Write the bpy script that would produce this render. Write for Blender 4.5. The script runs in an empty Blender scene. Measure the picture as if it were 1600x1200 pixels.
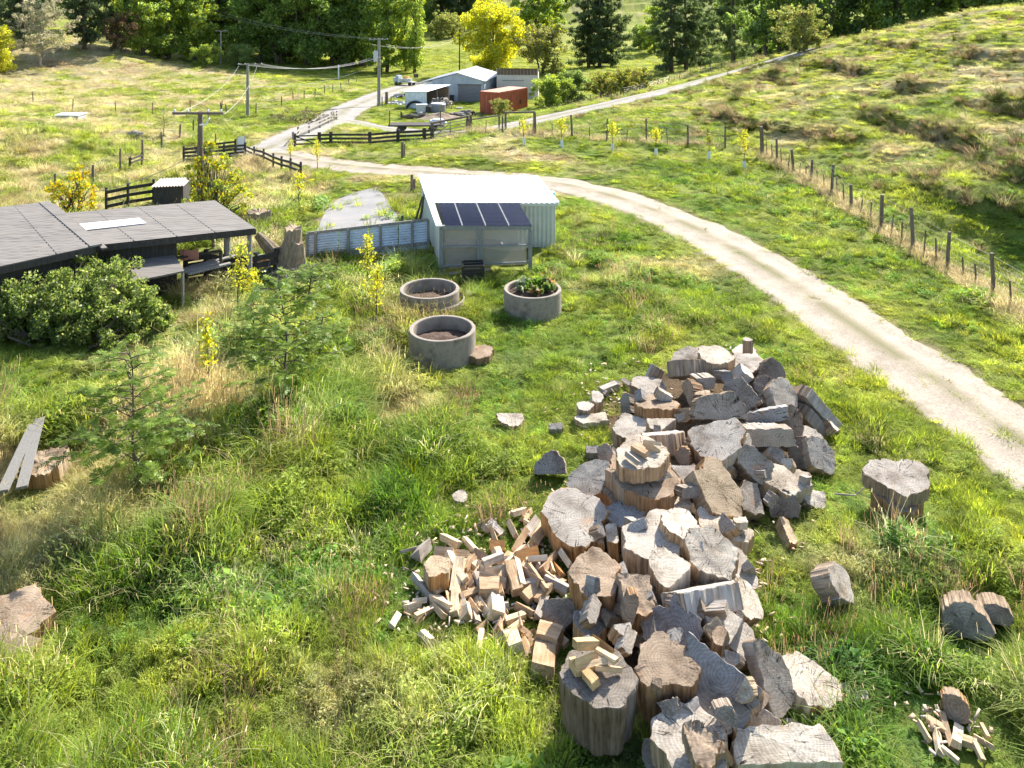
import bpy, bmesh, math, random
import numpy as np
from mathutils import Vector, Matrix

R = math.radians
rng = np.random.default_rng(7)
random.seed(7)
S = bpy.context.scene
COL = S.collection

# ------------------------------------------------------------------ camera, sky, sun, exposure
# a level camera with the lens shifted down: every upright in the picture stays upright
CAMH, FPX, HORIZON = 8.5, 1250.0, 5.0
cam_data = bpy.data.cameras.new('camera')
cam = bpy.data.objects.new('camera', cam_data)
COL.objects.link(cam)
cam.location = (0, 0, CAMH)
cam.rotation_euler = (R(90), 0, 0)
cam_data.sensor_width = 36
cam_data.lens = FPX / 1600 * 36
cam_data.shift_y = -(600 - HORIZON) / 1600
cam_data.clip_start = 0.1
cam_data.clip_end = 3000
S.camera = cam

SUN_EL, SUN_AZ = 37.0, 33.0            # azimuth clockwise from +Y: the sun stands behind the scene, to the right
world = bpy.data.worlds.new('World')
S.world = world
world.use_nodes = True
wn = world.node_tree
sky = wn.nodes.new('ShaderNodeTexSky')
sky.sky_type = 'NISHITA'
sky.sun_disc = False
sky.sun_elevation = R(SUN_EL)
sky.sun_rotation = R(SUN_AZ)
sky.air_density = 1.0
sky.dust_density = 1.5
wn.links.new(sky.outputs[0], wn.nodes['Background'].inputs[0])
wn.nodes['Background'].inputs[1].default_value = 0.125
sd = bpy.data.lights.new('sun', 'SUN')
sd.energy = 5.0
sd.angle = R(0.5)
sd.color = (1.0, 0.94, 0.84)
sun = bpy.data.objects.new('sun', sd)
COL.objects.link(sun)
sun.rotation_euler = (R(90 - SUN_EL), 0, R(180 - SUN_AZ))
S.view_settings.view_transform = 'Standard'
S.view_settings.look = 'None'
S.view_settings.exposure = 1.28
S.view_settings.gamma = 1
S.cycles.max_bounces = 6
S.cycles.diffuse_bounces = 3
S.cycles.glossy_bounces = 2
S.cycles.transmission_bounces = 4
S.cycles.transparent_max_bounces = 8
S.cycles.use_denoising = True
S.cycles.sample_clamp_indirect = 6
S.cycles.use_adaptive_sampling = True
S.cycles.adaptive_threshold = 0.02

# ------------------------------------------------------------------ small helpers
def ray(px, py):
    return np.array([(px - 800.0) / FPX, 1.0, -(py - HORIZON) / FPX])

def hash2(ix, iy, seed):
    h = (ix.astype(np.int64) * 374761393 + iy.astype(np.int64) * 668265263 + seed * 1442695041) & 0x7fffffff
    h = ((h ^ (h >> 13)) * 1274126177) & 0x7fffffff
    h = (h ^ (h >> 16)) & 0xffff
    return h / 65535.0

def vnoise(x, y, sc, seed=0):
    x = np.asarray(x, float) / sc + 1000.0
    y = np.asarray(y, float) / sc + 1000.0
    ix, iy = np.floor(x), np.floor(y)
    fx, fy = x - ix, y - iy
    fx = fx * fx * (3 - 2 * fx)
    fy = fy * fy * (3 - 2 * fy)
    a, b = hash2(ix, iy, seed), hash2(ix + 1, iy, seed)
    c, d = hash2(ix, iy + 1, seed), hash2(ix + 1, iy + 1, seed)
    return (a * (1 - fx) + b * fx) * (1 - fy) + (c * (1 - fx) + d * fx) * fy

def fbm(x, y, sc, seed=0, o=3):
    s, a, t = 0.0, 1.0, 0.0
    for k in range(o):
        s = s + a * vnoise(x, y, sc / 2 ** k, seed + 17 * k)
        t += a
        a *= 0.5
    return s / t

def sm(x, a, b):
    t = np.clip((np.asarray(x, float) - a) / (b - a), 0, 1)
    return t * t * (3 - 2 * t)

# ------------------------------------------------------------------ the lie of the land
def seen(px, py, Y):
    d = ray(px, py)
    return (d[0] * Y, Y, CAMH + d[2] * Y)
CTRL = np.array([(-30,-10,0),(0,-10,0),(30,-10,.5),(-25,12,0),(0,12,0),(18,12,.2),(0,24,0),(-9,24,-.2),(10,24,0),(6,38,0),(0,40,-.1),(-7,42,-.5)] + [seen(*p) for p in [
    (1553,466,23),(1427,389,27.5),(1299,307,35),(1190,242,44.5),(1010,223,47.5),(837,212,51),(675,217,57.5),(470,230,58),(380,245,56),(250,265,54),(145,296,48),(60,330,40),
    (1650,420,27),(1600,300,30),(1500,250,36),(1600,150,44),(1400,180,47),(1200,190,50),(1000,190,56),(1600,60,58),(1400,100,62),(1200,130,70),(1600,10,76),(1400,45,84),(1300,65,88),(1220,90,93),
    (1800,30,70),(1850,150,45),(1000,150,75),(1110,121,84),(840,190,66),(779,178,97.5),(745,175,99),(593,166,103),(758,160,109),(640,188,92),(560,170,98),(450,200,78),(300,200,78),(110,180,80),(0,200,66),
    (65,104,132),(130,77,141),(0,84,135),(-150,95,128),(225,88,150),(305,99,158),(345,105,150),(480,101,164),(600,110,160),(777,112,157),(937,106,165),(1050,112,140),(1146,94,128),(700,80,215),(400,140,116),(200,140,112)]]
    + [(56,92,6.4),(50,104,3),(41,110,1.6),(33,116,-.5),(72,88,9.5),(75,60,10),(50,32,6.5),(27,20,1.6),(16,112,-4),(30,135,-3.5),(50,150,-3),(-40,160,-4.5),(-75,160,0),(-120,150,2),
    (0,230,-4),(60,230,-2),(-100,240,0),(0,310,0),(80,310,4),(-100,310,6),(0,400,26),(80,400,32),(180,380,36),(-170,420,30),(0,540,78),(120,540,84),(-160,540,78),(320,470,66),(260,160,22),(-260,160,8),(-230,0,2),(230,0,16),(0,720,125),(330,720,135),(-330,720,125),(0,-70,0),(-230,-70,0),(230,-70,10)], float)

def _k(r2):
    return 0.5 * r2 * np.log(r2 + 1e-9)

def _fit():
    n = len(CTRL)
    d2 = ((CTRL[:, None, :2] - CTRL[None, :, :2]) ** 2).sum(-1)
    A = np.zeros((n + 3, n + 3))
    A[:n, :n] = _k(d2) + np.eye(n) * 0.6
    A[:n, n] = 1
    A[:n, n + 1:] = CTRL[:, :2]
    A[n:, :n] = A[:n, n:].T
    return np.linalg.solve(A, np.r_[CTRL[:, 2], 0, 0, 0])
_W = _fit()

def base_z(x, y):
    x, y = np.asarray(x, float), np.asarray(y, float)
    z = _W[-3] + _W[-2] * x + _W[-1] * y
    for k in range(len(CTRL)):
        z = z + _W[k] * _k((x - CTRL[k, 0]) ** 2 + (y - CTRL[k, 1]) ** 2)
    return z

def hit(px, py, f=None):
    """the point of the land that a pixel of the photograph shows"""
    f = f or base_z
    d = ray(px, py)
    ts = np.concatenate([np.linspace(4, 60, 160), np.linspace(60.5, 700, 640)])
    g = CAMH + d[2] * ts - f(d[0] * ts, d[1] * ts)
    w = np.where(g < 0)[0]
    if len(w) == 0:
        t = 600.0
        return np.array([d[0] * t, d[1] * t, float(f(d[0] * t, d[1] * t))])
    lo, hi = ts[max(w[0] - 1, 0)], ts[w[0]]
    for _ in range(24):
        m = (lo + hi) / 2
        if CAMH + d[2] * m - float(f(d[0] * m, d[1] * m)) < 0:
            hi = m
        else:
            lo = m
    t = (lo + hi) / 2
    return np.array([d[0] * t, d[1] * t, CAMH + d[2] * t])

def depth(p):
    return p[1]

def at_z(px, py, z):
    d = ray(px, py)
    return d * ((z - CAMH) / d[2]) + np.array([0, 0, CAMH])

def resample(pts, step):
    pts = np.asarray(pts, float)
    for _ in range(3):                                   # Chaikin smoothing
        q = [pts[0]]
        for a, b in zip(pts[:-1], pts[1:]):
            q += [a * .75 + b * .25, a * .25 + b * .75]
        q.append(pts[-1])
        pts = np.array(q)
    seg = np.r_[0, np.cumsum(np.linalg.norm(np.diff(pts, axis=0), axis=1))]
    n = max(2, int(seg[-1] / step))
    s = np.linspace(0, seg[-1], n)
    return np.stack([np.interp(s, seg, pts[:, k]) for k in range(pts.shape[1])], 1)

def plan(pxs):
    return np.array([hit(*p)[:2] for p in pxs])

TRACKS = {
    'track': (plan([(395,240),(440,239),(490,252),(560,262),(640,268),(720,273),(800,279),(870,286),(960,306),(1060,343),(1150,391),(1250,452),(1350,522),(1450,588),(1540,652),(1640,722),(1760,800)]), 2.5),
    'farm_road': (plan([(395,240),(430,228),(470,208),(520,185),(560,163),(600,146),(650,131),(700,126),(735,122)]), 4.4),
    'hill_road': (plan([(735,206),(790,198),(840,187),(900,173),(1000,150),(1100,123),(1180,101),(1225,89),(1262,80)]), 5.4),
    'gravel_loop': (plan([(520,186),(560,190),(600,200),(650,207),(690,206)]), 3.0),
}
TR = {k: (resample(p, .25), w) for k, (p, w) in TRACKS.items()}

def track_dist(x, y, names=None):
    """distance beyond the edge of the nearest track (negative on it)"""
    x, y = np.asarray(x, float).ravel(), np.asarray(y, float).ravel()
    best = np.full(x.shape, 99.0)
    for nme, (p, w) in TR.items():
        if names and nme not in names:
            continue
        q = p[::3]
        near = np.where((x > q[:, 0].min() - 6) & (x < q[:, 0].max() + 6) & (y > q[:, 1].min() - 6) & (y < q[:, 1].max() + 6))[0]
        for c in range(0, len(near), 20000):
            ii = near[c:c + 20000]
            d = np.sqrt(((x[ii, None] - q[None, :, 0]) ** 2 + (y[ii, None] - q[None, :, 1]) ** 2).min(1)) - w / 2
            best[ii] = np.minimum(best[ii], d)
    return best

def in_poly(x, y, poly):
    x, y = np.asarray(x, float), np.asarray(y, float)
    c = np.zeros(x.shape, bool)
    n = len(poly)
    for i in range(n):
        x1, y1 = poly[i]
        x2, y2 = poly[(i + 1) % n]
        if y1 == y2:
            continue
        c ^= ((y1 > y) != (y2 > y)) & (x < (x2 - x1) * (y - y1) / (y2 - y1) + x1)
    return c

def poly_dist(x, y, poly):
    """signed distance, positive inside"""
    x, y = np.asarray(x, float), np.asarray(y, float)
    best = np.full(x.shape, 1e9)
    n = len(poly)
    for i in range(n):
        a, b = np.array(poly[i]), np.array(poly[(i + 1) % n])
        ab = b - a
        t = np.clip(((x - a[0]) * ab[0] + (y - a[1]) * ab[1]) / (ab @ ab + 1e-9), 0, 1)
        best = np.minimum(best, np.hypot(x - a[0] - t * ab[0], y - a[1] - t * ab[1]))
    return np.where(in_poly(x, y, poly), best, -best)

PAD = plan([(492,366),(512,322),(545,304),(588,292),(604,312),(622,338),(624,358)])
LAWN = plan([(566,192),(572,172),(610,165),(640,167),(700,168),(745,178),(760,196),(700,202),(620,202)])
HEAP = plan([(905,650),(990,590),(1060,562),(1170,560),(1240,610),(1300,668),(1305,720),(1270,775),(1235,808),(1185,860),(1195,960),(1205,1010),(1240,1100),(1312,1160),(1305,1290),(1010,1290),(1005,1130),(905,1120),(885,1000),(880,880),(850,830),(900,770),(950,700)])
SPLITS = plan([(640,985),(655,900),(680,860),(760,850),(880,800),(900,900),(890,1010),(760,985)])
FLAT = plan([(1404,765),(1312,930),(1510,985),(1556,974),(749,549),(860,748),(719,776),(798,654),(868,668),(24,970),(58,745),(20,760),(1470,1140),(1510,1150),(1233,830),(1268,778),(1331,1080),(940,640)])
FENCE_LINE = plan([(735,212),(837,213),(948,223),(1010,223),(1130,226),(1190,240),(1240,268),(1300,307),(1375,357),(1427,389),(1480,422),(1553,468),(1640,530)])

def hill_side(x, y):
    """positive on the hill beyond the long wire fence"""
    x, y = np.asarray(x, float), np.asarray(y, float)
    best = np.full(x.shape, 1e9)
    sgn = np.zeros(x.shape)
    for a, b in zip(FENCE_LINE[:-1], FENCE_LINE[1:]):
        ab = b - a
        t = np.clip(((x - a[0]) * ab[0] + (y - a[1]) * ab[1]) / (ab @ ab), 0, 1)
        dx, dy = x - a[0] - t * ab[0], y - a[1] - t * ab[1]
        d = np.hypot(dx, dy)
        s = np.sign(ab[0] * dy - ab[1] * dx)
        sgn = np.where(d < best, s, sgn)
        best = np.minimum(best, d)
    return best * sgn

def scarp(z, zr, A, w=.09, r=.8):
    s = sm(z, zr - w, zr + w)
    l = np.clip((z - zr + r) / (2 * r), 0, 1)
    return A * (s - l)

# ------------------------------------------------------------------ what grows where
VEG = np.array([  # x, y, straw, height (m), yellowness
    (-12,12,.48,.72,.4),(-12,7,.42,.66,.4),(-8,6,.2,.55,.3),(-4,6,.08,.45,.35),(-2,9,.08,.42,.35),(3,6,.04,.40,.25),(8,7,.03,.45,.3),(13,8,.05,.45,.35),(-4,13,.32,.52,.4),
    (-8,15,.5,.72,.45),(-5,17,.42,.55,.5),(-3,18.5,.5,.5,.5),(0,16,.06,.16,.4),(1,18,.05,.16,.35),(3,16,.15,.2,.5),(5,20,.25,.26,.55),(3,12,.1,.25,.45),(9,11,.07,.36,.45),(9,16,.12,.22,.6),
    (12,17,.12,.2,.6),(13,22,.06,.24,.45),(8,28,.12,.14,.5),(11,30,.03,.3,.3),(6,38,.05,.25,.35),(3,36,.55,.12,.6),(-2,38,.5,.12,.6),(-3,24,.1,.3,.4),(-8,26,.3,.5,.45),(-15,24,.5,.6,.5),(-20,40,.6,.5,.55),
    (-30,50,.55,.45,.55),(-40,70,.72,.4,.6),(-60,90,.8,.4,.65),(-15,60,.4,.4,.5),(-8,75,.0,.06,.6),(-2,72,.0,.06,.6),(0,48,.3,.25,.4),(14,45,.5,.16,.7),(20,30,.42,.18,.6),(20,38,.42,.2,.62),
    (30,60,.5,.16,.75),(25,70,.5,.16,.72),(40,70,.5,.16,.75),(0,110,.0,.10,.8),(0,140,.0,.12,.8),(20,120,.0,.12,.8),(0,230,.3,.2,.6),(-30,80,.5,.35,.5),(-18,72,.12,.3,.5)], float)

def _remap():
    """the table's plan positions, drawn up on a first survey, moved onto the present one"""
    c, s = math.cos(R(31)), math.sin(R(31))
    for k in range(len(VEG)):
        X, Y = VEG[k, :2]
        z = -5 * float(sm(Y - .45 * X, 38, 66)) if X < 12 else .05 * max(0, Y - 25)
        t = Y * c + (CAMH - z) * s
        u, v = X / t * 1109 / FPX, (600 + 1109 * ((CAMH - z) * c - Y * s) / t - HORIZON)
        Y2 = min(FPX * (CAMH - z) / max(v, 1), Y * 1.7)
        VEG[k, :2] = u * Y2, Y2
_remap()

def veg_height(x, y):
    num = np.zeros(len(x)); den = np.zeros(len(x))
    for vx, vy, a_, b_, c_ in VEG:
        w = 1.0 / (((x - vx) ** 2 + (y - vy) ** 2) / (1.0 + .12 * max(vy - 15, 0)) ** 2 + .4) ** 2
        den += w; num += b_ * w
    return num / den

SCARPS = ((.95, .42), (1.75, .65), (3.0, .85), (4.8, .35))
def scarp_near(x, y):
    """how near a point lies to one of the steep terrace edges of the hill"""
    zb = base_z(x, y) + .35 * (fbm(x, y, 7, 5) - .5) + .22 * (fbm(x, y, 1.6, 6, 2) - .5)
    w = np.zeros(len(zb))
    for zr, A in SCARPS:
        w = np.maximum(w, np.exp(-((zb - zr) / .11) ** 2) * min(1, A + .1))
    return w * (hill_side(x, y) > .6) * (y < 130) * sm(track_dist(x, y), .3, 2.0) * sm(fbm(x, y, 4.5, 77, 2), .28, .5)

def land(x, y):
    """height of the ground with its lumps"""
    sh = np.asarray(x, float).shape
    x, y = np.asarray(x, float).ravel(), np.asarray(y, float).ravel()
    z = base_z(x, y)
    td = track_dist(x, y)
    k = sm(td, -.2, 1.6)
    k = k * sm(-poly_dist(x, y, PAD), 0, .8) * (1 - .85 * sm(poly_dist(x, y, LAWN), 0, 1))
    k = k * sm(-np.maximum(poly_dist(x, y, HEAP), poly_dist(x, y, SPLITS)), -.1, 1.0)
    for fx, fy in FLAT:
        k = k * sm(np.hypot(x - fx, y - fy), .5, 1.3)
    hs = sm(hill_side(x, y), .5, 3) * (y < 130)
    zb = z + .35 * (fbm(x, y, 7, 5) - .5) + .22 * (fbm(x, y, 1.6, 6, 2) - .5)
    far = sm(y, 25, 70)
    z = z + k * (np.clip(veg_height(x, y) * 1.7, .16, .8) * (fbm(x, y, 1.25, 1, 3) - .5) * (1 + .3 * far) + .5 * (fbm(x, y, 9, 2, 2) - .5) * sm(y, 22, 50))
    z = z + hs * sm(td, .3, 2.6) * sm(fbm(x, y, 4.5, 77, 2), .28, .5) * (sum(scarp(zb, zr, A, .06) for zr, A in SCARPS) + .24 * (fbm(x, y, 1.3, 9, 3) - .5) + .07 * np.sin(zb * 14 + 2.5 * fbm(x, y, 6, 12)))
    fh = sm(y, 300, 350)                                   # sheep terraces on the far hill
    z = z + fh * 1.2 * np.sin((z + 2.0 * fbm(x, y, 30, 4)) * 1.7)
    z = z - .03 * (1 - sm(td, -.3, .4))
    return z.reshape(sh)

def gz(x, y):
    return float(land(np.array([x]), np.array([y]))[0])

def P(px, py):
    return hit(px, py, lambda x, y: base_z(x, y))

def G(px, py, sink=0.0):
    p = P(px, py)
    return Vector((p[0], p[1], gz(p[0], p[1]) - sink))

# ------------------------------------------------------------------ things, parts, meshes
def tag(o, label=None, cat=None, group=None, kind=None):
    if label: o['label'] = label
    if cat: o['category'] = cat
    if group: o['group'] = group
    if kind: o['kind'] = kind
    return o

def thing(name, label, cat, loc=(0, 0, 0), rz=0.0, group=None):
    o = bpy.data.objects.new(name, None)
    COL.objects.link(o)
    o.empty_display_size = .2
    o.location = loc
    o.rotation_euler = (0, 0, rz)
    return tag(o, label, cat, group)

class MB:
    """collects vertices and faces, then links them as ONE mesh object"""
    def __init__(self):
        self.v, self.f, self.m = [], [], []
    def add(self, vs, fs, mi=0):
        n = len(self.v)
        self.v += [tuple(map(float, p)) for p in vs]
        self.f += [tuple(n + i for i in q) for q in fs]
        self.m += [mi] * len(fs)
    def box(self, c, s, rot=None, mi=0, taper=1.0):
        c = Vector(c)
        hx, hy, hz = s[0] / 2, s[1] / 2, s[2] / 2
        vs = []
        for z, t in ((-hz, 1.0), (hz, taper)):
            for x, y in ((-hx, -hy), (hx, -hy), (hx, hy), (-hx, hy)):
                p = Vector((x * t, y * t, z))
                if rot is not None: p = rot @ p
                vs.append(c + p)
        self.add(vs, [(3, 2, 1, 0), (4, 5, 6, 7), (0, 1, 5, 4), (1, 2, 6, 5), (2, 3, 7, 6), (3, 0, 4, 7)], mi)
    def beam(self, a, b, w, h=None, mi=0, up=(0, 0, 1)):
        a, b = Vector(a), Vector(b)
        h = h or w
        d = (b - a)
        L = d.length
        z = d.normalized()
        x = z.cross(Vector(up))
        if x.length < 1e-4: x = z.cross(Vector((0, 1, 0)))
        x.normalize()
        y = z.cross(x)
        self.box((a + b) / 2, (w, h, L), Matrix((x, y, z)).transposed(), mi)
    def tube(self, pts, rad, n=6, mi=0, caps=True):
        pts = [Vector(p) for p in pts]
        if not hasattr(rad, '__len__'): rad = [rad] * len(pts)
        vs, fs = [], []
        ref = None
        for i, p in enumerate(pts):
            d = (pts[min(i + 1, len(pts) - 1)] - pts[max(i - 1, 0)]).normalized()
            if ref is None:
                ref = d.cross(Vector((0, 0, 1)) if abs(d.z) < .9 else Vector((1, 0, 0))).normalized()
            x = (ref - d * ref.dot(d)).normalized()
            ref = x
            y = d.cross(x)
            for k in range(n):
                a = 2 * math.pi * k / n
                vs.append(p + (x * math.cos(a) + y * math.sin(a)) * rad[i])
        for i in range(len(pts) - 1):
            for k in range(n):
                k2 = (k + 1) % n
                fs.append((i * n + k, i * n + k2, (i + 1) * n + k2, (i + 1) * n + k))
        if caps:
            fs.append(tuple(range(n - 1, -1, -1)))
            fs.append(tuple((len(pts) - 1) * n + k for k in range(n)))
        self.add(vs, fs, mi)
    def prism(self, outline, z0, z1, mi=0):
        n = len(outline)
        vs = [(x, y, z0) for x, y in outline] + [(x, y, z1) for x, y in outline]
        fs = [tuple(range(n - 1, -1, -1)), tuple(range(n, 2 * n))] + [(i, (i + 1) % n, n + (i + 1) % n, n + i) for i in range(n)]
        self.add(vs, fs, mi)
    def slab(self, quad, th, mi=0):
        """a quad given by four 3-D corners, thickened downwards along its normal"""
        q = [Vector(p) for p in quad]
        nrm = (q[1] - q[0]).cross(q[3] - q[0]).normalized()
        if nrm.z < 0: nrm = -nrm
        lo = [p - nrm * th for p in q]
        self.add(q + lo, [(0, 1, 2, 3), (7, 6, 5, 4), (0, 4, 5, 1), (1, 5, 6, 2), (2, 6, 7, 3), (3, 7, 4, 0)], mi)
    def corrugated(self, quad, pitch, amp, along=0, mi=0, th=0.004):
        """a corrugated sheet on a quad; ridges run along edge 0-1 (along=0) or edge 0-3 (along=1)"""
        q = [Vector(p) for p in quad]
        nrm = (q[1] - q[0]).cross(q[3] - q[0]).normalized()
        if along == 0:
            a0, a1, b0, b1 = q[0], q[3], q[1], q[2]
        else:
            a0, a1, b0, b1 = q[0], q[1], q[3], q[2]
        L = ((a1 - a0).length + (b1 - b0).length) / 2
        n = max(6, int(L / pitch * 6))
        vs, fs = [], []
        for i in range(n + 1):
            t = i / n
            o = nrm * (amp * math.sin(t * L / pitch * 2 * math.pi))
            vs += [a0.lerp(a1, t) + o, b0.lerp(b1, t) + o, a0.lerp(a1, t) + o - nrm * th, b0.lerp(b1, t) + o - nrm * th]
        for i in range(n):
            k = 4 * i
            fs += [(k, k + 1, k + 5, k + 4), (k + 2, k + 6, k + 7, k + 3)]
        fs += [(0, 2, 3, 1), (4 * n, 4 * n + 1, 4 * n + 3, 4 * n + 2)]
        self.add(vs, fs, mi)
    def build(self, name, mats, parent=None, smooth=False):
        me = bpy.data.meshes.new(name)
        me.from_pydata(self.v, [], self.f)
        for m in (mats if isinstance(mats, (list, tuple)) else [mats]):
            me.materials.append(m)
        if any(self.m):
            me.polygons.foreach_set('material_index', self.m)
        if smooth:
            me.polygons.foreach_set('use_smooth', [True] * len(self.f))
        me.update()
        o = bpy.data.objects.new(name, me)
        COL.objects.link(o)
        if parent is not None: o.parent = parent
        return o

def np_mesh(name, verts, quads, mats, attrs=None, smooth=False, link=True):
    """fast mesh from numpy arrays: verts (n,3), faces (m,k) all of one size; attrs: {name: (n,4) point colours}"""
    me = bpy.data.meshes.new(name)
    nv, (nf, k) = len(verts), quads.shape
    me.vertices.add(nv)
    me.vertices.foreach_set('co', np.asarray(verts, np.float32).ravel())
    me.loops.add(nf * k)
    me.loops.foreach_set('vertex_index', np.asarray(quads, np.int32).ravel())
    me.polygons.add(nf)
    me.polygons.foreach_set('loop_start', np.arange(0, nf * k, k, dtype=np.int32))
    me.polygons.foreach_set('loop_total', np.full(nf, k, np.int32))
    if smooth:
        me.polygons.foreach_set('use_smooth', np.ones(nf, bool))
    for m in (mats if isinstance(mats, (list, tuple)) else [mats]):
        me.materials.append(m)
    for a, val in (attrs or {}).items():
        at = me.color_attributes.new(a, 'FLOAT_COLOR', 'POINT')
        at.data.foreach_set('color', np.asarray(val, np.float32).ravel())
    me.update(calc_edges=True)
    if not link:
        return me
    o = bpy.data.objects.new(name, me)
    COL.objects.link(o)
    return o

def kids(o):
    return [c for c in bpy.data.objects if c.parent == o]

def copy_tree(o, parent=None, table=None):
    c = o.copy()
    COL.objects.link(c)
    if parent is not None: c.parent = parent
    for ch in list(o.children):
        copy_tree(ch, c)
    return c

# ------------------------------------------------------------------ materials
def mat(name):
    m = bpy.data.materials.new(name)
    m.use_nodes = True
    nt = m.node_tree
    return m, nt, nt.nodes['Principled BSDF']

def nd(nt, typ, **kw):
    n = nt.nodes.new(typ)
    for k, v in kw.items():
        if k.startswith('i_'):
            n.inputs[k[2:].replace('_', ' ')].default_value = v
        else:
            setattr(n, k, v)
    return n

def ramp(nt, src, stops):
    r = nt.nodes.new('ShaderNodeValToRGB')
    e = r.color_ramp.elements
    while len(e) < len(stops): e.new(.5)
    for i, (p, c) in enumerate(stops):
        e[i].position = p
        e[i].color = (*c, 1) if len(c) == 3 else c
    nt.links.new(src, r.inputs[0])
    return r.outputs[0]

def noise(nt, vec, scale, detail=5, rough=.6):
    n = nt.nodes.new('ShaderNodeTexNoise')
    n.inputs['Scale'].default_value = scale
    n.inputs['Detail'].default_value = detail
    n.inputs['Roughness'].default_value = rough
    if vec is not None: nt.links.new(vec, n.inputs['Vector'])
    return n.outputs['Fac']

def mapping(nt, vec, scale=(1, 1, 1), rot=(0, 0, 0)):
    m = nt.nodes.new('ShaderNodeMapping')
    m.inputs['Scale'].default_value = scale
    m.inputs['Rotation'].default_value = rot
    nt.links.new(vec, m.inputs['Vector'])
    return m.outputs[0]

def mix(nt, a, b, f, mode='MIX'):
    m = nt.nodes.new('ShaderNodeMix')
    m.data_type = 'RGBA'
    m.blend_type = mode
    for sck, v in ((m.inputs[0], f), (m.inputs[6], a), (m.inputs[7], b)):
        if hasattr(v, 'links') or isinstance(v, bpy.types.NodeSocket):
            nt.links.new(v, sck)
        else:
            sck.default_value = v if not isinstance(v, tuple) or len(v) == 4 else (*v, 1)
    return m.outputs[2]

def coord(nt, which='Object'):
    return nt.nodes.new('ShaderNodeTexCoord').outputs[which]

def bump(nt, bsdf, h, strength=.4, dist=.02):
    b = nt.nodes.new('ShaderNodeBump')
    b.inputs['Strength'].default_value = strength
    b.inputs['Distance'].default_value = dist
    nt.links.new(h, b.inputs['Height'])
    nt.links.new(b.outputs[0], bsdf.inputs['Normal'])

def rough_mat(name, c1, c2, scale=4, rough=.85, stretch=(1, 1, 1), bumps=.3, metal=0.0, c3=None):
    """a worn surface between two (or three) colours"""
    m, nt, b = mat(name)
    v = mapping(nt, coord(nt), stretch)
    f = noise(nt, v, scale, 8, .65)
    stops = [(.3, c1), (.7, c2)] if c3 is None else [(.28, c1), (.5, c2), (.72, c3)]
    nt.links.new(ramp(nt, f, stops), b.inputs['Base Color'])
    b.inputs['Roughness'].default_value = rough
    b.inputs['Metallic'].default_value = metal
    if bumps:
        bump(nt, b, noise(nt, v, scale * 4, 6, .7), bumps, .01)
    return m

def leaf_mat(name, use_instancer=False, trans=.45, rough=.6, gloss=.12):
    """foliage: colour from the mesh's own leaf colours (or the tuft's tint), light passes through the leaf"""
    m = bpy.data.materials.new(name)
    m.use_nodes = True
    nt = m.node_tree
    nt.nodes.clear()
    out = nt.nodes.new('ShaderNodeOutputMaterial')
    a = nt.nodes.new('ShaderNodeAttribute')
    a.attribute_name = 'leaf'
    col = a.outputs['Color']
    if use_instancer:
        t = nt.nodes.new('ShaderNodeAttribute')
        t.attribute_type = 'INSTANCER'
        t.attribute_name = 'tint'
        col = mix(nt, a.outputs['Color'], t.outputs['Color'], 1.0, 'MULTIPLY')
    d = nt.nodes.new('ShaderNodeBsdfDiffuse')
    tr = nt.nodes.new('ShaderNodeBsdfTranslucent')
    g = nt.nodes.new('ShaderNodeBsdfGlossy')
    g.inputs['Roughness'].default_value = rough
    g.inputs['Color'].default_value = (.8, .85, .8, 1)
    nt.links.new(col, d.inputs[0])
    hs = nt.nodes.new('ShaderNodeHueSaturation')
    hs.inputs['Hue'].default_value = .49
    hs.inputs['Saturation'].default_value = 1.1
    hs.inputs['Value'].default_value = 1.8
    nt.links.new(col, hs.inputs['Color'])
    nt.links.new(hs.outputs[0], tr.inputs[0])
    m1 = nt.nodes.new('ShaderNodeMixShader')
    m1.inputs[0].default_value = trans
    nt.links.new(d.outputs[0], m1.inputs[1])
    nt.links.new(tr.outputs[0], m1.inputs[2])
    m2 = nt.nodes.new('ShaderNodeMixShader')
    m2.inputs[0].default_value = gloss
    nt.links.new(m1.outputs[0], m2.inputs[1])
    nt.links.new(g.outputs[0], m2.inputs[2])
    nt.links.new(m2.outputs[0], out.inputs[0])
    return m

M = {}
M['leaf'] = leaf_mat('foliage', False, .55, .45, .03)
M['tuft'] = leaf_mat('grass_blades', True, .44, .6, .012)
M['bark'] = rough_mat('bark', (.05, .04, .03), (.16, .13, .10), 6, .95, (3, 3, .6), .6)
M['pale_bark'] = rough_mat('pale_bark', (.22, .19, .15), (.42, .38, .32), 6, .95, (3, 3, .6), .5)
M['post'] = rough_mat('weathered_post', (.085, .062, .045), (.24, .19, .145), 5, .9, (4, 4, .5), .5)
M['dark_timber'] = rough_mat('dark_timber', (.025, .022, .02), (.075, .065, .055), 5, .9, (4, 4, .6), .4)
M['grey_timber'] = rough_mat('grey_timber', (.16, .15, .14), (.36, .34, .31), 5, .9, (4, 4, .6), .4)
M['wire'] = rough_mat('wire', (.25, .25, .25), (.4, .4, .4), 5, .5, bumps=0, metal=.8)

def stripe_metal(name, c1, c2, rust=None, rough=.45, metal=.0, scale=3, stretch=(1, 1, 1)):
    m, nt, b = mat(name)
    v = mapping(nt, coord(nt), stretch)
    c = ramp(nt, noise(nt, v, scale, 6, .6), [(.3, c1), (.7, c2)])
    if rust:
        f = ramp(nt, noise(nt, coord(nt), scale * .8, 8, .7), [(.55, (0, 0, 0)), (.72, (1, 1, 1))])
        c = mix(nt, c, rust, f)
    nt.links.new(c, b.inputs['Base Color'])
    b.inputs['Roughness'].default_value = rough
    b.inputs['Metallic'].default_value = metal
    return m

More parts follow.
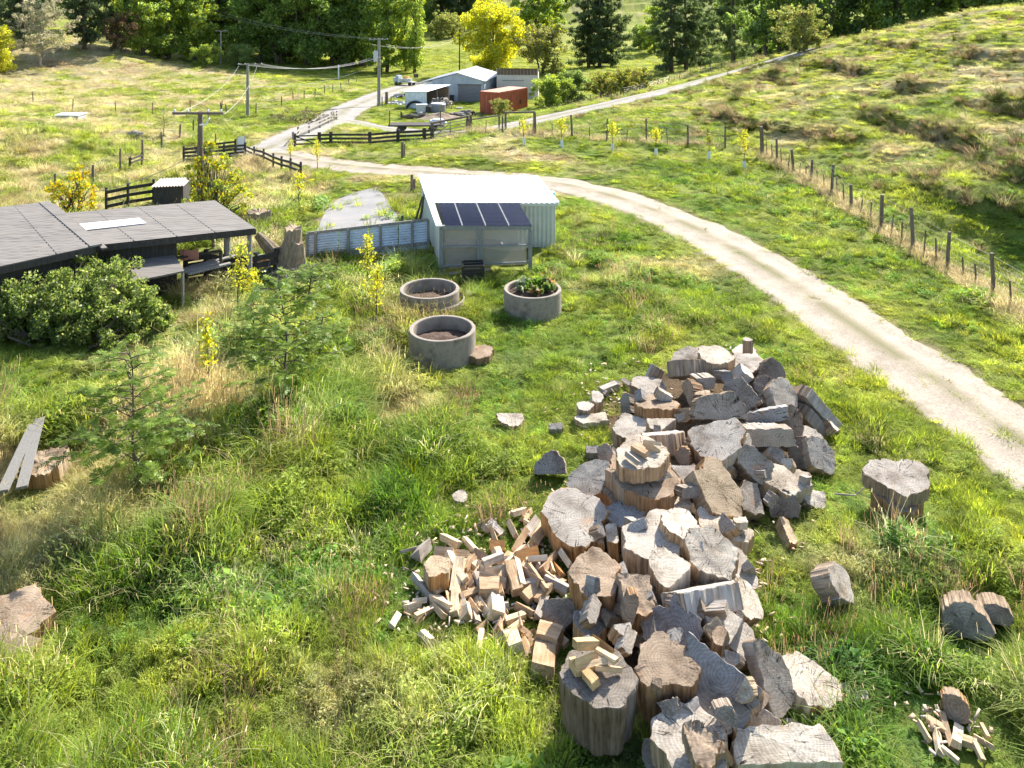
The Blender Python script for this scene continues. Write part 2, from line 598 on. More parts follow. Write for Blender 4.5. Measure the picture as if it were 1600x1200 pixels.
# ground: grass roots, thatch and soil, coloured by what grows there
def ground_material():
    m, nt, b = mat('ground')
    a = nt.nodes.new('ShaderNodeAttribute')
    a.attribute_name = 'gcol'
    v = coord(nt)
    n1 = noise(nt, v, 2.2, 8, .7)
    n2 = noise(nt, v, 14, 6, .75)
    c = mix(nt, a.outputs['Color'], ramp(nt, n1, [(.3, (.45, .47, .4)), (.5, (1, 1, 1)), (.75, (1.5, 1.35, 1.1))]), 1.0, 'MULTIPLY')
    c = mix(nt, c, ramp(nt, n2, [(.3, (.45, .45, .42)), (.6, (1.15, 1.15, 1.1))]), .9, 'MULTIPLY')
    nt.links.new(c, b.inputs['Base Color'])
    b.inputs['Roughness'].default_value = .95
    b.inputs['Specular IOR Level'].default_value = .1
    bump(nt, b, n2, .8, .08)
    return m
M['ground'] = ground_material()

def gravel_material(name, c1, c2, c3):
    m, nt, b = mat(name)
    v = coord(nt)
    a = nt.nodes.new('ShaderNodeAttribute')
    a.attribute_name = 'wear'
    n1 = noise(nt, v, 1.2, 8, .7)
    n2 = noise(nt, v, 16, 5, .8)
    vor = nt.nodes.new('ShaderNodeTexVoronoi')
    vor.inputs['Scale'].default_value = 22
    nt.links.new(v, vor.inputs['Vector'])
    c = ramp(nt, n1, [(.3, c1), (.7, c2)])
    c = mix(nt, c, ramp(nt, n2, [(.35, (.62, .6, .57)), (.65, (1.15, 1.15, 1.15))]), .8, 'MULTIPLY')
    c = mix(nt, c, ramp(nt, vor.outputs['Distance'], [(.0, (.75, .75, .75)), (.5, (1.1, 1.1, 1.1))]), .6, 'MULTIPLY')
    c = mix(nt, c, c3, a.outputs['Fac'])
    nt.links.new(c, b.inputs['Base Color'])
    b.inputs['Roughness'].default_value = .95
    bump(nt, b, n2, .6, .03)
    return m
M['gravel'] = gravel_material('pale_gravel', (.27, .225, .175), (.45, .385, .31), (.15, .135, .06, 1))
M['grey_gravel'] = gravel_material('grey_gravel', (.22, .205, .19), (.37, .345, .32), (.17, .16, .08, 1))

def veg(x, y):
    x, y = np.asarray(x, float).ravel(), np.asarray(y, float).ravel()
    num = np.zeros((3, len(x)))
    den = np.zeros(len(x))
    for vx, vy, a, b, c in VEG:
        s = 1.0 + .12 * max(vy - 15, 0)
        w = 1.0 / (((x - vx) ** 2 + (y - vy) ** 2) / s ** 2 + .4) ** 2
        den += w
        num += np.array([a, b, c])[:, None] * w
    st, hh, ye = num / den
    st = np.clip(st + (-.05 + 1.35 * (fbm(x, y, 2.4, 31, 3) - .5)) * (st > .02), 0, 1)
    ye = np.clip(ye + .12 + 1.3 * (fbm(x, y, 2.0, 41, 3) - .5), 0, 1)
    hh = hh * .85 * (.05 + 1.9 * fbm(x, y, 1.2, 51, 3))
    return st, hh, ye

GREEN, LIME, STRAW, BROWN = np.array([.110, .205, .034]), np.array([.40, .44, .085]), np.array([.60, .51, .32]), np.array([.27, .185, .10])

def veg_colour(x, y):
    st, hh, ye = veg(x, y)
    c = GREEN[None] * (1 - ye[:, None]) + LIME[None] * ye[:, None]
    br = sm(fbm(x, y, 2.6, 61, 2), .60, .8)[:, None]
    s = STRAW[None] * (1 - br * .6) + BROWN[None] * br * .6
    k = sm(st, .25, .85)[:, None]
    return c * (1 - k) + s * k, st, hh, ye

def build_ground():
    def axis(lo, hi, core_lo, core_hi, s0, g):
        a = [core_lo]
        while a[-1] < core_hi: a.append(a[-1] + s0)
        b = list(a)
        while b[-1] < hi: b.append(b[-1] + s0 + g * (b[-1] - core_hi))
        c = []
        p = core_lo
        while p > lo:
            p -= s0 + g * (core_lo - p)
            c.append(p)
        return np.array(c[::-1] + b)
    xs = axis(-380, 380, -22, 36, .23, .022)
    ys = axis(-45, 720, 6, 48, .2, .015)
    X, Y = np.meshgrid(xs, ys)
    x, y = X.ravel(), Y.ravel()
    z = land(x, y)
    c, st, hh, ye = veg_colour(x, y)
    td = track_dist(x, y)
    gc = c * .62
    soil = np.array([.20, .155, .10])
    bare = (1 - sm(td + .7 * (fbm(x, y, .8, 71) - .5), -.1, .5))[:, None]
    gc = gc * (1 - bare * .75) + soil * bare * .75
    sn = scarp_near(x, y)[:, None] * .45
    gc = gc * (1 - sn) + np.array([.17, .13, .08]) * sn
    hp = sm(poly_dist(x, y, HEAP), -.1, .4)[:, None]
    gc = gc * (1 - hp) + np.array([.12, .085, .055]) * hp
    pd = sm(poly_dist(x, y, PAD) + .5 * fbm(x, y, .7, 3), -.4, .3)[:, None]
    gc = gc * (1 - pd) + np.array([.27, .22, .15]) * pd
    nx, ny = len(xs), len(ys)
    i = (np.arange(ny - 1)[:, None] * nx + np.arange(nx - 1)[None]).ravel()
    q = np.stack([i, i + 1, i + nx + 1, i + nx], 1)
    col = np.c_[gc, np.ones(len(gc))]
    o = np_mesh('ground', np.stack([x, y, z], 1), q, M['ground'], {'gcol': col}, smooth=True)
    tag(o, kind='structure')
build_ground()

def build_track(name, m):
    p, w = TR[name]
    n = len(p)
    d = np.gradient(p, axis=0)
    d /= np.linalg.norm(d, axis=1)[:, None]
    nr = np.stack([-d[:, 1], d[:, 0]], 1)
    k = 15
    jl = .55 * (fbm(p[:, 0], p[:, 1], .9, 81) - .5)
    jr = .55 * (fbm(p[:, 0], p[:, 1], .9, 83) - .5)
    vs, wear = [], []
    for j in range(k):
        t = j / (k - 1) * 2 - 1
        half = w / 2 + (jl if t < 0 else jr) * abs(t)
        q = p + nr * (t * half)[:, None]
        z = land(q[:, 0], q[:, 1]) + .04 + .015 * (1 - abs(t)) - .05 * abs(t) ** 6
        z = z - .035 * (np.exp(-((abs(t) - .5) / .16) ** 2)) + .012 * (fbm(q[:, 0], q[:, 1], .3, 8) - .5)
        vs.append(np.c_[q, z])
        mid = math.exp(-(t / .20) ** 2)
        e = .95 * mid * (.45 + .65 * sm(fbm(q[:, 0], q[:, 1], 1.1, 85), .30, .6)) + sm(abs(t) + .35 * (fbm(q[:, 0], q[:, 1], .7, 87) - .5), .86, 1.06)
        wear.append(np.clip(e, 0, 1))
    v = np.stack(vs, 1).reshape(-1, 3)
    we = np.stack(wear, 1).ravel()
    i = (np.arange(n - 1)[:, None] * k + np.arange(k - 1)[None]).ravel()
    q = np.stack([i, i + k, i + k + 1, i + 1], 1)
    o = np_mesh(name, v, q, m, {'wear': np.c_[we, we, we, np.ones(len(we))]}, smooth=True)
    tag(o, kind='structure')
build_track('track', M['gravel'])
build_track('farm_road', M['grey_gravel'])
build_track('hill_road', M['grey_gravel'])
build_track('gravel_loop', M['grey_gravel'])

# ------------------------------------------------------------------ grass: tufts of real blades, scattered as one stuff object
def blades(n, h, spread, lean, width, seed, curve=.5, hv=.35, cols=((1, 1, 1),), seg=3, seedhead=0.0):
    g = np.random.default_rng(seed)
    V, F, C = [], [], []
    for i in range(n):
        a = g.uniform(0, 2 * math.pi)
        r = spread * math.sqrt(g.uniform(0, 1))
        bx, by = r * math.cos(a), r * math.sin(a)
        da = a + g.normal(0, .9)
        hh = h * (1 + hv * g.normal())
        hh = max(hh, h * .3)
        ln = lean * (.4 + g.uniform(0, 1)) * hh
        dx, dy = math.cos(da), math.sin(da)
        fa = da + math.pi / 2 + g.normal(0, .5)
        wx, wy = math.cos(fa) * width / 2, math.sin(fa) * width / 2
        c = np.array(cols[g.integers(len(cols))]) * g.uniform(.7, 1.3)
        b0 = len(V)
        for s in range(seg + 1):
            t = s / seg
            off = ln * t ** (1 + curve)
            z = hh * (t - curve * .45 * t ** 3)
            wv = (1 - .8 * t ** 1.6) if s < seg else .12
            V += [(bx + dx * off - wx * wv, by + dy * off - wy * wv, z), (bx + dx * off + wx * wv, by + dy * off + wy * wv, z)]
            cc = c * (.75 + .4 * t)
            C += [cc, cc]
        for s in range(seg):
            k = b0 + 2 * s
            F.append((k, k + 1, k + 3, k + 2))
        if g.uniform() < seedhead:
            off, z = ln, hh * (1 - curve * .45)
            b1 = len(V)
            s_ = .018
            for q in range(4):
                V.append((bx + dx * off + (s_ * .5 if q in (1, 2) else -s_ * .5), by + dy * off, z + (.13 if q > 1 else -.02)))
                C.append(c * np.array([1.0, .95, .85]))
            F.append((b1, b1 + 1, b1 + 2, b1 + 3))
    return np.array(V), np.array(F), np.array(C)

def weed(n, h, spread, leaf, seed):
    g = np.random.default_rng(seed)
    V, F, C = [], [], []
    for i in range(n):
        a = g.uniform(0, 6.283)
        r = spread * g.uniform(0, 1) ** .6
        z = h * g.uniform(.15, 1) * (1 - .4 * r / spread)
        c = np.array([r * math.cos(a), r * math.sin(a), z])
        az, el = g.uniform(0, 6.283), g.uniform(-.2, .9)
        d = np.array([math.cos(az) * math.cos(el), math.sin(az) * math.cos(el), math.sin(el)])
        s = np.array([-math.sin(az), math.cos(az), g.normal(0, .25)])
        L = leaf * g.uniform(.6, 1.4)
        b0 = len(V)
        V += [c, c + d * L * .5 + s * L * .24, c + d * L - np.array([0, 0, L * .15]), c + d * L * .5 - s * L * .24]
        cc = np.array([1, 1, 1]) * g.uniform(.65, 1.3)
        C += [cc] * 4
        F.append((b0, b0 + 1, b0 + 2, b0 + 3))
    return np.array(V), np.array(F), np.array(C)

tuft_col = bpy.data.collections.new('tuft_kinds')
def proto(i, vfc):
    V, F, C = vfc
    me = np_mesh('tuft_%02d' % i, V, F, M['tuft'], {'leaf': np.c_[C, np.ones(len(C))]}, link=False)
    o = bpy.data.objects.new('tuft_%02d' % i, me)
    tuft_col.objects.link(o)
W1 = ((1, 1, 1), (1, 1, 1), (1.1, 1.05, .9), (.85, .95, .8))
DRY = ((1, 1, 1), (1.08, 1.06, 1.02), (.75, .72, .64), (.8, .95, .6), (.95, .92, .8))
for i in range(3): proto(i, blades(46, 1.0, .55, .55, .050, 100 + i, .7, .35, W1))              # lush upright
for i in range(3, 6): proto(i, blades(54, .9, .5, .95, .036, 100 + i, 1.1, .35, W1, 4))         # long, arching over
for i in range(6, 8): proto(i, blades(44, 1.0, .5, .8, .026, 100 + i, .8, .35, DRY, 3, .4))      # dry straw with seed heads
for i in range(8, 10): proto(i, weed(60, .8, .55, .30, 100 + i))                                  # broad-leaved weeds
for i in range(10, 12): proto(i, blades(60, 1.0, .75, .8, .075, 100 + i, .6, .4, W1, 2))          # short turf
for i in range(12, 14): proto(i, blades(90, 1.0, .30, .75, .030, 100 + i, .6, .25, DRY, 3))       # rush tussock
for i in range(14, 16): proto(i, weed(120, .75, .55, .17, 100 + i))                                # small-leaved herbs
for i in range(16, 18): proto(i, blades(16, 1.0, .35, .45, .022, 100 + i, .4, .3, DRY, 3, 1.0))           # bare brown dock stalks
EXCL = []   # plan polygons where no grass grows
CLEAR = []  # (x, y, radius): low grass round a thing that lies in it

def scatter_object(name, pts, idx, rot, scl, tint):
    me = bpy.data.meshes.new(name)
    n = len(pts)
    me.vertices.add(n)
    me.vertices.foreach_set('co', np.asarray(pts, np.float32).ravel())
    a = me.attributes.new('idx', 'INT', 'POINT'); a.data.foreach_set('value', np.asarray(idx, np.int32))
    a = me.attributes.new('rot', 'FLOAT_VECTOR', 'POINT'); a.data.foreach_set('vector', np.asarray(rot, np.float32).ravel())
    a = me.attributes.new('scl', 'FLOAT_VECTOR', 'POINT'); a.data.foreach_set('vector', np.asarray(scl, np.float32).ravel())
    a = me.attributes.new('tint', 'FLOAT_COLOR', 'POINT'); a.data.foreach_set('color', np.asarray(np.c_[tint, np.ones(n)], np.float32).ravel())
    o = bpy.data.objects.new(name, me)
    COL.objects.link(o)
    me.materials.append(M['tuft'])
    ng = bpy.data.node_groups.new(name, 'GeometryNodeTree')
    ng.interface.new_socket('Geometry', in_out='INPUT', socket_type='NodeSocketGeometry')
    ng.interface.new_socket('Geometry', in_out='OUTPUT', socket_type='NodeSocketGeometry')
    gi, go = ng.nodes.new('NodeGroupInput'), ng.nodes.new('NodeGroupOutput')
    ci = ng.nodes.new('GeometryNodeCollectionInfo')
    ci.inputs['Collection'].default_value = tuft_col
    ci.inputs['Separate Children'].default_value = True
    ci.inputs['Reset Children'].default_value = True
    ip = ng.nodes.new('GeometryNodeInstanceOnPoints')
    ip.inputs['Pick Instance'].default_value = True
    def named(nm, typ):
        k = ng.nodes.new('GeometryNodeInputNamedAttribute')
        k.data_type = typ
        k.inputs['Name'].default_value = nm
        return k.outputs['Attribute']
    L = ng.links
    L.new(gi.outputs[0], ip.inputs['Points'])
    L.new(ci.outputs[0], ip.inputs['Instance'])
    L.new(named('idx', 'INT'), ip.inputs['Instance Index'])
    er = ng.nodes.new('FunctionNodeEulerToRotation')
    L.new(named('rot', 'FLOAT_VECTOR'), er.inputs[0])
    L.new(er.outputs[0], ip.inputs['Rotation'])
    L.new(named('scl', 'FLOAT_VECTOR'), ip.inputs['Scale'])
    L.new(ip.outputs[0], go.inputs[0])
    md = o.modifiers.new('scatter', 'NODES')
    md.node_group = ng
    return o

def scatter_grass():
    T = {k: [] for k in ('p', 'i', 'r', 's', 't')}
    bands = [(6.5, 12, 88, 1.0), (12, 18, 56, 1.15), (18, 28, 27, 1.45), (28, 44, 11, 2.0), (44, 72, 4.6, 2.9), (72, 120, 1.6, 4.4), (120, 220, .5, 6.5)]
    for y0, y1, den, ws in bands:
        w = .70 * y1 + 5
        n = int(den * (y1 - y0) * 2 * w)
        y = rng.uniform(y0, y1, n)
        x = rng.uniform(-w, w, n)
        k = np.abs(x) < .68 * y + 4
        x, y = x[k], y[k]
        n = len(x)
        td = track_dist(x, y)
        keep = (td + .6 * (rng.uniform(size=n) - .5)) > .02
        keep |= (td < -.98) & (y < 60) & (rng.uniform(size=n) < .22)
        keep &= (poly_dist(x, y, PAD) < -.05) | (rng.uniform(size=n) < .03)
        keep &= poly_dist(x, y, HEAP) < rng.uniform(-.1, .55, n)
        keep &= (poly_dist(x, y, SPLITS) < .3) | (rng.uniform(size=n) < .45)
        for e in EXCL:
            keep &= ~in_poly(x, y, e)
        x, y, td = x[keep], y[keep], td[keep]
        n = len(x)
        z = land(x, y)
        c, st, hh, ye = veg_colour(x, y)
        hh = hh * (.35 + .65 * sm(td, .1, 1.8))
        pd = poly_dist(x, y, SPLITS)
        hh = hh * (1 - .75 * sm(pd, -.8, .1))
        hh = hh * (1 - .45 * sm(poly_dist(x, y, HEAP), -1.2, -.1))
        for cx, cy, cr in CLEAR:
            dd = np.hypot(x - cx, y - cy)
            hh = np.where(dd < cr + .7, hh * (.25 + .75 * sm(dd, cr * .8, cr + .7)), hh)
        hh = hh * rng.uniform(.55, 1.15, n)
        fl = np.abs(hill_side(x, y))
        hh = np.where(fl < .55, np.maximum(hh, .34), hh)
        st = np.where(fl < .45, .9, st)
        c = np.where((fl < .45)[:, None], STRAW * .8, c)
        big = fbm(x, y, 1.2, 91, 2)                              # tussocks: some clumps stand well above the rest
        hh *= 1 + .7 * sm(big, .58, .8)
        u = rng.uniform(size=n)
        typ = np.where(hh < .17, 10 + (u * 2).astype(int), np.where(big > .60, 3 + (u * 3).astype(int), (u * 3).astype(int)))
        wd = (fbm(x, y, 1.6, 95, 2) > .60) & (st < .5) & (y < 40)
        typ = np.where(wd & (u < .6) & (hh > .12), 8 + (u * 100).astype(int) % 2, typ)
        hb = (fbm(x, y, .9, 96, 2) > .46) & (st < .6) & (y < 60) & (rng.uniform(size=n) < .75) & (hh > .08)
        typ = np.where(hb, 14 + (u * 100).astype(int) % 2, typ)
        dry = (st > .55) & (rng.uniform(size=n) < st) & (hh > .13)
        typ = np.where(dry, 6 + (u * 100).astype(int) % 2, typ)
        dk = (fbm(x, y, 1.8, 99, 2) > .60) & (rng.uniform(size=n) < .11) & (hh > .14) & (x < 8) & (y < 60)
        typ = np.where(dk, 16 + (u * 100).astype(int) % 2, typ)
        hh = np.where(dk, np.maximum(hh * 1.5, .45), hh)
        strag = (rng.uniform(size=n) < .05) & (hh > .2)
        typ = np.where(strag, 6 + (u * 100).astype(int) % 2, typ)
        j = (rng.uniform(.62, 1.35, n) * (.65 + .7 * fbm(x, y, .55, 97, 2)))[:, None]
        c = c * j * np.array([1, 1, 1]) + rng.normal(0, .008, (n, 3))
        c = np.where(strag[:, None], STRAW[None] * j, c)
        c = np.where((wd & (u < .6))[:, None], c * np.array([.75, .95, .9]), c)
        c = np.where(dk[:, None], np.array([.27, .20, .13]) * j, c)
        c = np.clip(c, .008, .7)
        sw = np.clip(hh, .12, .5) * (.75 if y0 < 9 else .8) * rng.uniform(.8, 1.25, n)
        sw = np.maximum(sw * ws ** .5, .14 * ws)
        T['p'].append(np.stack([x, y, z - .01], 1)); T['i'].append(typ)
        T['r'].append(np.stack([rng.normal(0, .12, n), rng.normal(0, .12, n), rng.uniform(0, 6.283, n)], 1))
        T['s'].append(np.stack([sw, sw, hh], 1)); T['t'].append(c)
    o = scatter_object('grass', *[np.concatenate(T[k]) for k in ('p', 'i', 'r', 's', 't')])
    tag(o, 'rough pasture grass and weeds over the whole property', 'grass', kind='stuff')
    print('tufts', len(o.data.vertices))
# ------------------------------------------------------------------ trees and shrubs
def cards(C, rad, n, leaf, col, g, up=.3, aspect=.55, squash=.8, jitter=.28, droop=0.0):
    """n leaf-sized faces round every clump centre C (k,3) with clump radius rad (k)"""
    C = np.repeat(np.asarray(C, float), n, 0)
    rr = np.repeat(np.asarray(rad, float), n)
    N = len(C)
    d = g.normal(size=(N, 3))
    d /= np.linalg.norm(d, axis=1)[:, None]
    r = rr * g.uniform(.15, 1, N) ** .5
    p = C + d * r[:, None] * np.array([1, 1, squash])
    a = g.normal(size=(N, 3)) + np.array([0, 0, up])
    a[:, 2] -= droop
    a /= np.linalg.norm(a, axis=1)[:, None]
    b = np.cross(a, g.normal(size=(N, 3)))
    b /= np.linalg.norm(b, axis=1)[:, None] + 1e-9
    L = leaf * g.uniform(.6, 1.35, N)[:, None]
    Wd = L * aspect
    V = np.stack([p - a * L / 2, p + b * Wd / 2, p + a * L / 2, p - b * Wd / 2], 1).reshape(-1, 3)
    F = np.arange(4 * N).reshape(N, 4)
    col = np.asarray(col, float)
    ci = g.integers(0, len(col), N)
    cc = col[ci] * (1 + jitter * g.normal(size=N))[:, None].clip(.45, 1.7)
    cc = np.repeat(cc, 4, 0)
    return V, F, np.c_[cc, np.ones(len(cc))]

def crown_mesh(name, parts):
    V = np.concatenate([p[0] for p in parts])
    off = np.cumsum([0] + [len(p[0]) for p in parts[:-1]])
    F = np.concatenate([p[1] + o for p, o in zip(parts, off)])
    C = np.concatenate([p[2] for p in parts])
    return np_mesh(name, V, F, M['leaf'], {'leaf': C}, link=False)

def mb_mesh(mb, name, m):
    me = bpy.data.meshes.new(name)
    me.from_pydata(mb.v, [], mb.f)
    me.materials.append(m)
    me.polygons.foreach_set('use_smooth', [True] * len(mb.f))
    me.update()
    return me

def limb(mb, a, b, r0, r1, g, wob=.08, n=5, sides=6):
    a, b = np.array(a, float), np.array(b, float)
    L = np.linalg.norm(b - a)
    pts = [a + (b - a) * t + (g.normal(size=3) * wob * L * (0 if i in (0, n) else 1)) for i, t in enumerate(np.linspace(0, 1, n + 1))]
    mb.tube(pts, list(np.linspace(r0, r1, n + 1)), sides)
    return pts

def broadleaf(h, cw, seed, col, leaf=.34, dens=60, base=.22, top=.4, clumps=110, trunkr=None, multi=1, sq=.8):
    g = np.random.default_rng(seed)
    mb = MB()
    tr = trunkr or h * .022
    C, Rr = [], []
    for s in range(multi):
        ox, oy = (0, 0) if multi == 1 else (g.normal(0, cw * .16), g.normal(0, cw * .16))
        tip = np.array([ox + g.normal(0, h * .03), oy + g.normal(0, h * .03), h * .86])
        stem = limb(mb, (ox * .3, oy * .3, -.3), tip, tr, tr * .15, g, .02, 7, 8)
        nl = 16 if multi == 1 else 9
        for i in range(nl):
            t = base + (1 - base) * (i + .5) / nl
            q = np.array(stem[0]) + (tip - np.array(stem[0])) * t
            az = i * 2.4 + g.normal(0, .4)
            prof = math.sin(math.pi * min(1, (t - base * .6) / (1 - base * .6) * .9 + .12)) ** .7
            ln = cw / 2 * prof * g.uniform(.75, 1.15)
            e = q + np.array([math.cos(az) * ln, math.sin(az) * ln, ln * g.uniform(.15, .75)])
            limb(mb, q, e, tr * .4 * (1 - t * .6), .02, g, .06, 4, 5)
            for k in range(max(2, clumps // nl // multi)):
                f = g.uniform(.35, 1.05)
                c = q + (e - q) * f + g.normal(size=3) * np.array([.16, .16, .14]) * cw * .55
                C.append(c)
                Rr.append(cw * g.uniform(.06, .13))
    crown = crown_mesh('crown', [cards(C, Rr, dens, leaf, col, g, squash=sq)])
    return mb, crown

def column_tree(h, w, seed, col, leaf=.3):
    g = np.random.default_rng(seed)
    mb = MB()
    limb(mb, (0, 0, -.3), (0, 0, h * .97), h * .016, .03, g, .004, 8, 8)
    C, Rr = [], []
    for i in range(230):
        t = g.uniform(.05, 1)
        a = g.uniform(0, 6.28)
        r = w / 2 * math.sin(math.pi * min(1, .15 + t * .85)) ** .6 * g.uniform(.2, 1)
        C.append((math.cos(a) * r, math.sin(a) * r, t * h)); Rr.append(w * .16)
        if i % 4 == 0:
            limb(mb, (0, 0, t * h * .8), C[-1], .05, .012, g, .03, 3, 4)
    return mb, crown_mesh('crown', [cards(C, Rr, 50, leaf, col, g, squash=1.6)])

def pine(h, w, seed, col, gap=.10, leaf=.55):
    g = np.random.default_rng(seed)
    mb = MB()
    limb(mb, (0, 0, -.3), (g.normal(0, .2), g.normal(0, .2), h), h * .02, .03, g, .004, 8, 8)
    C, Rr = [], []
    z = h * .06
    while z < h * .97:
        t = z / h
        for k in range(g.integers(4, 7)):
            if g.uniform() < gap: continue
            az = g.uniform(0, 6.28)
            ln = w / 2 * (1 - t) ** .7 * g.uniform(.55, 1.1) * (.75 if t < .25 else 1)
            e = np.array([math.cos(az) * ln, math.sin(az) * ln, z + ln * g.uniform(-.05, .32)])
            limb(mb, (0, 0, z), e, .07 * (1 - t) + .02, .015, g, .03, 4, 4)
            for f in np.linspace(.3, 1, max(3, int(ln / .45))):
                C.append(np.array([0, 0, z]) * (1 - f) + e * f + g.normal(size=3) * .2); Rr.append(.3 + .22 * (1 - t))
        z += h * g.uniform(.035, .055)
    return mb, crown_mesh('crown', [cards(C, Rr, 36, leaf, col, g, up=.9, aspect=.22, squash=.6)])

def bare_tree(h, w, seed, col):
    g = np.random.default_rng(seed)
    mb = MB()
    C, Rr = [], []
    limb(mb, (0, 0, -.2), (.2, 0, h * .9), h * .022, .02, g, .02, 8, 8)
    for i in range(30):
        t = .16 + .8 * i / 30
        az = i * 2.4 + g.normal(0, .3)
        ln = w / 2 * (1 - .55 * abs(t - .35)) * g.uniform(.7, 1.05)
        q = np.array([.2 * t, 0, h * .9 * t])
        e = q + np.array([math.cos(az) * ln, math.sin(az) * ln, ln * g.uniform(.1, .6)])
        limb(mb, q, e, .07 * (1 - t) + .02, .01, g, .05, 5, 4)
        for k in range(9):
            f = g.uniform(.3, 1)
            a = q + (e - q) * f
            b = a + g.normal(size=3) * .55 + np.array([0, 0, .2])
            limb(mb, a, b, .018, .006, g, .05, 2, 3)
            C.append(b); Rr.append(.38)
    return mb, crown_mesh('crown', [cards(C, Rr, 44, .20, col, g)])

DKG, MDG, LTG = (.085, .135, .036), (.155, .235, .055), (.26, .35, .085)
YLG, YEL, GLD = (.30, .33, .028), (.56, .47, .03), (.60, .40, .022)
OLV, BRN, GRY = (.20, .19, .065), (.22, .13, .065), (.15, .18, .09)
KIND = {}
def kind(name, fn, *a, bark='bark', **k):
    mb, crown = fn(*a, **k)
    KIND[name] = (mb_mesh(mb, 'trunk', M[bark]), crown)
kind('poplar', broadleaf, 15, 8, 11, (MDG, LTG, LTG, YLG), leaf=.42, dens=90, clumps=210, base=.04)
kind('poplar_b', broadleaf, 16, 7, 12, (MDG, MDG, LTG, YLG), leaf=.42, dens=90, clumps=210, base=.04)
kind('willow', broadleaf, 14, 10, 13, (DKG, MDG, MDG, LTG), leaf=.45, dens=90, clumps=200, base=.04, multi=3)
kind('willow_b', broadleaf, 15, 11, 14, (MDG, MDG, LTG), leaf=.45, dens=90, clumps=200, base=.04, multi=3)
kind('dark', broadleaf, 16, 10, 15, (DKG, DKG, MDG), leaf=.5, dens=80, clumps=180, base=.06)
kind('gold', broadleaf, 10.5, 9, 16, ((.50, .50, .065), (.34, .40, .05), (.42, .45, .055), (.54, .48, .06)), leaf=.34, dens=130, clumps=220, base=.06, multi=3)
kind('olive', broadleaf, 7.5, 7, 17, (OLV, YLG, OLV, GRY), leaf=.30, dens=80, clumps=150, base=.12, multi=3)
kind('column', column_tree, 17, 3.2, 18, (LTG, YLG, LTG, MDG))
kind('pine', pine, 16, 10, 19, ((.08, .115, .048), (.10, .14, .055), (.14, .18, .07)))
kind('pine_b', pine, 17, 9, 20, ((.07, .105, .04), (.09, .13, .05), (.12, .16, .06)), gap=.18)
kind('cypress', pine, 15, 7, 21, ((.055, .085, .035), (.085, .115, .045)), gap=.02, leaf=.5)
kind('bare', bare_tree, 10, 9.5, 22, ((.33, .31, .20), (.36, .31, .20), (.24, .26, .15)), bark='pale_bark')
kind('shrub', broadleaf, 4.6, 4.6, 23, (MDG, LTG, LTG, YLG), leaf=.22, dens=100, clumps=150, base=.05, multi=3, trunkr=.07)
kind('shrub_b', broadleaf, 4.2, 4.6, 24, (MDG, GRY, LTG), leaf=.20, dens=100, clumps=150, base=.05, multi=3, trunkr=.07)
kind('red_shrub', broadleaf, 6, 5.5, 25, ((.14, .07, .05), OLV, (.10, .07, .05)), leaf=.24, dens=60, clumps=150, base=.1, multi=3, trunkr=.08)
kind('pale_shrub', broadleaf, 4.2, 4.2, 26, (OLV, (.20, .19, .06), LTG), leaf=.2, dens=80, clumps=150, base=.05, multi=3, trunkr=.06)
kind('hedge_shrub', broadleaf, 3.2, 3.6, 27, (OLV, YLG, MDG, (.22, .17, .06)), leaf=.18, dens=80, clumps=130, base=.05, multi=4, trunkr=.05)

def plant(name, cat, label, knd, loc, s=1.0, group=None, sz=None, rz=None):
    tr, cr = KIND[knd]
    e = thing(name, label, cat, loc, random.uniform(0, 6.28) if rz is None else rz, group)
    e.scale = (s, s, sz or s)
    for nm, me in (('trunk', tr), ('crown', cr)):
        o = bpy.data.objects.new(nm, me)
        COL.objects.link(o)
        o.parent = e
    return e

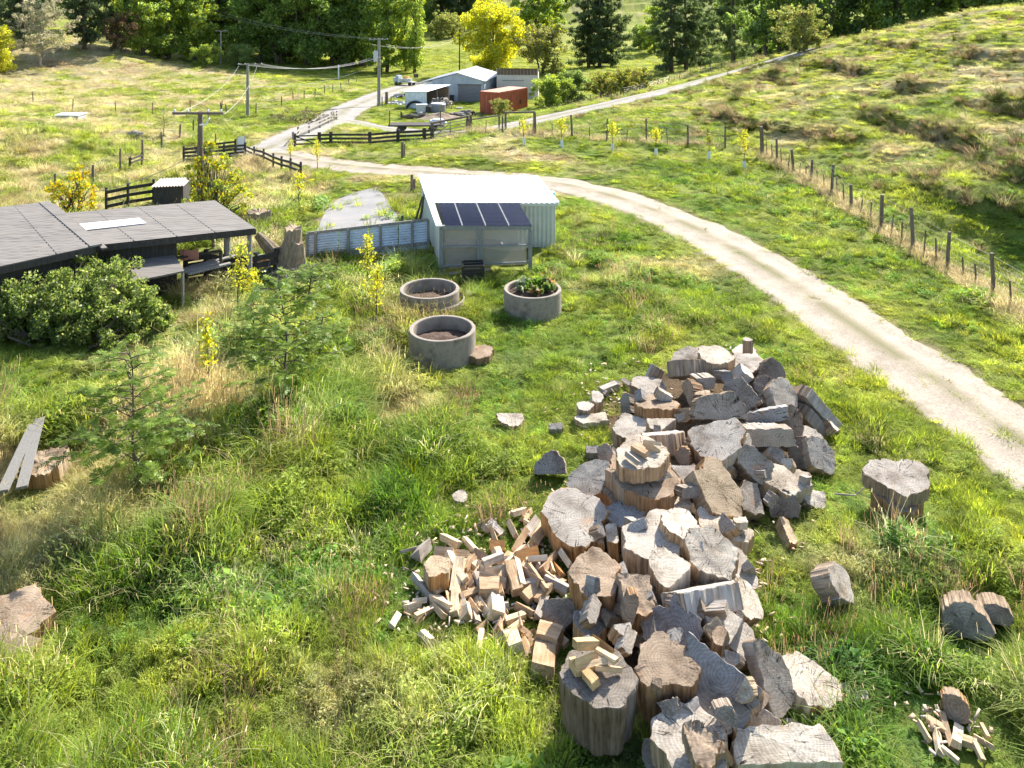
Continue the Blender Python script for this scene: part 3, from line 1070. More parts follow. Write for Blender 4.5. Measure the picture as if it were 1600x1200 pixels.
def trees():
    T = 'tree'
    L = [  # name, label, kind, px, py, scale
        ('bare_tree', 'thin pale grey tree with few leaves standing alone in the straw paddock', 'bare', 66, 104, 1.0),
        ('autumn_tree', 'bright yellow-green tree cut off by the left edge of the picture', 'gold', -6, 116, .62),
        ('conifer_tree', 'dark conifer just behind the pale bare tree', 'cypress', 36, 76, 1.0),
        ('conifer_tree', 'broad dark conifer between the pale bare tree and the reddish shrub', 'cypress', 132, 78, 1.05),
        ('conifer_tree', 'dark conifer in the far left corner behind the yellow tree', 'cypress', -18, 74, 1.0),
        ('shrub', 'reddish brown half bare shrub at the paddock edge beside the green poplars', 'red_shrub', 186, 83, 1.0),
        ('poplar_tree', 'first green poplar right of the reddish shrub', 'poplar', 224, 88, 1.0),
        ('poplar_tree', 'tall green poplar with a bare lower trunk, second right of the reddish shrub', 'poplar_b', 262, 92, 1.0),
        ('poplar_tree', 'pale green poplar at the corner of the straw paddock', 'poplar', 305, 99, .95),
        ('shrub', 'sunlit leafy shrub under the pale poplar at the paddock corner', 'shrub', 318, 106, .8),
        ('shrub', 'low grey-green shrub right of the small far power pole', 'shrub_b', 372, 107, .85),
        ('willow_tree', 'dark willow right behind the low grey-green shrub', 'willow_b', 400, 98, 1.0),
        ('willow_tree', 'very dark willow behind the pale cross-armed pole', 'willow', 440, 100, 1.0),
        ('willow_tree', 'dark willow in the middle of the shaded tree row', 'willow_b', 482, 101, 1.05),
        ('willow_tree', 'dark willow over the short white marker post', 'willow', 524, 102, 1.0),
        ('willow_tree', 'dark willow just left of the tall transformer pole', 'willow_b', 562, 104, 1.0),
        ('poplar_tree', 'light green poplar just right of the tall transformer pole', 'poplar', 604, 111, .92),
        ('column_poplar', 'narrow upright yellow-green poplar beside the bright paddock', 'column', 648, 113, 1.0),
        ('column_poplar', 'second narrow poplar half hidden by the upright yellow-green one', 'column', 634, 110, .9),
        ('autumn_tree', 'large golden yellow tree behind the grey garage', 'gold', 777, 112, 1.05),
        ('olive_tree', 'rounded olive-brown tree right of the golden tree', 'olive', 845, 116, 1.0),
        ('pine_tree', 'left one of the three tall pines behind the scrubby hedge', 'pine', 920, 106, 1.0),
        ('pine_tree', 'middle one of the three tall pines behind the scrubby hedge', 'pine_b', 937, 106, 1.0),
        ('pine_tree', 'right one of the three tall pines behind the scrubby hedge', 'pine', 956, 104, .95),
        ('pine_tree', 'big pine with low boughs where the uphill road fence begins', 'pine', 1050, 113, 1.0),
        ('pine_tree', 'thin-trunked pine second along the uphill road fence', 'pine_b', 1072, 111, 1.0),
        ('pine_tree', 'dark pine third along the uphill road fence', 'pine', 1094, 104, 1.0),
        ('pine_tree', 'lone dark-trunked pine beside the upper part of the hill road', 'pine_b', 1146, 94, 1.0),
        ('leafy_tree', 'green leafy tree just right of the lone dark-trunked pine', 'willow', 1188, 84, .95),
        ('leafy_tree', 'yellow-green young tree behind the big low-boughed pine', 'poplar', 1022, 82, .6),
        ('shrub', 'pale feathery shrub at the top end of the hill road', 'pale_shrub', 1256, 80, 1.15),
        ('leafy_shrub', 'dense green shrub just right of the red container', 'shrub', 858, 167, .92),
        ('leafy_shrub', 'grey-green shrub second right of the red container', 'shrub_b', 896, 160, .92),
        ('scrub_bush', 'scrubby olive bush beside the road fence, third right of the container', 'hedge_shrub', 942, 154, 1.0),
        ('scrub_bush', 'scrubby yellowish bush beside the road fence, fourth right of the container', 'hedge_shrub', 974, 150, 1.0),
        ('scrub_bush', 'last scrubby bush beside the road fence before the bright paddock', 'hedge_shrub', 1002, 142, .9),
        ('scrub_bush', 'small pale bush in front of the red container', 'pale_shrub', 786, 182, .5),
        ('far_pine', 'tall dark pine on the far side of the bright paddock', 'pine', 690, 42, 1.5),
        ('far_pine', 'second dark pine far behind the bright paddock', 'pine_b', 712, 46, 1.5),
        ('far_pine', 'third dark pine far behind the bright paddock beside the golden tree', 'pine', 738, 45, 1.5),
        ('far_shrub', 'small pale shrub far off between bright paddock and dark pines', 'pale_shrub', 688, 62, 1.2),
        ('far_shrub', 'small pale shrub far off, close left of the golden tree', 'pale_shrub', 708, 58, 1.1),
        ('far_tree', 'green tree rising behind the olive-brown tree', 'poplar', 838, 66, 1.0),
        ('far_tree', 'yellowish tree at the foot of the terraced far hill', 'poplar_b', 864, 60, .95),
        ('far_shrub', 'dark low shrub at the foot of the terraced far hill', 'shrub_b', 1000, 76, 1.0),
    ]
    for nm, lb, k, px, py, s in L:
        pt = G(px, py, .05)
        s = s * (.62 + .0042 * pt.y)
        plant(nm, 'shrub' if 'shrub' in nm or 'bush' in nm else T, lb, k, pt, s, 'pines beside the hill road' if nm == 'pine_tree' else None)
    # the wood behind the left paddock and behind the hill
    names = ['dark evergreen tree at the left end of the wood behind the pale bare tree', 'dark evergreen tree behind the broad conifer', 'dark evergreen tree behind the reddish shrub',
             'dark tree behind the first green poplar', 'dark tree behind the small far power pole', 'dark tree behind the low grey-green shrub', 'dark tree behind the pale cross-armed pole', 'dark tree behind the shaded willow row',
             'dark tree behind the short white marker post']
    for i, px in enumerate((-40, 60, 165, 235, 338, 372, 430, 490, 545)):
        X = (px - 800) / FPX * (178 + 8 * (i % 2)); Y = 178 + 8 * (i % 2)
        plant('wood_tree', T, names[i], 'dark', Vector((X, Y, gz(X, Y) - .1)), 1.5, 'dark wood behind the left paddock')
    hb = [(37, 113, 'leafy tree at the left end of the wood on the hill brow'), (43, 109, 'dense tree on the hill brow behind the pale feathery shrub'), (49, 109, 'second tree right of the pale feathery shrub on the hill brow'),
          (54, 105, 'dark tree over the middle of the hill brow'), (59, 105, 'dark tree on the hill brow right of the middle'), (63, 100, 'dark tree over the highest part of the grassy brow'),
          (69, 100, 'dark tree at the right end of the hill brow wood'), (77, 96, 'last dark tree in the top right corner')]
    for i, (x, y, lb) in enumerate(hb):
        plant('brow_tree', T, lb, ('willow', 'dark', 'willow_b')[i % 3], Vector((x, y, gz(x, y) - .1)), 1.05, 'wood along the hill brow')
    fb = [(-118, 200), (-96, 215), (-74, 205), (-50, 215), (40, 250), (62, 205), (80, 215), (100, 205), (118, 210), (-36, 290), (140, 205)]
    far_names = ['leftmost tree of the back row beyond the wood', 'second tree of the back row beyond the wood', 'third tree of the back row beyond the wood', 'tree of the back row behind the narrow poplars',
                 'back tree seen between the pine groups', 'back tree above the hill road pines', 'back tree behind the lone pine', 'back tree behind the hill brow left end', 'back tree behind the hill brow', 'back tree left of the far dark pines', 'back tree beyond the top right corner']
    for i, (x, y) in enumerate(fb):
        if i == 4: continue
        plant('back_tree', T, far_names[i], ('dark', 'willow_b')[i % 2], Vector((x, y, gz(x, y) - .2)), 1.9, 'back row of trees across the valley')
trees()

# ---- plants close to the camera, with leaves at their true size
def leafy_plant(name, cat, label, loc, blobs, leaf, dens, col, seed, stems=8, bark='bark', group=None, up=.3, aspect=.55, thick=18):
    """blobs: (x, y, z, radius) in the plant's own space"""
    g = np.random.default_rng(seed)
    e = thing(name, label, cat, loc, 0, group)
    mb = MB()
    C, Rr = [], []
    for (x, y, z, r) in blobs:
        for k in range(int(thick * r * r) + 8):
            d = g.normal(size=3); d /= np.linalg.norm(d)
            q = np.array([x, y, z]) + d * r * g.uniform(.55, 1.05) * np.array([1, 1, .85])
            if q[2] < .03: continue
            C.append(q); Rr.append(.22 * r ** .5 * g.uniform(.7, 1.3))
        limb(mb, (x * .3, y * .3, -.05), (x, y, z), .05, .012, g, .05, 4, 5)
        for k in range(stems):
            d = g.normal(size=3); d[2] = abs(d[2])
            limb(mb, (x * .5, y * .5, z * .4), np.array([x, y, z]) + d / np.linalg.norm(d) * r * .95, .02, .005, g, .05, 3, 4)
    for nm, me in (('trunk', mb_mesh(mb, 'trunk', M[bark])), ('crown', crown_mesh('crown', [cards(C, Rr, dens, leaf, col, g, up=up, aspect=aspect)]))):
        o = bpy.data.objects.new(nm, me); COL.objects.link(o); o.parent = e
    return e

def feathery(name, label, loc, h, w, seed, col, dens=40, boughs=34, group=None):
    """a young wattle: an upright stem, long spreading sprays of fern-like leaflets"""
    g = np.random.default_rng(seed)
    e = thing(name, label, 'sapling', loc, 0, group)
    mb = MB()
    tip = np.array([g.normal(0, .1), g.normal(0, .1), h])
    limb(mb, (0, 0, -.05), tip, .035, .006, g, .015, 6, 6)
    P_, F_, C_ = [], [], []
    Vs = []
    for i in range(boughs):
        t = .16 + .82 * i / boughs
        az = i * 2.4 + g.normal(0, .4)
        ln = w / 2 * (1 - t) ** .55 * g.uniform(.6, 1.1) + .12
        q = tip * t
        en = q + np.array([math.cos(az) * ln, math.sin(az) * ln, ln * g.uniform(.0, .55)])
        limb(mb, q, en, .012, .004, g, .04, 3, 4)
        nf = max(5, int(ln / .075))
        for f in np.linspace(.25, 1, nf):
            c0 = q + (en - q) * f
            fa = az + g.normal(0, 1.0)
            fd = np.array([math.cos(fa), math.sin(fa), g.normal(-.05, .25)])
            fl = g.uniform(.14, .26)
            sd_ = np.cross(fd, [0, 0, 1]); sd_ /= np.linalg.norm(sd_) + 1e-9
            cc = np.array(col[g.integers(len(col))]) * g.uniform(.7, 1.3)
            for k in range(dens // 5):                          # leaflets along a frond, in pairs
                u = (k + 1) / (dens // 5)
                for sgn in (-1, 1):
                    a = c0 + fd * fl * u
                    L = .055 * math.sin(math.pi * min(.95, u * .85 + .1)) + .015
                    b = a + sd_ * sgn * L + fd * L * .45 + np.array([0, 0, g.normal(-.006, .012)])
                    n_ = len(Vs)
                    Vs += [a - fd * .011, a + fd * .011, b + fd * .009, b - fd * .009]
                    F_.append((n_, n_ + 1, n_ + 2, n_ + 3)); C_ += [cc] * 4
    me = np_mesh('crown', np.array(Vs), np.array(F_), M['leaf'], {'leaf': np.c_[np.array(C_), np.ones(len(C_))]}, link=False)
    for nm, m_ in (('trunk', mb_mesh(mb, 'trunk', M['bark'])), ('crown', me)):
        o = bpy.data.objects.new(nm, m_); COL.objects.link(o); o.parent = e
    return e

def whip(name, label, loc, h, seed, col, guard=False, group=None, w=.34, leaf=.085, low=.3, dens=6):
    """a young yellow poplar whip, in some cases with a tree guard at its foot"""
    g = np.random.default_rng(seed)
    e = thing(name, label, 'sapling', loc, 0, group)
    mb = MB()
    tip = np.array([g.normal(0, .04) * h, g.normal(0, .04) * h, h])
    limb(mb, (0, 0, -.05), tip, .022, .006, g, .01, 5, 6)
    C, Rr = [], []
    for i in range(17):
        t = low + (1 - low) * i / 17
        az = i * 2.4
        ln = w * (1.15 - t) * g.uniform(.4, 1.5)
        q = tip * t
        en = q + np.array([math.cos(az) * ln * .5, math.sin(az) * ln * .5, ln * 1.0])
        limb(mb, q, en, .008, .003, g, .03, 2, 4)
        for f in (.45, .75, 1): C.append(q + (en - q) * f + g.normal(size=3) * .04); Rr.append(.10 + .05 * h / 2)
    for nm, m_ in (('trunk', mb_mesh(mb, 'trunk', M['bark'])), ('crown', crown_mesh('crown', [cards(C, Rr, dens, leaf, col, g)]))):
        o = bpy.data.objects.new(nm, m_); COL.objects.link(o); o.parent = e
    if guard:
        gb = MB()
        gb.tube([(0, 0, 0), (0, 0, .42)], .085, 10, caps=False)
        gb.tube([(0, 0, .01), (0, 0, .415)], .079, 10, caps=False)
        gb.build('tree_guard', M['guard'], e, True)
    return e

M['guard'] = rough_mat('pale_plastic', (.62, .68, .72), (.74, .80, .82), 5, .5, bumps=0)

def near_plants():
    rel = lambda px, py, o, z, r: tuple(np.r_[hit(px, py, lambda x, y: base_z(x, y) + z)[:2] - np.array(o[:2]), z, r])
    o = G(120, 545)
    leafy_plant('laurel_bush', 'bush', 'large glossy green bush in front of the dark tar-roofed barn', o,
                [rel(px, py, o, z, r) for px, py, z, r in ((15, 462, .85, .8), (70, 448, .95, .85), (130, 440, .98, .82), (178, 452, .95, .8), (100, 470, 1.0, .8), (45, 480, .8, .8), (150, 485, .75, .75), (205, 475, .7, .6), (225, 495, .55, .6), (40, 500, .6, .9), (120, 500, .6, .95), (185, 520, .45, .6), (-50, 485, .75, .9), (-30, 520, .5, .8), (92, 470, .8, .7), (250, 505, .35, .35))],
                .085, 105, ((.09, .14, .03), (.14, .20, .045), (.20, .26, .065), (.28, .31, .11)), 301, thick=58)
    CLEAR.append((o.x, o.y, 3.2))
    o = G(112, 345)
    leafy_plant('autumn_bush', 'bush', 'yellow leaved bush behind the dark barn roof ridge', o, [(0, 0, 1.3, .62), (-.7, .1, 1.05, .5), (.6, .1, 1.0, .5), (.1, .3, 1.75, .42), (-.3, -.2, .6, .7), (.5, 0, .5, .6)], .13, 26, (YEL, GLD, YLG, LTG), 302)
    o = G(334, 352)
    leafy_plant('autumn_tree', 'tree', 'yellow-green young tree round the foot of the near power pole', o, [(0, 0, 1.7, .75), (-.55, .2, 1.3, .65), (.6, -.1, 1.2, .7), (.1, .1, 2.5, .5), (-.2, .1, 3.0, .32), (-.7, 0, 2.0, .45), (1.0, .2, .8, .6), (.6, .3, 1.9, .5), (-.9, .2, .7, .55), (0, 0, .7, .8), (-.45, 0, 2.5, .4)],
                .13, 24, (YLG, LTG, YEL, (.30, .27, .03), MDG), 303)
    for px, py, h, w, lb, d, bgh in ((450, 640, 2.75, 2.9, 'bushy feathery wattle sapling in the rough grass below the tree stump', 45, 46), (212, 782, 2.5, 2.7, 'thin see-through wattle sapling beside the two grey planks', 40, 50), (256, 214, 2.4, 2.6, 'pale wattle sapling in the left paddock near the low trough', 30, 26),
                                     (500, 585, 1.5, 1.7, 'small wattle sapling close right of the bushy one', 40, 24), (400, 560, 1.5, 1.6, 'small wattle sapling close left of the bushy one', 36, 22), (478, 490, 1.3, 1.8, 'dark ferny wattle sapling in front of the dead brushwood', 45, 30)):
        c = ((.12, .19, .035), (.18, .26, .05), (.26, .33, .07)) if px != 256 else ((.2, .24, .10), (.26, .28, .12))
        feathery('wattle_sapling', lb, G(px, py), h, w, int(px), c, d, bgh)
    yc = ((.52, .51, .07), (.44, .46, .06), (.52, .45, .06), (.28, .34, .05))
    for px, py, h, lb, wd in ((575, 452, 1.75, 'yellow poplar whip in front of the blue-grey corrugated fence', .5), (587, 512, 1.45, 'yellow poplar whip left of the far concrete ring', .5), (370, 505, 2.0, 'yellow poplar whip in front of the dark rail fence', .6),
                          (466, 332, 1.6, 'bushy yellow-green whip left of the concrete pad', 1.0), (453, 258, 1.5, 'yellow whip at the track junction, left one of two', .5), (496, 264, 1.6, 'yellow whip at the track junction, right one of two', .5), (324, 622, 1.6, 'thin green whip rising from the rough grass above the planks', .35), (395, 505, 1.3, 'low yellow-green whip close right of the one before the rail fence', .7), (700, 305, .9, 'tiny green whip behind the white-roofed shed', .3)):
        if px == 700: continue
        whip('poplar_whip', lb, G(px, py), h, int(px), yc if px not in (466, 324) else (YLG, LTG, YEL), False, None, wd)
    names = ['first guarded yellow sapling from the gate', 'second guarded yellow sapling from the gate', 'third guarded yellow sapling from the gate', 'fourth guarded yellow sapling from the gate, small and leaning', 'nearly bare guarded sapling between the fourth yellow one and the corner post', 'last guarded yellow sapling beside the corner strainer post']
    for i, (px, py, top) in enumerate(((819, 232, 194), (878, 233, 192), (957, 237, 196), (1025, 245, 206), (1108, 250, 214), (1163, 264, 206))):
        p = G(px, py)
        t = depth(p)
        whip('guarded_sapling', names[i], p, (py - top) * t / FPX, 400 + i, yc if i != 4 else (YLG, OLV), True, 'guarded saplings along the wire fence', .75, .11, .4, 3 if i == 4 else 5)
    o = G(470, 192)
    leafy_plant('bramble_thicket', 'bush', 'grey-brown bramble thicket beside the farm road', o, [(0, 0, .5, .9), (-1.6, .3, .5, .9), (1.6, .5, .4, .9), (-3, .5, .35, .7), (.4, 1.2, .6, .9), (2.8, 1.5, .3, .7)], .14, 20, ((.13, .12, .06), (.18, .14, .09), (.10, .11, .05)), 305)
    o = G(448, 440)
    g = np.random.default_rng(9)
    mb = MB()
    for k in range(110):
        a = np.array([g.normal(0, .55), g.normal(0, .3), g.uniform(.0, .5)])
        d = np.array([g.normal(.5, .5), g.normal(-.2, .4), g.normal(.1, .25)])
        limb(mb, a, a + d * g.uniform(.3, .9), .014, .004, g, .06, 3, 4)
    tag(mb.build('brushwood', M['pale_bark']), 'heap of dead grey brushwood at the foot of the forked stump', 'brushwood').location = o
near_plants()

# ---- rushes and brown tussocks on the scarps of the hill
def rushes():
    n = 110000
    y = rng.uniform(20, 100, n)
    x = rng.uniform(4, 70, n)
    hs = hill_side(x, y)
    k = (hs > .6) & (np.abs(x) < .7 * y + 4)
    x, y, hs = x[k], y[k], hs[k]
    near = scarp_near(x, y)
    pr = near * .42 + .006 + .03 * sm(fbm(x, y, 2.5, 79, 2), .62, .8)
    k = (rng.uniform(size=len(x)) < pr) & (track_dist(x, y) > .4)
    x, y, near = x[k], y[k], near[k]
    n = len(x)
    h = rng.uniform(.26, .52, n) * (1 + .5 * (rng.uniform(size=n) < .1))
    c = np.where((rng.uniform(size=n) < .5)[:, None], np.array([.28, .215, .135]), np.array([.36, .33, .19])) * rng.uniform(.6, 1.3, n)[:, None]
    c = np.where((rng.uniform(size=n) < .3)[:, None], np.array([.09, .11, .035]), c)
    o = scatter_object('rush_tussocks', np.stack([x, y, land(x, y) - .02], 1), rng.integers(12, 14, n), np.stack([rng.normal(0, .15, n), rng.normal(0, .15, n), rng.uniform(0, 6.28, n)], 1), np.stack([h * 1.25, h * 1.25, h], 1), c)
    tag(o, 'brown rushes and tussocks along the terraces of the hill', 'rushes', kind='stuff')
    print('rushes', n)
rushes()
# ------------------------------------------------------------------ buildings, fences, poles
M['white_roof'] = stripe_metal('white_painted_steel', (.78, .79, .78), (.86, .87, .86), None, .35)
M['green_steel'] = stripe_metal('pale_green_steel', (.52, .56, .50), (.62, .65, .59), None, .45)
M['blue_steel'] = stripe_metal('galvanised_steel', (.50, .58, .68), (.70, .77, .86), (.40, .36, .33, 1), .38, .25, 2)
M['grey_steel'] = stripe_metal('old_grey_steel', (.44, .46, .48), (.62, .64, .66), (.34, .27, .22, 1), .5, .1, 1.2)
M['tar_roof'] = rough_mat('tar_roof', (.085, .078, .072), (.17, .155, .14), 1.6, .85, (.5, 6, 1), .2, c3=(.23, .205, .18))
M['rust'] = rough_mat('rust_red_paint', (.30, .055, .025), (.45, .10, .045), 2.0, .75, (1, 1, .4), .2, c3=(.24, .09, .05))
M['rust_top'] = rough_mat('faded_rust_red', (.42, .15, .09), (.60, .30, .22), 2.0, .75, bumps=.2)
M['cream_wall'] = rough_mat('cream_board', (.56, .53, .46), (.66, .63, .56), 1.5, .8, bumps=.05)
M['pale_wall'] = rough_mat('pale_blue_grey_board', (.36, .41, .47), (.52, .57, .62), 1.2, .8, (1, 1, .4), .1)
M['door_grey'] = rough_mat('door_grey', (.16, .17, .19), (.25, .25, .26), 1.5, .6, (.3, .3, 3), .2)
M['door_white'] = rough_mat('door_cream', (.55, .54, .50), (.62, .61, .57), 1.5, .6, (.3, .3, 3), .2)
M['brown_boards'] = rough_mat('brown_boards', (.12, .085, .06), (.20, .15, .11), 3, .8, (5, 5, .5), .2)
M['concrete'] = rough_mat('concrete', (.095, .075, .052), (.29, .25, .205), 2.4, .9, (1, 1, 1), .5, c3=(.18, .15, .115))
M['soil'] = rough_mat('soil', (.022, .014, .010), (.075, .045, .030), 14, 1.0, bumps=1.0, c3=(.15, .095, .065))
M['black_plastic'] = rough_mat('black_plastic', (.012, .012, .013), (.03, .03, .03), 4, .5, bumps=.1)
M['shed_timber'] = rough_mat('shed_timber', (.16, .175, .165), (.27, .285, .27), 5, .9, (4, 4, .6), .3)
M['slab'] = rough_mat('old_concrete_slab', (.17, .165, .165), (.235, .23, .23), .9, .95, bumps=.3, c3=(.29, .27, .25))
M['white_plastic'] = rough_mat('white_plastic', (.72, .74, .76), (.82, .83, .84), 3, .5, bumps=0)
M['teal'] = rough_mat('teal_paint', (.06, .32, .28), (.10, .40, .34), 3, .5, bumps=0)
M['red_paint'] = rough_mat('faded_red_paint', (.42, .16, .11), (.52, .24, .17), 3, .6, bumps=.1)
M['clear_sheet'] = None
def sheet_material():
    m, nt, b = mat('tinted_clear_sheet')
    b.inputs['Base Color'].default_value = (.055, .06, .095, 1)
    b.inputs['Roughness'].default_value = .22
    b.inputs['Transmission Weight'].default_value = .0
    b.inputs['Alpha'].default_value = .74
    b.inputs['Specular IOR Level'].default_value = .5
    return m
M['clear_sheet'] = sheet_material()
def mesh_material():
    m, nt, b = mat('dull_plastic_netting')
    v = coord(nt)
    w = nt.nodes.new('ShaderNodeTexWave'); w.inputs['Scale'].default_value = 14
    nt.links.new(v, w.inputs['Vector'])
    b.inputs['Base Color'].default_value = (.50, .46, .39, 1)
    b.inputs['Roughness'].default_value = .5
    r = nt.nodes.new('ShaderNodeMapRange')
    r.inputs['To Min'].default_value = .22; r.inputs['To Max'].default_value = .5
    nt.links.new(w.outputs['Fac'], r.inputs[0]); nt.links.new(r.outputs[0], b.inputs['Alpha'])
    return m
M['netting'] = mesh_material()
V3 = Vector
def lerp(a, b, t): return Vector(a) + (Vector(b) - Vector(a)) * t
def posth(p, py_base, py_top): return (py_base - py_top) * depth(p) / FPX

# the concrete pad
def build_pad():
    p = resample(np.r_[PAD, PAD[:1]], .25)
    mb = MB()
    z = [gz(x, y) + .03 for x, y in p]
    c = p.mean(0)
    vs = [(x, y, zz) for (x, y), zz in zip(p, z)] + [(c[0], c[1], gz(*c) + .045)] + [(x, y, zz - .15) for (x, y), zz in zip(p, z)]
    n = len(p)
    mb.add(vs, [(i, (i + 1) % n, n) for i in range(n)] + [(i, n + 1 + i, n + 1 + (i + 1) % n, (i + 1) % n) for i in range(n)])
    tag(mb.build('concrete_pad', M['slab']), kind='structure')
build_pad()

# white-roofed shed with the glazed lean-to
def build_shed():
    zr = 1.52
    A, B = at_z(655, 273, 1.66), at_z(838, 275, 1.66)          # back eave
    F0, F1 = at_z(676, 317, zr), at_z(872, 317, zr)             # front eave of the white part
    L0, L1 = at_z(686, 353, 1.46), at_z(832, 353, 1.46)         # front eave of the lean-to
    LT1 = at_z(812, 317, zr)
    e = thing('garden_shed', 'shed with shining white steel roof and a glazed lean-to', 'shed', (0, 0, 0))
    gnd = lambda p: gz(p[0], p[1]) - .1
    q = lambda p, z=None: Vector((p[0], p[1], p[2] if z is None else z))
    # white roof
    mb = MB(); mb.corrugated([q(A), q(B), q(F1), q(F0)], .19, .012, 1); mb.build('roof', M['white_roof'], e)
    mb = MB()
    mb.slab([q(A) + V3((-.05, 0, .03)), q(A) + V3((.16, 0, .03)), q(L0) + V3((.10, -.03, .03)), q(L0) + V3((-.10, -.03, .03))], .05)
    mb.build('flashing', M['white_roof'], e); mb = MB()
    mb.slab([q(F1) + V3((-.06, 0, .03)), q(F1) + V3((.05, 0, .03)), q(B) + V3((.05, 0, .03)), q(B) + V3((-.06, 0, .03))], .05)
    mb.build('flashing', M['white_roof'], e)
    # walls of the white part: pale green corrugated steel, ribs upright
    ins = lambda p, c: q(p) + (q(c) - q(p)).normalized() * .12
    c = (np.array(A) + B + F0 + F1) / 4
    wA, wB, wF0, wF1 = [ins(p, c) for p in (A, B, F0, F1)]
    mb = MB()
    for a, b in ((wF0, wF1), (wF1, wB), (wB, wA), (wA, wF0)):
        za, zb = a.z - .04, b.z - .04
        mb.corrugated([V3((a.x, a.y, gnd(a))), V3((b.x, b.y, gnd(b))), V3((b.x, b.y, zb)), V3((a.x, a.y, za))], .15, .016, 1)
    mb.build('wall', M['green_steel'], e)
    # front gutter board under the white eave
    mb = MB(); mb.beam(q(LT1) + V3((0, -.02, -.06)), q(F1) + V3((0, -.02, -.06)), .03, .10); mb.build('fascia', M['green_steel'], e)
    # lean-to roof: four tinted sheets on rafters
    n = 4
    for i in range(n):
        t0, t1 = i / n, (i + 1) / n
        g_ = .006
        mb = MB(); mb.corrugated([lerp(F0, LT1, t0 + g_ + (.06 if i == 0 else 0)), lerp(F0, LT1, t1 - g_), lerp(L0, L1, t1 - g_), lerp(L0, L1, t0 + g_ + (.06 if i == 0 else 0))], .15, .022, 0)
        mb.build('roof_sheet', M['clear_sheet'], e)
    for i in range(n + 1):
        t = min(.985, max(.02, i / n))
        a, b = lerp(F0, LT1, t) + V3((0, 0, -.06)), lerp(L0, L1, t) + V3((0, .03, -.06))
        mb = MB(); mb.beam(a, b, .05, .09); mb.build('rafter', M['grey_timber'], e)
        if 0 < i < n:
            mb = MB()
            for k in range(17):
                p = lerp(a, b, (k + .5) / 17) + V3((0, 0, .084)); mb.box(p, (.028, .04, .012))
            mb.build('roof_clip', M['white_plastic'], e)
    # lean-to frame
    d = (q(L1) - q(L0)); d.z = 0; d.normalize()
    back = (q(F0) - q(L0)); back.z = 0; back.normalize()
    lo0, lo1 = q(L0) + d * .08 + back * .06, q(L1) - d * .06 + back * .06
    for t, w in ((0, .13), (.43, .16), (1, .12)):
        p = lerp(lo0, lo1, t); mb = MB(); mb.beam((p.x, p.y, gz(p.x, p.y) - .2), (p.x, p.y, p.z - .11), w, .11); mb.build('post', M['shed_timber'], e)
    for zf, nm in ((1.0, 'beam'), (.62, 'rail'), (.24, 'rail')):
        a, b = lo0.copy(), lo1.copy()
        for p in (a, b):
            g0 = gz(p.x, p.y); p.z = g0 + (p.z - .06 - g0) * zf
        a += back * -.075 if zf < 1 else V3((0, 0, 0)); b += back * -.075 if zf < 1 else V3((0, 0, 0))
        mb = MB(); mb.beam(a, b, .09 if zf < 1 else .11, .04 if zf < 1 else .12); mb.build(nm, M['shed_timber'], e)
    mb = MB()
    a, b = lo0 + back * .03, lo1 + back * .03
    for i, (t0, t1) in enumerate(((.03, .40), (.46, .96))):
        p, r = lerp(a, b, t0), lerp(a, b, t1)
        mb.slab([V3((p.x, p.y, gz(p.x, p.y) + .2)), V3((r.x, r.y, gz(r.x, r.y) + .2)), V3((r.x, r.y, r.z - .13)), V3((p.x, p.y, p.z - .13))], .006)
    mb.build('netting', M['netting'], e)
    mb = MB()
    p, r = lerp(a, b, .0), lerp(a, b, .55)
    mb.beam((p.x, p.y, gz(p.x, p.y) + .06), (r.x, r.y, gz(r.x, r.y) + .06), .22, .03); mb.build('kick_board', M['shed_timber'], e)
    # end walls of the lean-to
    mb = MB()
    w0, w1 = q(L0) + d * .03 + back * .1, q(F0) + d * .06 - back * .05
    mb.corrugated([V3((w0.x, w0.y, gnd(w0))), V3((w1.x, w1.y, gnd(w1))), V3((w1.x, w1.y, w1.z - .06)), V3((w0.x, w0.y, w0.z - .06))], .15, .012, 1)
    mb.build('end_wall', M['cream_wall'], e)
    # inner back wall boards and a bench seen through the netting
    mb = MB()
    p, r = wF0 + d * .1 - back * .06, lerp(wF0, wF1, .68) - back * .06
    mb.slab([V3((p.x, p.y, gnd(p))), V3((r.x, r.y, gnd(r))), V3((r.x, r.y, r.z - .1)), V3((p.x, p.y, p.z - .1))], .02)
    mb.build('back_panel', M['cream_wall'], e)
    mb = MB()
    p, r = lerp(w0, w1, .4) + d * .2, lerp(w0, w1, .4) + d * 2.2
    mb.slab([V3((p.x, p.y, .5)) , V3((r.x, r.y, .5)), V3((r.x, r.y, .5)) + back * .7, V3((p.x, p.y, .5)) + back * .7], .04)
    mb.build('bench', M['grey_timber'], e)
    EXCL.append([(wA.x, wA.y), (wB.x, wB.y), (wF1.x, wF1.y), (lo1.x, lo1.y), (lo0.x, lo0.y)])
    # blue drum end behind the right rear corner, dark crate in front
    p = Vector(at_z(858, 292, .9))
    mb = MB(); gp = gz(p.x, p.y)
    mb.tube([(p.x, p.y, gp), (p.x, p.y, gp + .3), (p.x, p.y, gp + .75), (p.x, p.y, gp + .8)], [.24, .27, .26, .2], 16)
    tag(mb.build('barrel', M['teal'], None, True), 'blue-green barrel behind the right rear corner of the white-roofed shed', 'barrel')
    p = G(739, 441)
    t = thing('crate', 'black plastic crate with slotted sides in front of the lean-to', 'crate', p, .1)
    w, h = .62, .58
    mb = MB()
    for sx, sy in ((-1, -1), (1, -1), (1, 1), (-1, 1)): mb.box((sx * w / 2, sy * w / 2 * .8, h / 2), (.05, .05, h))
    mb.box((0, 0, .02), (w, w * .8, .04)); mb.build('frame', M['black_plastic'], t)
    mb = MB()
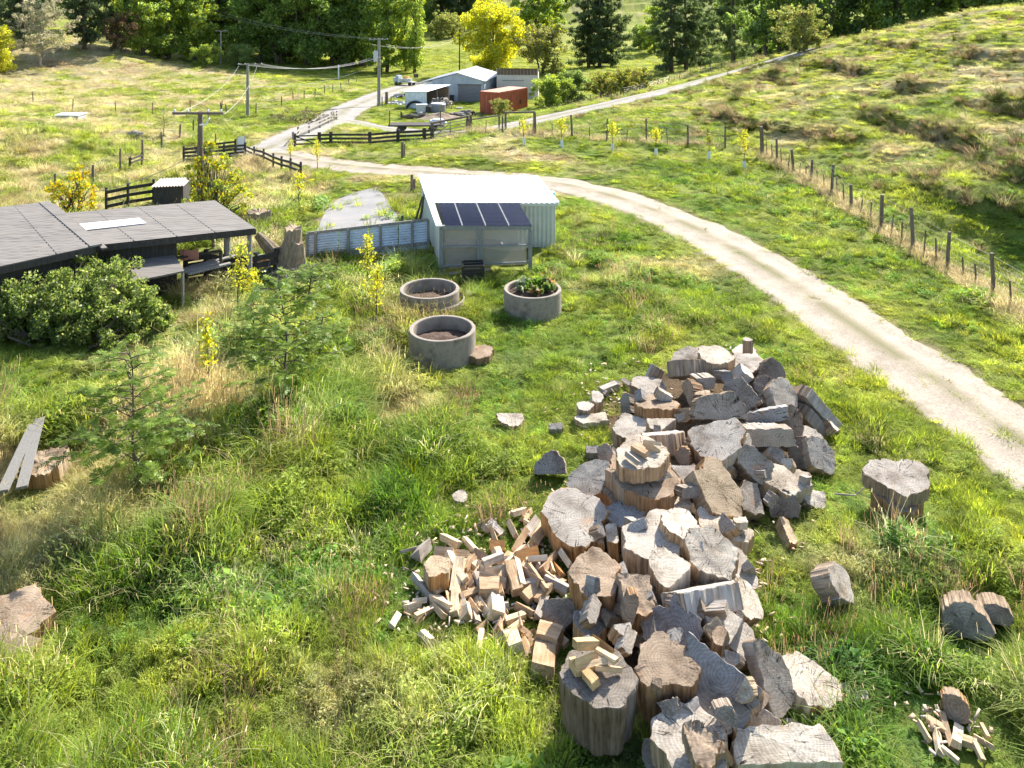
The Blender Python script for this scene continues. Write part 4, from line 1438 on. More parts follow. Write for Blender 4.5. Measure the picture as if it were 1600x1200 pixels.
    for k in range(6):
        z = .06 + k * .094
        for s in (-1, 1):
            mb.box((0, s * w * .4, z + .03), (w - .05, .018, .075)); mb.box((s * w / 2, 0, z + .03), (.018, w * .8 - .05, .075))
    mb.build('slats', M['black_plastic'], t)
    # two old poles leaning on the left wall
    for i, (a, b, lb) in enumerate((((646, 351), (660, 308), 'grey pole leaning on the left wall of the white-roofed shed, front one of two'), ((655, 347), (664, 300), 'grey pole leaning on the left wall of the white-roofed shed, rear one of two'))):
        p = G(*a); r = Vector(at_z(b[0], b[1], 1.25))
        mb = MB(); mb.tube([p, lerp(p, r, .5), r], .045, 7); tag(mb.build('leaning_pole', M['post']), lb, 'pole')
    for a, b, lb in (((643, 300), (642, 273), 'left short post in the grass behind the shed'), ((647, 302), (646, 281), 'short split post close right of another behind the shed'), ((628, 353), (628, 336), 'stub of a post at the edge of the concrete pad')):
        p = G(*a); mb = MB(); h = posth(p, a[1], b[1]); mb.tube([p - V3((0, 0, .2)), p + V3((.02, 0, h))], [.07, .06], 8); tag(mb.build('old_post', M['post']), lb, 'post')
build_shed()

# blue-grey corrugated fence
def build_tin_fence():
    a, b = G(480, 405), G(669, 392)
    e = thing('corrugated_fence', 'blue-grey corrugated iron fence with timber posts left of the shed', 'fence', a)
    L = b - a
    h0, h1 = 1.02, 1.12
    d = Vector((L.x, L.y, 0)); n = Vector((-d.y, d.x, 0)).normalized()
    za = -.05
    mb = MB()
    for i in range(4):
        t0, t1 = i / 4 + .004, (i + 1) / 4 - .004
        p, r = L * t0, L * t1
        mb.corrugated([V3((p.x, p.y, p.z + za)), V3((r.x, r.y, r.z + za)), V3((r.x, r.y, r.z + h0 + (h1 - h0) * t1)), V3((p.x, p.y, p.z + h0 + (h1 - h0) * t0))], .085, .016, 0)
    mb.build('sheet', M['blue_steel'], e)
    for t in (.07, .335, .60, .865, 1.0, 0.0):
        p = L * t - n * .06
        mb = MB(); mb.beam(p - V3((0, 0, .3)), p + V3((0, 0, h0 + .03 + (h1 - h0) * t)), .085, .07); mb.build('post', M['grey_timber'], e)
    mb = MB(); mb.beam(V3((0, 0, h0 + .02)) - n * .01, L + V3((0, 0, h1 + .02)) - n * .01, .05, .09); mb.build('top_rail', M['grey_timber'], e)
    mb = MB(); mb.beam(V3((0, 0, .28)) - n * .035, L + V3((0, 0, .32)) - n * .035, .03, .10); mb.build('lower_rail', M['grey_timber'], e)
build_tin_fence()

# the tar-roofed barn on the left
def build_barn():
    e = thing('barn', 'low dark barn with two tar-paper roofs and a white roof light', 'barn', (0, 0, 0))
    q = lambda px, py, z: Vector(at_z(px, py, z))
    bl, br, fr, fl = q(88, 334, 1.35), q(336, 313, 1.35), q(400, 357, 1.60), q(147, 384, 1.66)
    mb = MB(); mb.corrugated([bl, br, fr, fl], .34, .010, 0); mb.slab([bl - V3((0, 0, .02)), br - V3((0, 0, .02)), fr - V3((0, 0, .02)), fl - V3((0, 0, .02))], .05)
    mb.build('roof', M['tar_roof'], e)
    lb_, lr, lf, lff = q(-150, 340, 1.72), q(68, 316, 1.72), q(148, 384, 1.80), q(-150, 448, 1.72)
    mb = MB(); mb.corrugated([lb_, lr, lf, lff], .34, .010, 0); mb.slab([p - V3((0, 0, .02)) for p in (lb_, lr, lf, lff)], .05)
    mb.build('roof', M['tar_roof'], e)
    mb = MB(); mb.beam(lr + V3((.02, 0, .0)), lf + V3((.04, 0, .0)), .30, .05); mb.beam(lr + V3((.32, 0, -.08)), lf + V3((.30, -.05, -.06)), .14, .04); mb.build('barge_board', M['tar_roof'], e)
    def on(u, v, up=.02):
        return lerp(lerp(fl, fr, u), lerp(bl, br, u), v) + V3((0, 0, up))
    c = [q(118, 352, 1.5), q(217, 342, 1.5), q(229, 350, 1.53), q(131, 361, 1.54)]
    mb = MB(); mb.slab([p + V3((0, 0, .035)) for p in c], .02); mb.build('skylight', M['white_roof'], e)
    for t in (.24, .5, .74):
        mb = MB(); mb.beam(lerp(fl, fr, t) + V3((0, 0, .012)), lerp(bl, br, t) + V3((0, 0, .006)), .03, .006); mb.build('lap_seam', M['tar_roof'], e)
    for t in (.45, .78):
        mb = MB(); mb.beam(lerp(lff, lf, t) + V3((0, 0, .012)), lerp(lb_, lr, t) + V3((0, 0, .006)), .025, .006); mb.build('lap_seam', M['tar_roof'], e)
    # fascia and front wall
    mb = MB(); mb.beam(fl + V3((0, 0, -.10)), fr + V3((0, 0, -.10)), .05, .16); mb.build('fascia', M['dark_timber'], e)
    mb = MB(); mb.beam(lff + V3((0, .03, -.12)), lf + V3((0, .03, -.12)), .05, .18); mb.build('fascia', M['dark_timber'], e)
    gnd = lambda p: gz(p.x, p.y) - .2
    back = (br - fr); back.z = 0; back.normalize()
    mb = MB()
    a, b = lerp(fl, fr, .0) + back * .25, lerp(fl, fr, .50) + back * .25
    mb.slab([V3((a.x, a.y, gnd(a))), V3((b.x, b.y, gnd(b))), V3((b.x, b.y, b.z - .12)), V3((a.x, a.y, a.z - .12))], .04)
    a, b = lff + back * .3, lf + back * .3
    mb.slab([V3((a.x, a.y, gnd(a))), V3((b.x, b.y, gnd(b))), V3((b.x, b.y, b.z - .14)), V3((a.x, a.y, a.z - .14))], .04)
    mb.build('front_wall', M['dark_timber'], e)
    mb = MB()
    a, b = bl - back * .2, lerp(bl, br, .6) - back * .2
    mb.slab([V3((a.x, a.y, gnd(a))), V3((b.x, b.y, gnd(b))), V3((b.x, b.y, b.z - .08)), V3((a.x, a.y, a.z - .08))], .04)
    a, b = lerp(fl, fr, .5) + back * .28, lerp(bl, br, .5) - back * .24
    mb.slab([V3((a.x, a.y, gnd(a))), V3((b.x, b.y, gnd(b))), V3((b.x, b.y, b.z - .08)), V3((a.x, a.y, a.z - .12))], .04)
    mb.build('rear_wall', M['dark_timber'], e)
    mb = MB(); p = fr + back * .12 - V3((.16, 0, 0)); mb.tube([V3((p.x, p.y, gnd(p))), V3((p.x, p.y, p.z - .07))], .075, 9); mb.build('post', M['grey_timber'], e)
    mb = MB(); p = br - back * .2 - V3((.1, 0, 0)); mb.tube([V3((p.x, p.y, gnd(p))), V3((p.x, p.y, p.z - .07))], .07, 9); mb.build('post', M['post'], e)
    for t in (.62, .8):
        mb = MB(); mb.beam(lerp(fl, fr, t) + back * .1 + V3((0, 0, -.07)), lerp(bl, br, t) + V3((0, 0, -.07)), .05, .09); mb.build('rafter', M['dark_timber'], e)
    # low front lean-to
    k = [q(205, 409, 1.05), q(272, 396, 1.05), q(288, 423, .92), q(205, 440, .92)]
    mb = MB(); mb.slab(k, .05); mb.build('lean_to_roof', M['tar_roof'], e)
    mb = MB(); p = k[2] + V3((-.07, .06, 0)); mb.tube([V3((p.x, p.y, gnd(p))), V3((p.x, p.y, p.z - .04))], .045, 8); mb.build('post', M['grey_timber'], e)
    p = k[1] + V3((-.1, .1, 0)); p2 = k[0] + V3((0, .1, 0))
    mb = MB(); mb.slab([V3((p2.x, p2.y, gnd(p2))), V3((p.x, p.y, gnd(p))), V3((p.x, p.y, p.z - .05)), V3((p2.x, p2.y, p2.z - .05))], .03); mb.build('lean_to_wall', M['dark_timber'], e)
    EXCL.append([(v.x, v.y) for v in (bl, br, fr, fl)]); EXCL.append([(v.x, v.y) for v in (lb_, lr, lf, lff)])
    # stored timber on the platform under the roof
    pa, pb = Vector(at_z(290, 428, .55)), Vector(at_z(352, 415, .55))
    mb = MB()
    for i in range(7):
        o = V3((random.uniform(-.2, .2), .12 * i, .02 * (i % 3)))
        mb.beam(pa + o, pb + o + V3((random.uniform(-.3, .1), 0, random.uniform(-.05, .1))), .16, .05)
    tag(mb.build('timber_stack', M['grey_timber']), 'grey boards stored under the open end of the dark barn', 'timber')
    p = Vector(at_z(296, 398, .95)); mb = MB()
    n = 9
    for i in range(n):
        x = (i / (n - 1) - .5) * .5
        mb.box(p + V3((x, .02 * math.sin(i * 2.2), 0)), (.062, .03, .3 + .03 * math.sin(i)))
    tag(mb.build('hanging_cloth', M['red_paint']), 'faded pink cloth hanging in the open end of the barn', 'cloth')
    mb = MB(); r0, r1 = Vector(at_z(268, 404, .9)), Vector(at_z(345, 392, .9))
    mb.beam(r0 - V3((0, 0, 0)), r1, .10, .06)
    mb.tube([V3((r0.x, r0.y, gnd(r0))), r0], .05, 6); mb.tube([V3((r1.x, r1.y, gnd(r1))), r1], .05, 6)
    tag(mb.build('rail_bench', M['dark_timber']), 'dark rail bench carrying the pink cloth under the barn roof', 'bench')
build_barn()

def rail_fence(name, label, pts, heights, nrail, m, rail=(.035, .13), post=.13, posts=None, extra=None, group=None, rail_lo=.25, round_post=True):
    """posts at every given point (px, py), rails between"""
    P0 = [G(*p) if len(p) == 2 else Vector(p) for p in pts]
    e = thing(name, label, 'fence', P0[0], 0, group)
    o = P0[0]
    for i, p in enumerate(P0):
        h = heights[i] if hasattr(heights, '__len__') else heights
        mb = MB()
        q = p - o
        if round_post: mb.tube([q - V3((0, 0, .3)), q + V3((0, 0, h + .06))], [post * .55, post * .5], 8)
        else: mb.beam(q - V3((0, 0, .3)), q + V3((0, 0, h + .05)), post, post * .6)
        mb.build('post', m, e)
    for k in range(nrail):
        f = rail_lo + (1 - rail_lo) * (k + .5) / nrail
        for i in range(len(P0) - 1):
            ha = heights[i] if hasattr(heights, '__len__') else heights
            hb = heights[i + 1] if hasattr(heights, '__len__') else heights
            a, b = P0[i] - o + V3((0, 0, ha * f)), P0[i + 1] - o + V3((0, 0, hb * f))
            d = (b - a); n = Vector((d.y, -d.x, 0)).normalized() * (post * .5 + .015)
            mb = MB(); mb.beam(a + n, b + n, rail[1], rail[0]) if False else mb.beam(a + n, b + n, rail[0], rail[1]); mb.build('rail', m, e)
    return e

def wire_fence(name, label, pts, heights, rad, m, nwire=5, strainers=(), subdiv=0, battens=0, group=None, lean=.045):
    P0 = [G(*p) for p in pts]
    e = thing(name, label, 'fence', P0[0], 0, group)
    o = P0[0]
    tops = []
    g = np.random.default_rng(int(abs(P0[0].x * 97 + P0[0].y * 13)))
    allp = []
    for i, p in enumerate(P0):
        allp.append((p, heights[i] if hasattr(heights, '__len__') else heights, i in strainers))
        if subdiv and i < len(P0) - 1:
            for k in range(subdiv):
                q = P0[i].lerp(P0[i + 1], (k + 1) / (subdiv + 1)); q.z = gz(q.x, q.y)
                allp.append((q, heights if not hasattr(heights, '__len__') else heights[i], False))
    for p, h, s in allp:
        lx, ly = g.normal(0, lean, 2) * h
        mb = MB(); r = rad * (1.7 if s else g.uniform(.85, 1.15))
        q = p - o
        mb.tube([q - V3((0, 0, .3)), q + V3((lx * .4, ly * .4, h * .5)), q + V3((lx, ly, h))], [r * 1.05, r, r * .92], 7)
        mb.build('strainer_post' if s else 'post', m, e)
    n = 0
    for i in range(len(allp) - 1):
        for k in range(battens):
            t = (k + 1 + g.normal(0, .08)) / (battens + 1)
            q = allp[i][0].lerp(allp[i + 1][0], t); q.z = gz(q.x, q.y); q = q - o
            h = allp[i][1] * g.uniform(.55, .72)
            mb = MB(); mb.beam(q - V3((0, 0, .05)), q + V3((g.normal(0, .04), g.normal(0, .04), h)), .045, .03); mb.build('batten', m, e); n += 1
    for k in range(nwire):
        f = .2 + .72 * k / max(1, nwire - 1)
        mb = MB()
        for (p, h, s), (p2, h2, s2) in zip(allp[:-1], allp[1:]):
            mb.tube([p - o + V3((0, 0, h * f)), p2 - o + V3((0, 0, h2 * f))], .0035 if rad > .04 else .006, 3, caps=False)
        mb.build('fence_wire', M['wire'], e)
    return e

def fences():
    # the long wire fence at the foot of the hill
    top = [(735,180),(785,182),(837,180),(894,186),(948,188),(1010,187),(1072,193),(1130,193)]
    bot = [(735,212),(785,213),(837,213),(894,220),(948,223),(1010,223),(1075,228),(1133,228)]
    hs = [posth(G(*b), b[1], t[1]) for t, b in zip(top, bot)]
    wire_fence('wire_fence', 'wire fence behind the row of guarded saplings, gate to corner strainer', bot, hs, .06, M['post'], 5, (0,), 0, 1)
    top = [(1190,198),(1213,215),(1238,231),(1264,248),(1292,259),(1323,287),(1371,305),(1425,321),(1478,359),(1548,395),(1640,450)]
    bot = [(1191,242),(1214,253),(1240,269),(1267,286),(1299,307),(1330,329),(1377,355),(1427,389),(1480,418),(1553,466),(1650,528)]
    hs = [posth(G(*b), b[1], t[1]) for t, b in zip(top, bot)]
    wire_fence('wire_fence', 'long wire fence with battens running down the foot of the hill to the right edge', bot, hs, .065, M['post'], 6, (0,), 0, 2)
    # hill road fence with many small battens
    bot = [(842,170),(870,166),(905,162),(940,157),(975,151),(1010,140),(1045,128),(1078,119),(1110,112),(1145,105),(1175,97),(1205,91),(1240,82)]
    wire_fence('wire_fence', 'batten fence climbing along the far side of the hill road', bot, 1.05, .05, M['post'], 5, (), 1, 3)
    # left paddock wire fences
    bot = [(-10,158),(52,164),(113,172),(181,181),(239,182),(297,178),(346,180)]
    wire_fence('wire_fence', 'straight wire fence across the left paddock behind the trough', bot, 1.35, .05, M['post'], 4)
    bot = [(86,305),(145,297),(188,268),(223,242),(253,230),(281,213),(302,206),(326,186)]
    wire_fence('wire_fence', 'thick round posts of the stockyard edge left of the near power pole', bot, [1.2, 1.35, 1.45, 1.3, 1.25, 1.1, 1.2, 1.0], .075, M['post'], 2)
    bot = [(458,157),(475,157),(492,153),(507,147),(520,146),(533,141),(545,133),(557,127)]
    wire_fence('wire_fence', 'short-post wire fence above the farm road beside the shaded trees', bot, 1.15, .06, M['post'], 4)
    bot = [(346,180),(354,180),(400,181),(440,168)]
    wire_fence('wire_fence', 'double posted wire fence end beside the pale cross-armed pole', bot, 1.15, .065, M['post'], 4)
    # stockyard rails
    rail_fence('rail_fence', 'dark three-rail yard fence running from the gate to the junction', [(499,226),(517,224),(578,224),(622,222),(663,219),(675,217)], .92, 3, M['dark_timber'], (.04, .16), .24, rail_lo=.08, round_post=False)
    rail_fence('rail_fence', 'rail fence running up beside the farm road, bleached by the sun', [(458,226),(466,216),(483,208),(500,200),(513,193),(526,187)], .95, 2, M['grey_timber'], (.04, .15), .16, rail_lo=.3, round_post=False)
    rail_fence('yard_fence', 'dark rail fence falling along the track beside the stockyards', [(382,242),(397,250),(412,258),(427,264),(440,270),(454,274),(470,283)], .85, 2, M['dark_timber'], (.04, .13), .13, rail_lo=.35)
    rail_fence('yard_fence', 'dark three-rail stockyard pen behind the yellow-green tree, front side', [(287,262),(318,258),(350,252),(383,247)], 1.05, 4, M['dark_timber'], (.04, .14), .16, rail_lo=.1)
    rail_fence('yard_fence', 'dark stockyard pen behind the yellow-green tree, rear side', [(287,252),(330,245),(368,238)], .95, 3, M['dark_timber'], (.04, .14), .16, rail_lo=.2)
    p = [G(371, 238), G(383, 247)]
    e = thing('yard_gate', 'white sheet-metal gate leaf at the corner of the stockyard pen', 'gate', p[0])
    mb = MB(); d = p[1] - p[0]; mb.corrugated([V3((0, 0, .1)), d + V3((0, 0, .15)), d + V3((0, 0, 1.6)), V3((0, 0, 1.1))], .1, .01, 1); mb.build('gate_sheet', M['white_roof'], e)
    mb = MB(); mb.beam((0, 0, -.2), (0, 0, 1.2), .06); mb.beam(d + V3((0, 0, -.2)), d + V3((0, 0, 1.62)), .06); mb.build('gate_frame', M['grey_timber'], e)
    rail_fence('yard_fence', 'stub of rail fence between thick posts in the left paddock', [(203,266),(222,258)], .85, 2, M['dark_timber'], (.04, .14), .17, rail_lo=.4)
    rail_fence('yard_fence', 'dark rail pen behind the tar roof beside the ribbed little roof', [(166,336),(200,331),(240,325)], 1.1, 3, M['dark_timber'], (.04, .15), .13, rail_lo=.1)
    rail_fence('rail_fence', 'black rail fence in front of the open end of the barn', [(290,452),(322,446),(352,440),(400,440),(432,432)], .92, 4, M['dark_timber'], (.04, .17), .16, rail_lo=.02)
    p = G(355, 440)
    mb = MB(); mb.tube([p - V3((0, 0, .3)), p + V3((0, 0, 1.5))], [.11, .10], 9); tag(mb.build('post', M['grey_timber']), 'stout grey post standing free between barn and rail fence', 'post')
    for (px, py, pt, lb) in ((478, 430, 384, 'pale leaning post right of the forked stump'), (629, 250, 223, 'thick short post standing alone beside the track'), (337, 232, 205, 'square post at the rear of the stockyards')):
        p = G(px, py); h = posth(p, py, pt)
        mb = MB(); mb.tube([p - V3((0, 0, .2)), p + V3((-.08 if px == 478 else 0, 0, h))], [.10 if px == 629 else .06, .09 if px == 629 else .05], 8); tag(mb.build('old_post', M['grey_timber'] if px == 478 else M['post']), lb, 'post')
    p = G(632, 247); mb = MB(); mb.tube([p - V3((0, 0, .2)), p + V3((0, 0, .75))], [.06, .055], 8); tag(mb.build('old_post', M['post']), 'thin post leaning close to the thick short one beside the track', 'post')
    # gates and frames at the end of the yard fence
    def goal(name, label, a, b, hh, thick=.16, bars=0, leaf=False):
        A, B = G(*a), G(*b)
        e = thing(name, label, 'gate', A)
        d = B - A
        for q in (Vector((0, 0, 0)), d):
            mb = MB(); mb.tube([q - V3((0, 0, .3)), q + V3((0, 0, hh))], thick * .55, 8); mb.build('gate_post', M['post'], e)
        mb = MB(); mb.tube([V3((0, 0, hh - .08)), d + V3((0, 0, hh - .02))], thick * .42, 8); mb.build('top_beam', M['post'], e)
        if bars:
            mb = MB()
            for k in range(bars): mb.beam(d * .05 + V3((0, 0, .2 + k * .22)), d * .95 + V3((0, 0, .2 + k * .22)), .03, .05)
            mb.beam(d * .05 + V3((0, 0, .2)), d * .5 + V3((0, 0, .2 + .22 * (bars - 1))), .03, .05)
            for t in (.05, .5, .95): mb.beam(d * t + V3((0, 0, .12)), d * t + V3((0, 0, .25 + .22 * (bars - 1))), .05, .03)
            mb.build('gate_leaf', M['grey_timber'], e)
        return e
    goal('gate', 'tall timber gate frame at the end of the dark yard fence', (675, 217), (731, 209), 1.35, .2, 5)
    goal('gate', 'timber frame with a top beam between gate and container', (733, 209), (780, 203), 1.15, .14)
    goal('gate', 'square timber frame where the wire fence begins below the container', (790, 207), (835, 212), 1.35, .15, 0)
    A, B = G(461, 228), G(497, 225)
    e = thing('field_gate', 'weathered farm gate with a diagonal brace at the junction', 'gate', A)
    d = B - A; mb = MB()
    for z in (.15, .45, .75): mb.beam(V3((0, 0, z)), d + V3((0, 0, z)), .03, .10)
    mb.beam(V3((0, 0, .75)), d * .9 + V3((0, 0, .12)), .03, .08); mb.build('gate_leaf', M['dark_timber'], e)
    mb = MB(); mb.beam((0, 0, -.2), (0, 0, .95), .16); mb.build('gate_post', M['dark_timber'], e)
fences()

def poles():
    def pole(name, label, px, py, top, arm=None, armz=.98, m=M['post'], r=.13, extra=None, head=True):
        p = G(px, py); h = posth(p, py, top)
        e = thing(name, label, 'power pole', p)
        mb = MB(); mb.tube([(0, 0, -.5), (0, 0, h * .5), (0, 0, h)], [r * 1.15, r, r * .8], 10); mb.build('shaft', m, e)
        for (az, ln, z, off) in (arm or []):
            d = V3((math.cos(R(az)), math.sin(R(az)), 0))
            c = V3((0, -r, h * z)) + d * off
            mb = MB(); mb.beam(c - d * ln / 2, c + d * ln / 2, .09, .10); a = mb.build('cross_arm', m, e)
            for t in (-.46, -.2, .2, .46):
                mb = MB(); q = c + d * ln * t; mb.tube([q + V3((0, 0, .04)), q + V3((0, 0, .12)), q + V3((0, 0, .17))], [.03, .05, .025], 7); mb.build('insulator', M['white_plastic'], a)
        return e, p, h
    near = pole('power_pole', 'near power pole with one wide cross-arm rising out of the yellow-green tree', 313, 350, 178, [(0, 2.1, .985, -.05)], r=.125)
    e, p, h = near
    mb = MB(); mb.tube([(0, -.1, h * .88), (.25, -.1, h * .88), (.42, -.1, h * .94)], .035, 6); mb.build('bracket', M['white_plastic'], e)
    mid = pole('power_pole', 'pale grey power pole beside the bramble thicket', 387, 184, 103, [(10, 2.6, .985, .3)], m=M['grey_timber'], r=.16)
    tp = pole('power_pole', 'tall power pole with a grey transformer beside the farm road', 592, 166, 60, [(15, 2.4, .985, 0)], m=M['grey_timber'], r=.20)
    e, p, h = tp
    mb = MB(); mb.tube([(-.35, -.3, h * .66), (-.35, -.3, h * .80)], .30, 12); mb.tube([(-.35, -.3, h * .80), (-.35, -.3, h * .82)], [.30, .2], 12); mb.build('transformer', M['grey_steel'], e)
    far1 = pole('power_pole', 'small far power pole against the dark wood', 345, 105, 47, [(0, 2.2, .985, .2)], r=.15, m=M['grey_timber'])
    far2 = pole('power_pole', 'thin dark power pole behind the grey garage', 718, 118, 54, [(0, 1.6, .98, 0)], r=.11, m=M['dark_timber'])
    q = G(529, 124); mb = MB(); hh = posth(q, 124, 101); mb.tube([q - V3((0, 0, .3)), q + V3((0, 0, hh * .9)), q + V3((0, 0, hh))], [.12, .12, .10], 8); tag(mb.build('marker_post', M['white_plastic']), 'short white marker post in front of the shaded willows', 'post')
    def cable(name, label, a, b, sag, r=.013):
        a, b = Vector(a), Vector(b)
        pts = [a.lerp(b, i / 16) - V3((0, 0, sag * 4 * (i / 16) * (1 - i / 16))) for i in range(17)]
        mb = MB(); mb.tube(pts, r, 4, caps=False); tag(mb.build(name, M['cable']), label, 'cable')
    top = lambda P_, f, dx=0: P_[1] + V3((dx, 0, P_[2] * f + .1))
    for dx, w in ((-1.1, 'outer left'), (-.4, 'inner left'), (.5, 'inner right'), (1.1, 'outer right')):
        cable('power_cable', 'power cable from the transformer pole to the pale grey pole, %s of four' % w, top(mid, .98, dx * 1.1 + .3), top(tp, .72, dx * .3), 1.0)
    cable('power_cable', 'lowest cable hanging from transformer pole to pale grey pole', top(mid, .55, 0), top(tp, .62, 0), 1.0)
    for dx, w in ((-.9, 'left'), (.9, 'right')):
        cable('power_cable', 'high cable from the transformer pole into the wood, %s one' % w, top(tp, .98, dx), V3((-85 + dx, 190, 13)), 2.5)
        cable('power_cable', 'cable from transformer pole to thin pole behind the garage, %s one' % w, top(tp, .9, dx), top(far2, .95, dx * .5), 1.2)
    cable('power_cable', 'cable from the near pole down over the left paddock to the barn', top(near, .62, 0), Vector(at_z(146, 300, .9)), .25, .012)
    for dx, w in ((-1.0, 'left'), (1.0, 'right')):
        cable('power_cable', 'cable from the near pole to the pale grey pole, %s one' % w, top(near, .95, dx), top(mid, .93, dx), .6, .012)
M['cable'] = rough_mat('pale_cable', (.25, .25, .26), (.36, .36, .36), 4, .6, bumps=0)
poles()

# far yard: garage, cream shed, lean-to, container, stored junk
def frame(origin, fwd):
    f = Vector((fwd[0], fwd[1], 0)).normalized()
    r = Vector((f.y, -f.x, 0))
    return lambda x, y, z: Vector(origin) + r * x + f * y + V3((0, 0, z))

def far_yard():
    z0 = lambda x, y: gz(x, y)
    # grey gabled garage: x to the right along its front, y into its depth
    o = Vector((-10.9, 109.6, 0)); o.z = z0(o.x + 3, o.y) - .05
    F = frame(o, (2.06, 11.7))
    e = thing('garage', 'grey gabled garage with a roller door', 'garage', (0, 0, 0))
    W, D, E, A = 7.2, 11.6, 3.0, 4.0
    mb = MB()
    vs = [F(0, 0, -.3), F(W, 0, -.3), F(W, 0, E), F(W / 2, 0, A), F(0, 0, E), F(0, D, -.3), F(W, D, -.3), F(W, D, E), F(W / 2, D, A), F(0, D, E)]
    mb.add(vs, [(0, 1, 2, 3, 4), (9, 8, 7, 6, 5), (1, 6, 7, 2), (5, 0, 4, 9)]); mb.build('wall', M['pale_wall'], e)
    mb = MB(); ov = .25
    rz = lambda x: A + .06 - abs(x - W / 2) * (A - E) / (W / 2)
    mb.corrugated([F(W / 2, -ov, A + .06), F(W / 2, D + ov, A + .06), F(W + ov, D + ov, rz(W + ov)), F(W + ov, -ov, rz(W + ov))], .25, .02, 1)
    mb.corrugated([F(W / 2, -ov, A + .06), F(W / 2, D + ov, A + .06), F(-2.2, D + ov, rz(-2.2) + .1), F(-2.2, -ov + .4, rz(-2.2) + .1)], .25, .02, 1)
    mb.build('roof', M['grey_steel'], e)
    mb = MB(); mb.slab([F(W / 2 - .2, -ov, A + .09), F(W / 2 + .2, -ov, A + .09), F(W / 2 + .2, D + ov, A + .09), F(W / 2 - .2, D + ov, A + .09)], .03); mb.build('ridge_cap', M['white_roof'], e)
    mb = MB(); mb.slab([F(3.6, -.03, -.1), F(6.8, -.03, -.1), F(6.8, -.03, 2.4), F(3.6, -.03, 2.4)], .05); d = mb.build('roller_door', M['door_grey'], e)
    mb = MB()
    for k in range(8): mb.beam(F(3.6, -.07, .2 + k * .28), F(6.8, -.07, .2 + k * .28), .02, .03)
    mb.build('door_rib', M['door_grey'], d)
    mb = MB(); mb.beam(F(3.5, -.05, 2.48), F(6.9, -.05, 2.48), .08, .12); mb.build('lintel', M['brown_boards'], e)
    # open side bay on the left with wall sheets
    mb = MB(); mb.slab([F(-2.1, .3, -.2), F(-.1, .3, -.2), F(-.1, .3, 2.8), F(-2.1, .3, 2.1)], .05); mb.build('side_bay_wall', M['blue_steel'], e)
    mb = MB(); mb.tube([F(W + .05, -.08, 0), F(W + .05, -.08, E)], .05, 6); mb.build('downpipe', M['door_grey'], e)
    # dark bin by the garage door
    p = F(2.9, -.6, 0); t = thing('wheelie_bin', 'dark wheelie bin left of the roller door', 'bin', p)
    mb = MB(); mb.box((0, 0, .5), (.5, .5, 1.0), taper=1.2); mb.build('bin_body', M['black_plastic'], t)
    mb = MB(); mb.box((0, 0, 1.04), (.64, .66, .07)); mb.box((0, -.3, 1.0), (.5, .06, .06)); mb.build('lid', M['black_plastic'], t)
    # big cream shed with brown boards
    o = Vector((-2.15, 112, 0)); o.z = z0(0, 112) - .05
    F = frame(o, (.05, 1))
    e = thing('cream_shed', 'tall cream shed with a brown board strip under its eave', 'shed', (0, 0, 0))
    W, D, H = 5.8, 7.5, 4.4
    mb = MB(); mb.add([F(0, 0, -.3), F(W, 0, -.3), F(W, D, -.3), F(0, D, -.3), F(0, 0, H), F(W, 0, H), F(W, D, H - .8), F(0, D, H - .8)], [(0, 1, 5, 4), (1, 2, 6, 5), (2, 3, 7, 6), (3, 0, 4, 7), (3, 2, 1, 0)]); mb.build('wall', M['cream_wall'], e)
    mb = MB(); mb.corrugated([F(-.2, -.3, H + .1), F(W + .2, -.3, H + .1), F(W + .2, D + .2, H - .75), F(-.2, D + .2, H - .75)], .25, .02, 1); mb.build('roof', M['grey_steel'], e)
    mb = MB()
    for i in range(12): mb.box(F(.30 + i * .47, -.04, H - .42), (.43, .04, .84))
    mb.build('board_strip', M['brown_boards'], e)
    mb = MB(); mb.slab([F(.9, -.03, -.1), F(3.7, -.03, -.1), F(3.7, -.03, 2.7), F(.9, -.03, 2.7)], .05); d = mb.build('roller_door', M['door_white'], e)
    mb = MB()
    for k in range(8): mb.beam(F(.9, -.07, .3 + k * .3), F(3.7, -.07, .3 + k * .3), .02, .03)
    mb.build('door_rib', M['door_white'], d)
    mb = MB(); mb.beam(F(.8, -.05, 2.76), F(3.8, -.05, 2.76), .08, .1); mb.build('lintel', M['grey_timber'], e)
    # corrugated lean-to
    a = G(633, 169)
    F = frame(a, (.25, 1))
    e = thing('lean_to_shed', 'rusty corrugated lean-to full of firewood beside the garage', 'shed', (0, 0, 0))
    H = 2.1
    mb = MB()
    mb.corrugated([F(0, 0, -.2), F(2.9, 0, -.2), F(2.9, 0, H), F(0, 0, H)], .2, .02, 1)
    mb.corrugated([F(0, 0, -.2), F(0, 4, -.2), F(0, 4, H + .3), F(0, 0, H)], .2, .02, 1); mb.build('wall', M['blue_steel'], e)
    mb = MB(); mb.corrugated([F(-.15, -.2, H + .05), F(3.2, -.2, H + .1), F(4.9, 4.0, H + .6), F(.5, 4.0, H + .45)], .2, .02, 1); mb.build('roof', M['blue_steel'], e)
    mb = MB()
    for x, y in ((2.85, .05), (3.6, 2.0), (4.5, 3.9)): mb.tube([F(x, y, -.2), F(x, y, H + .3)], .07, 7)
    mb.build('corner_posts', M['grey_timber'], e)
    mb = MB(); mb.slab([F(.3, 3.9, -.2), F(4.6, 3.9, -.2), F(4.6, 3.9, H + .3), F(.3, 3.9, H + .3)], .05); mb.build('back_wall', M['brown_boards'], e)
    # dark hoop leaning on its wall
    mb = MB()
    pts = [F(1.45 + 1.15 * math.cos(t), -.18, -.15 + 1.0 * math.sin(t)) for t in np.linspace(0, math.pi, 15)]
    mb.tube(pts, .16, 7)
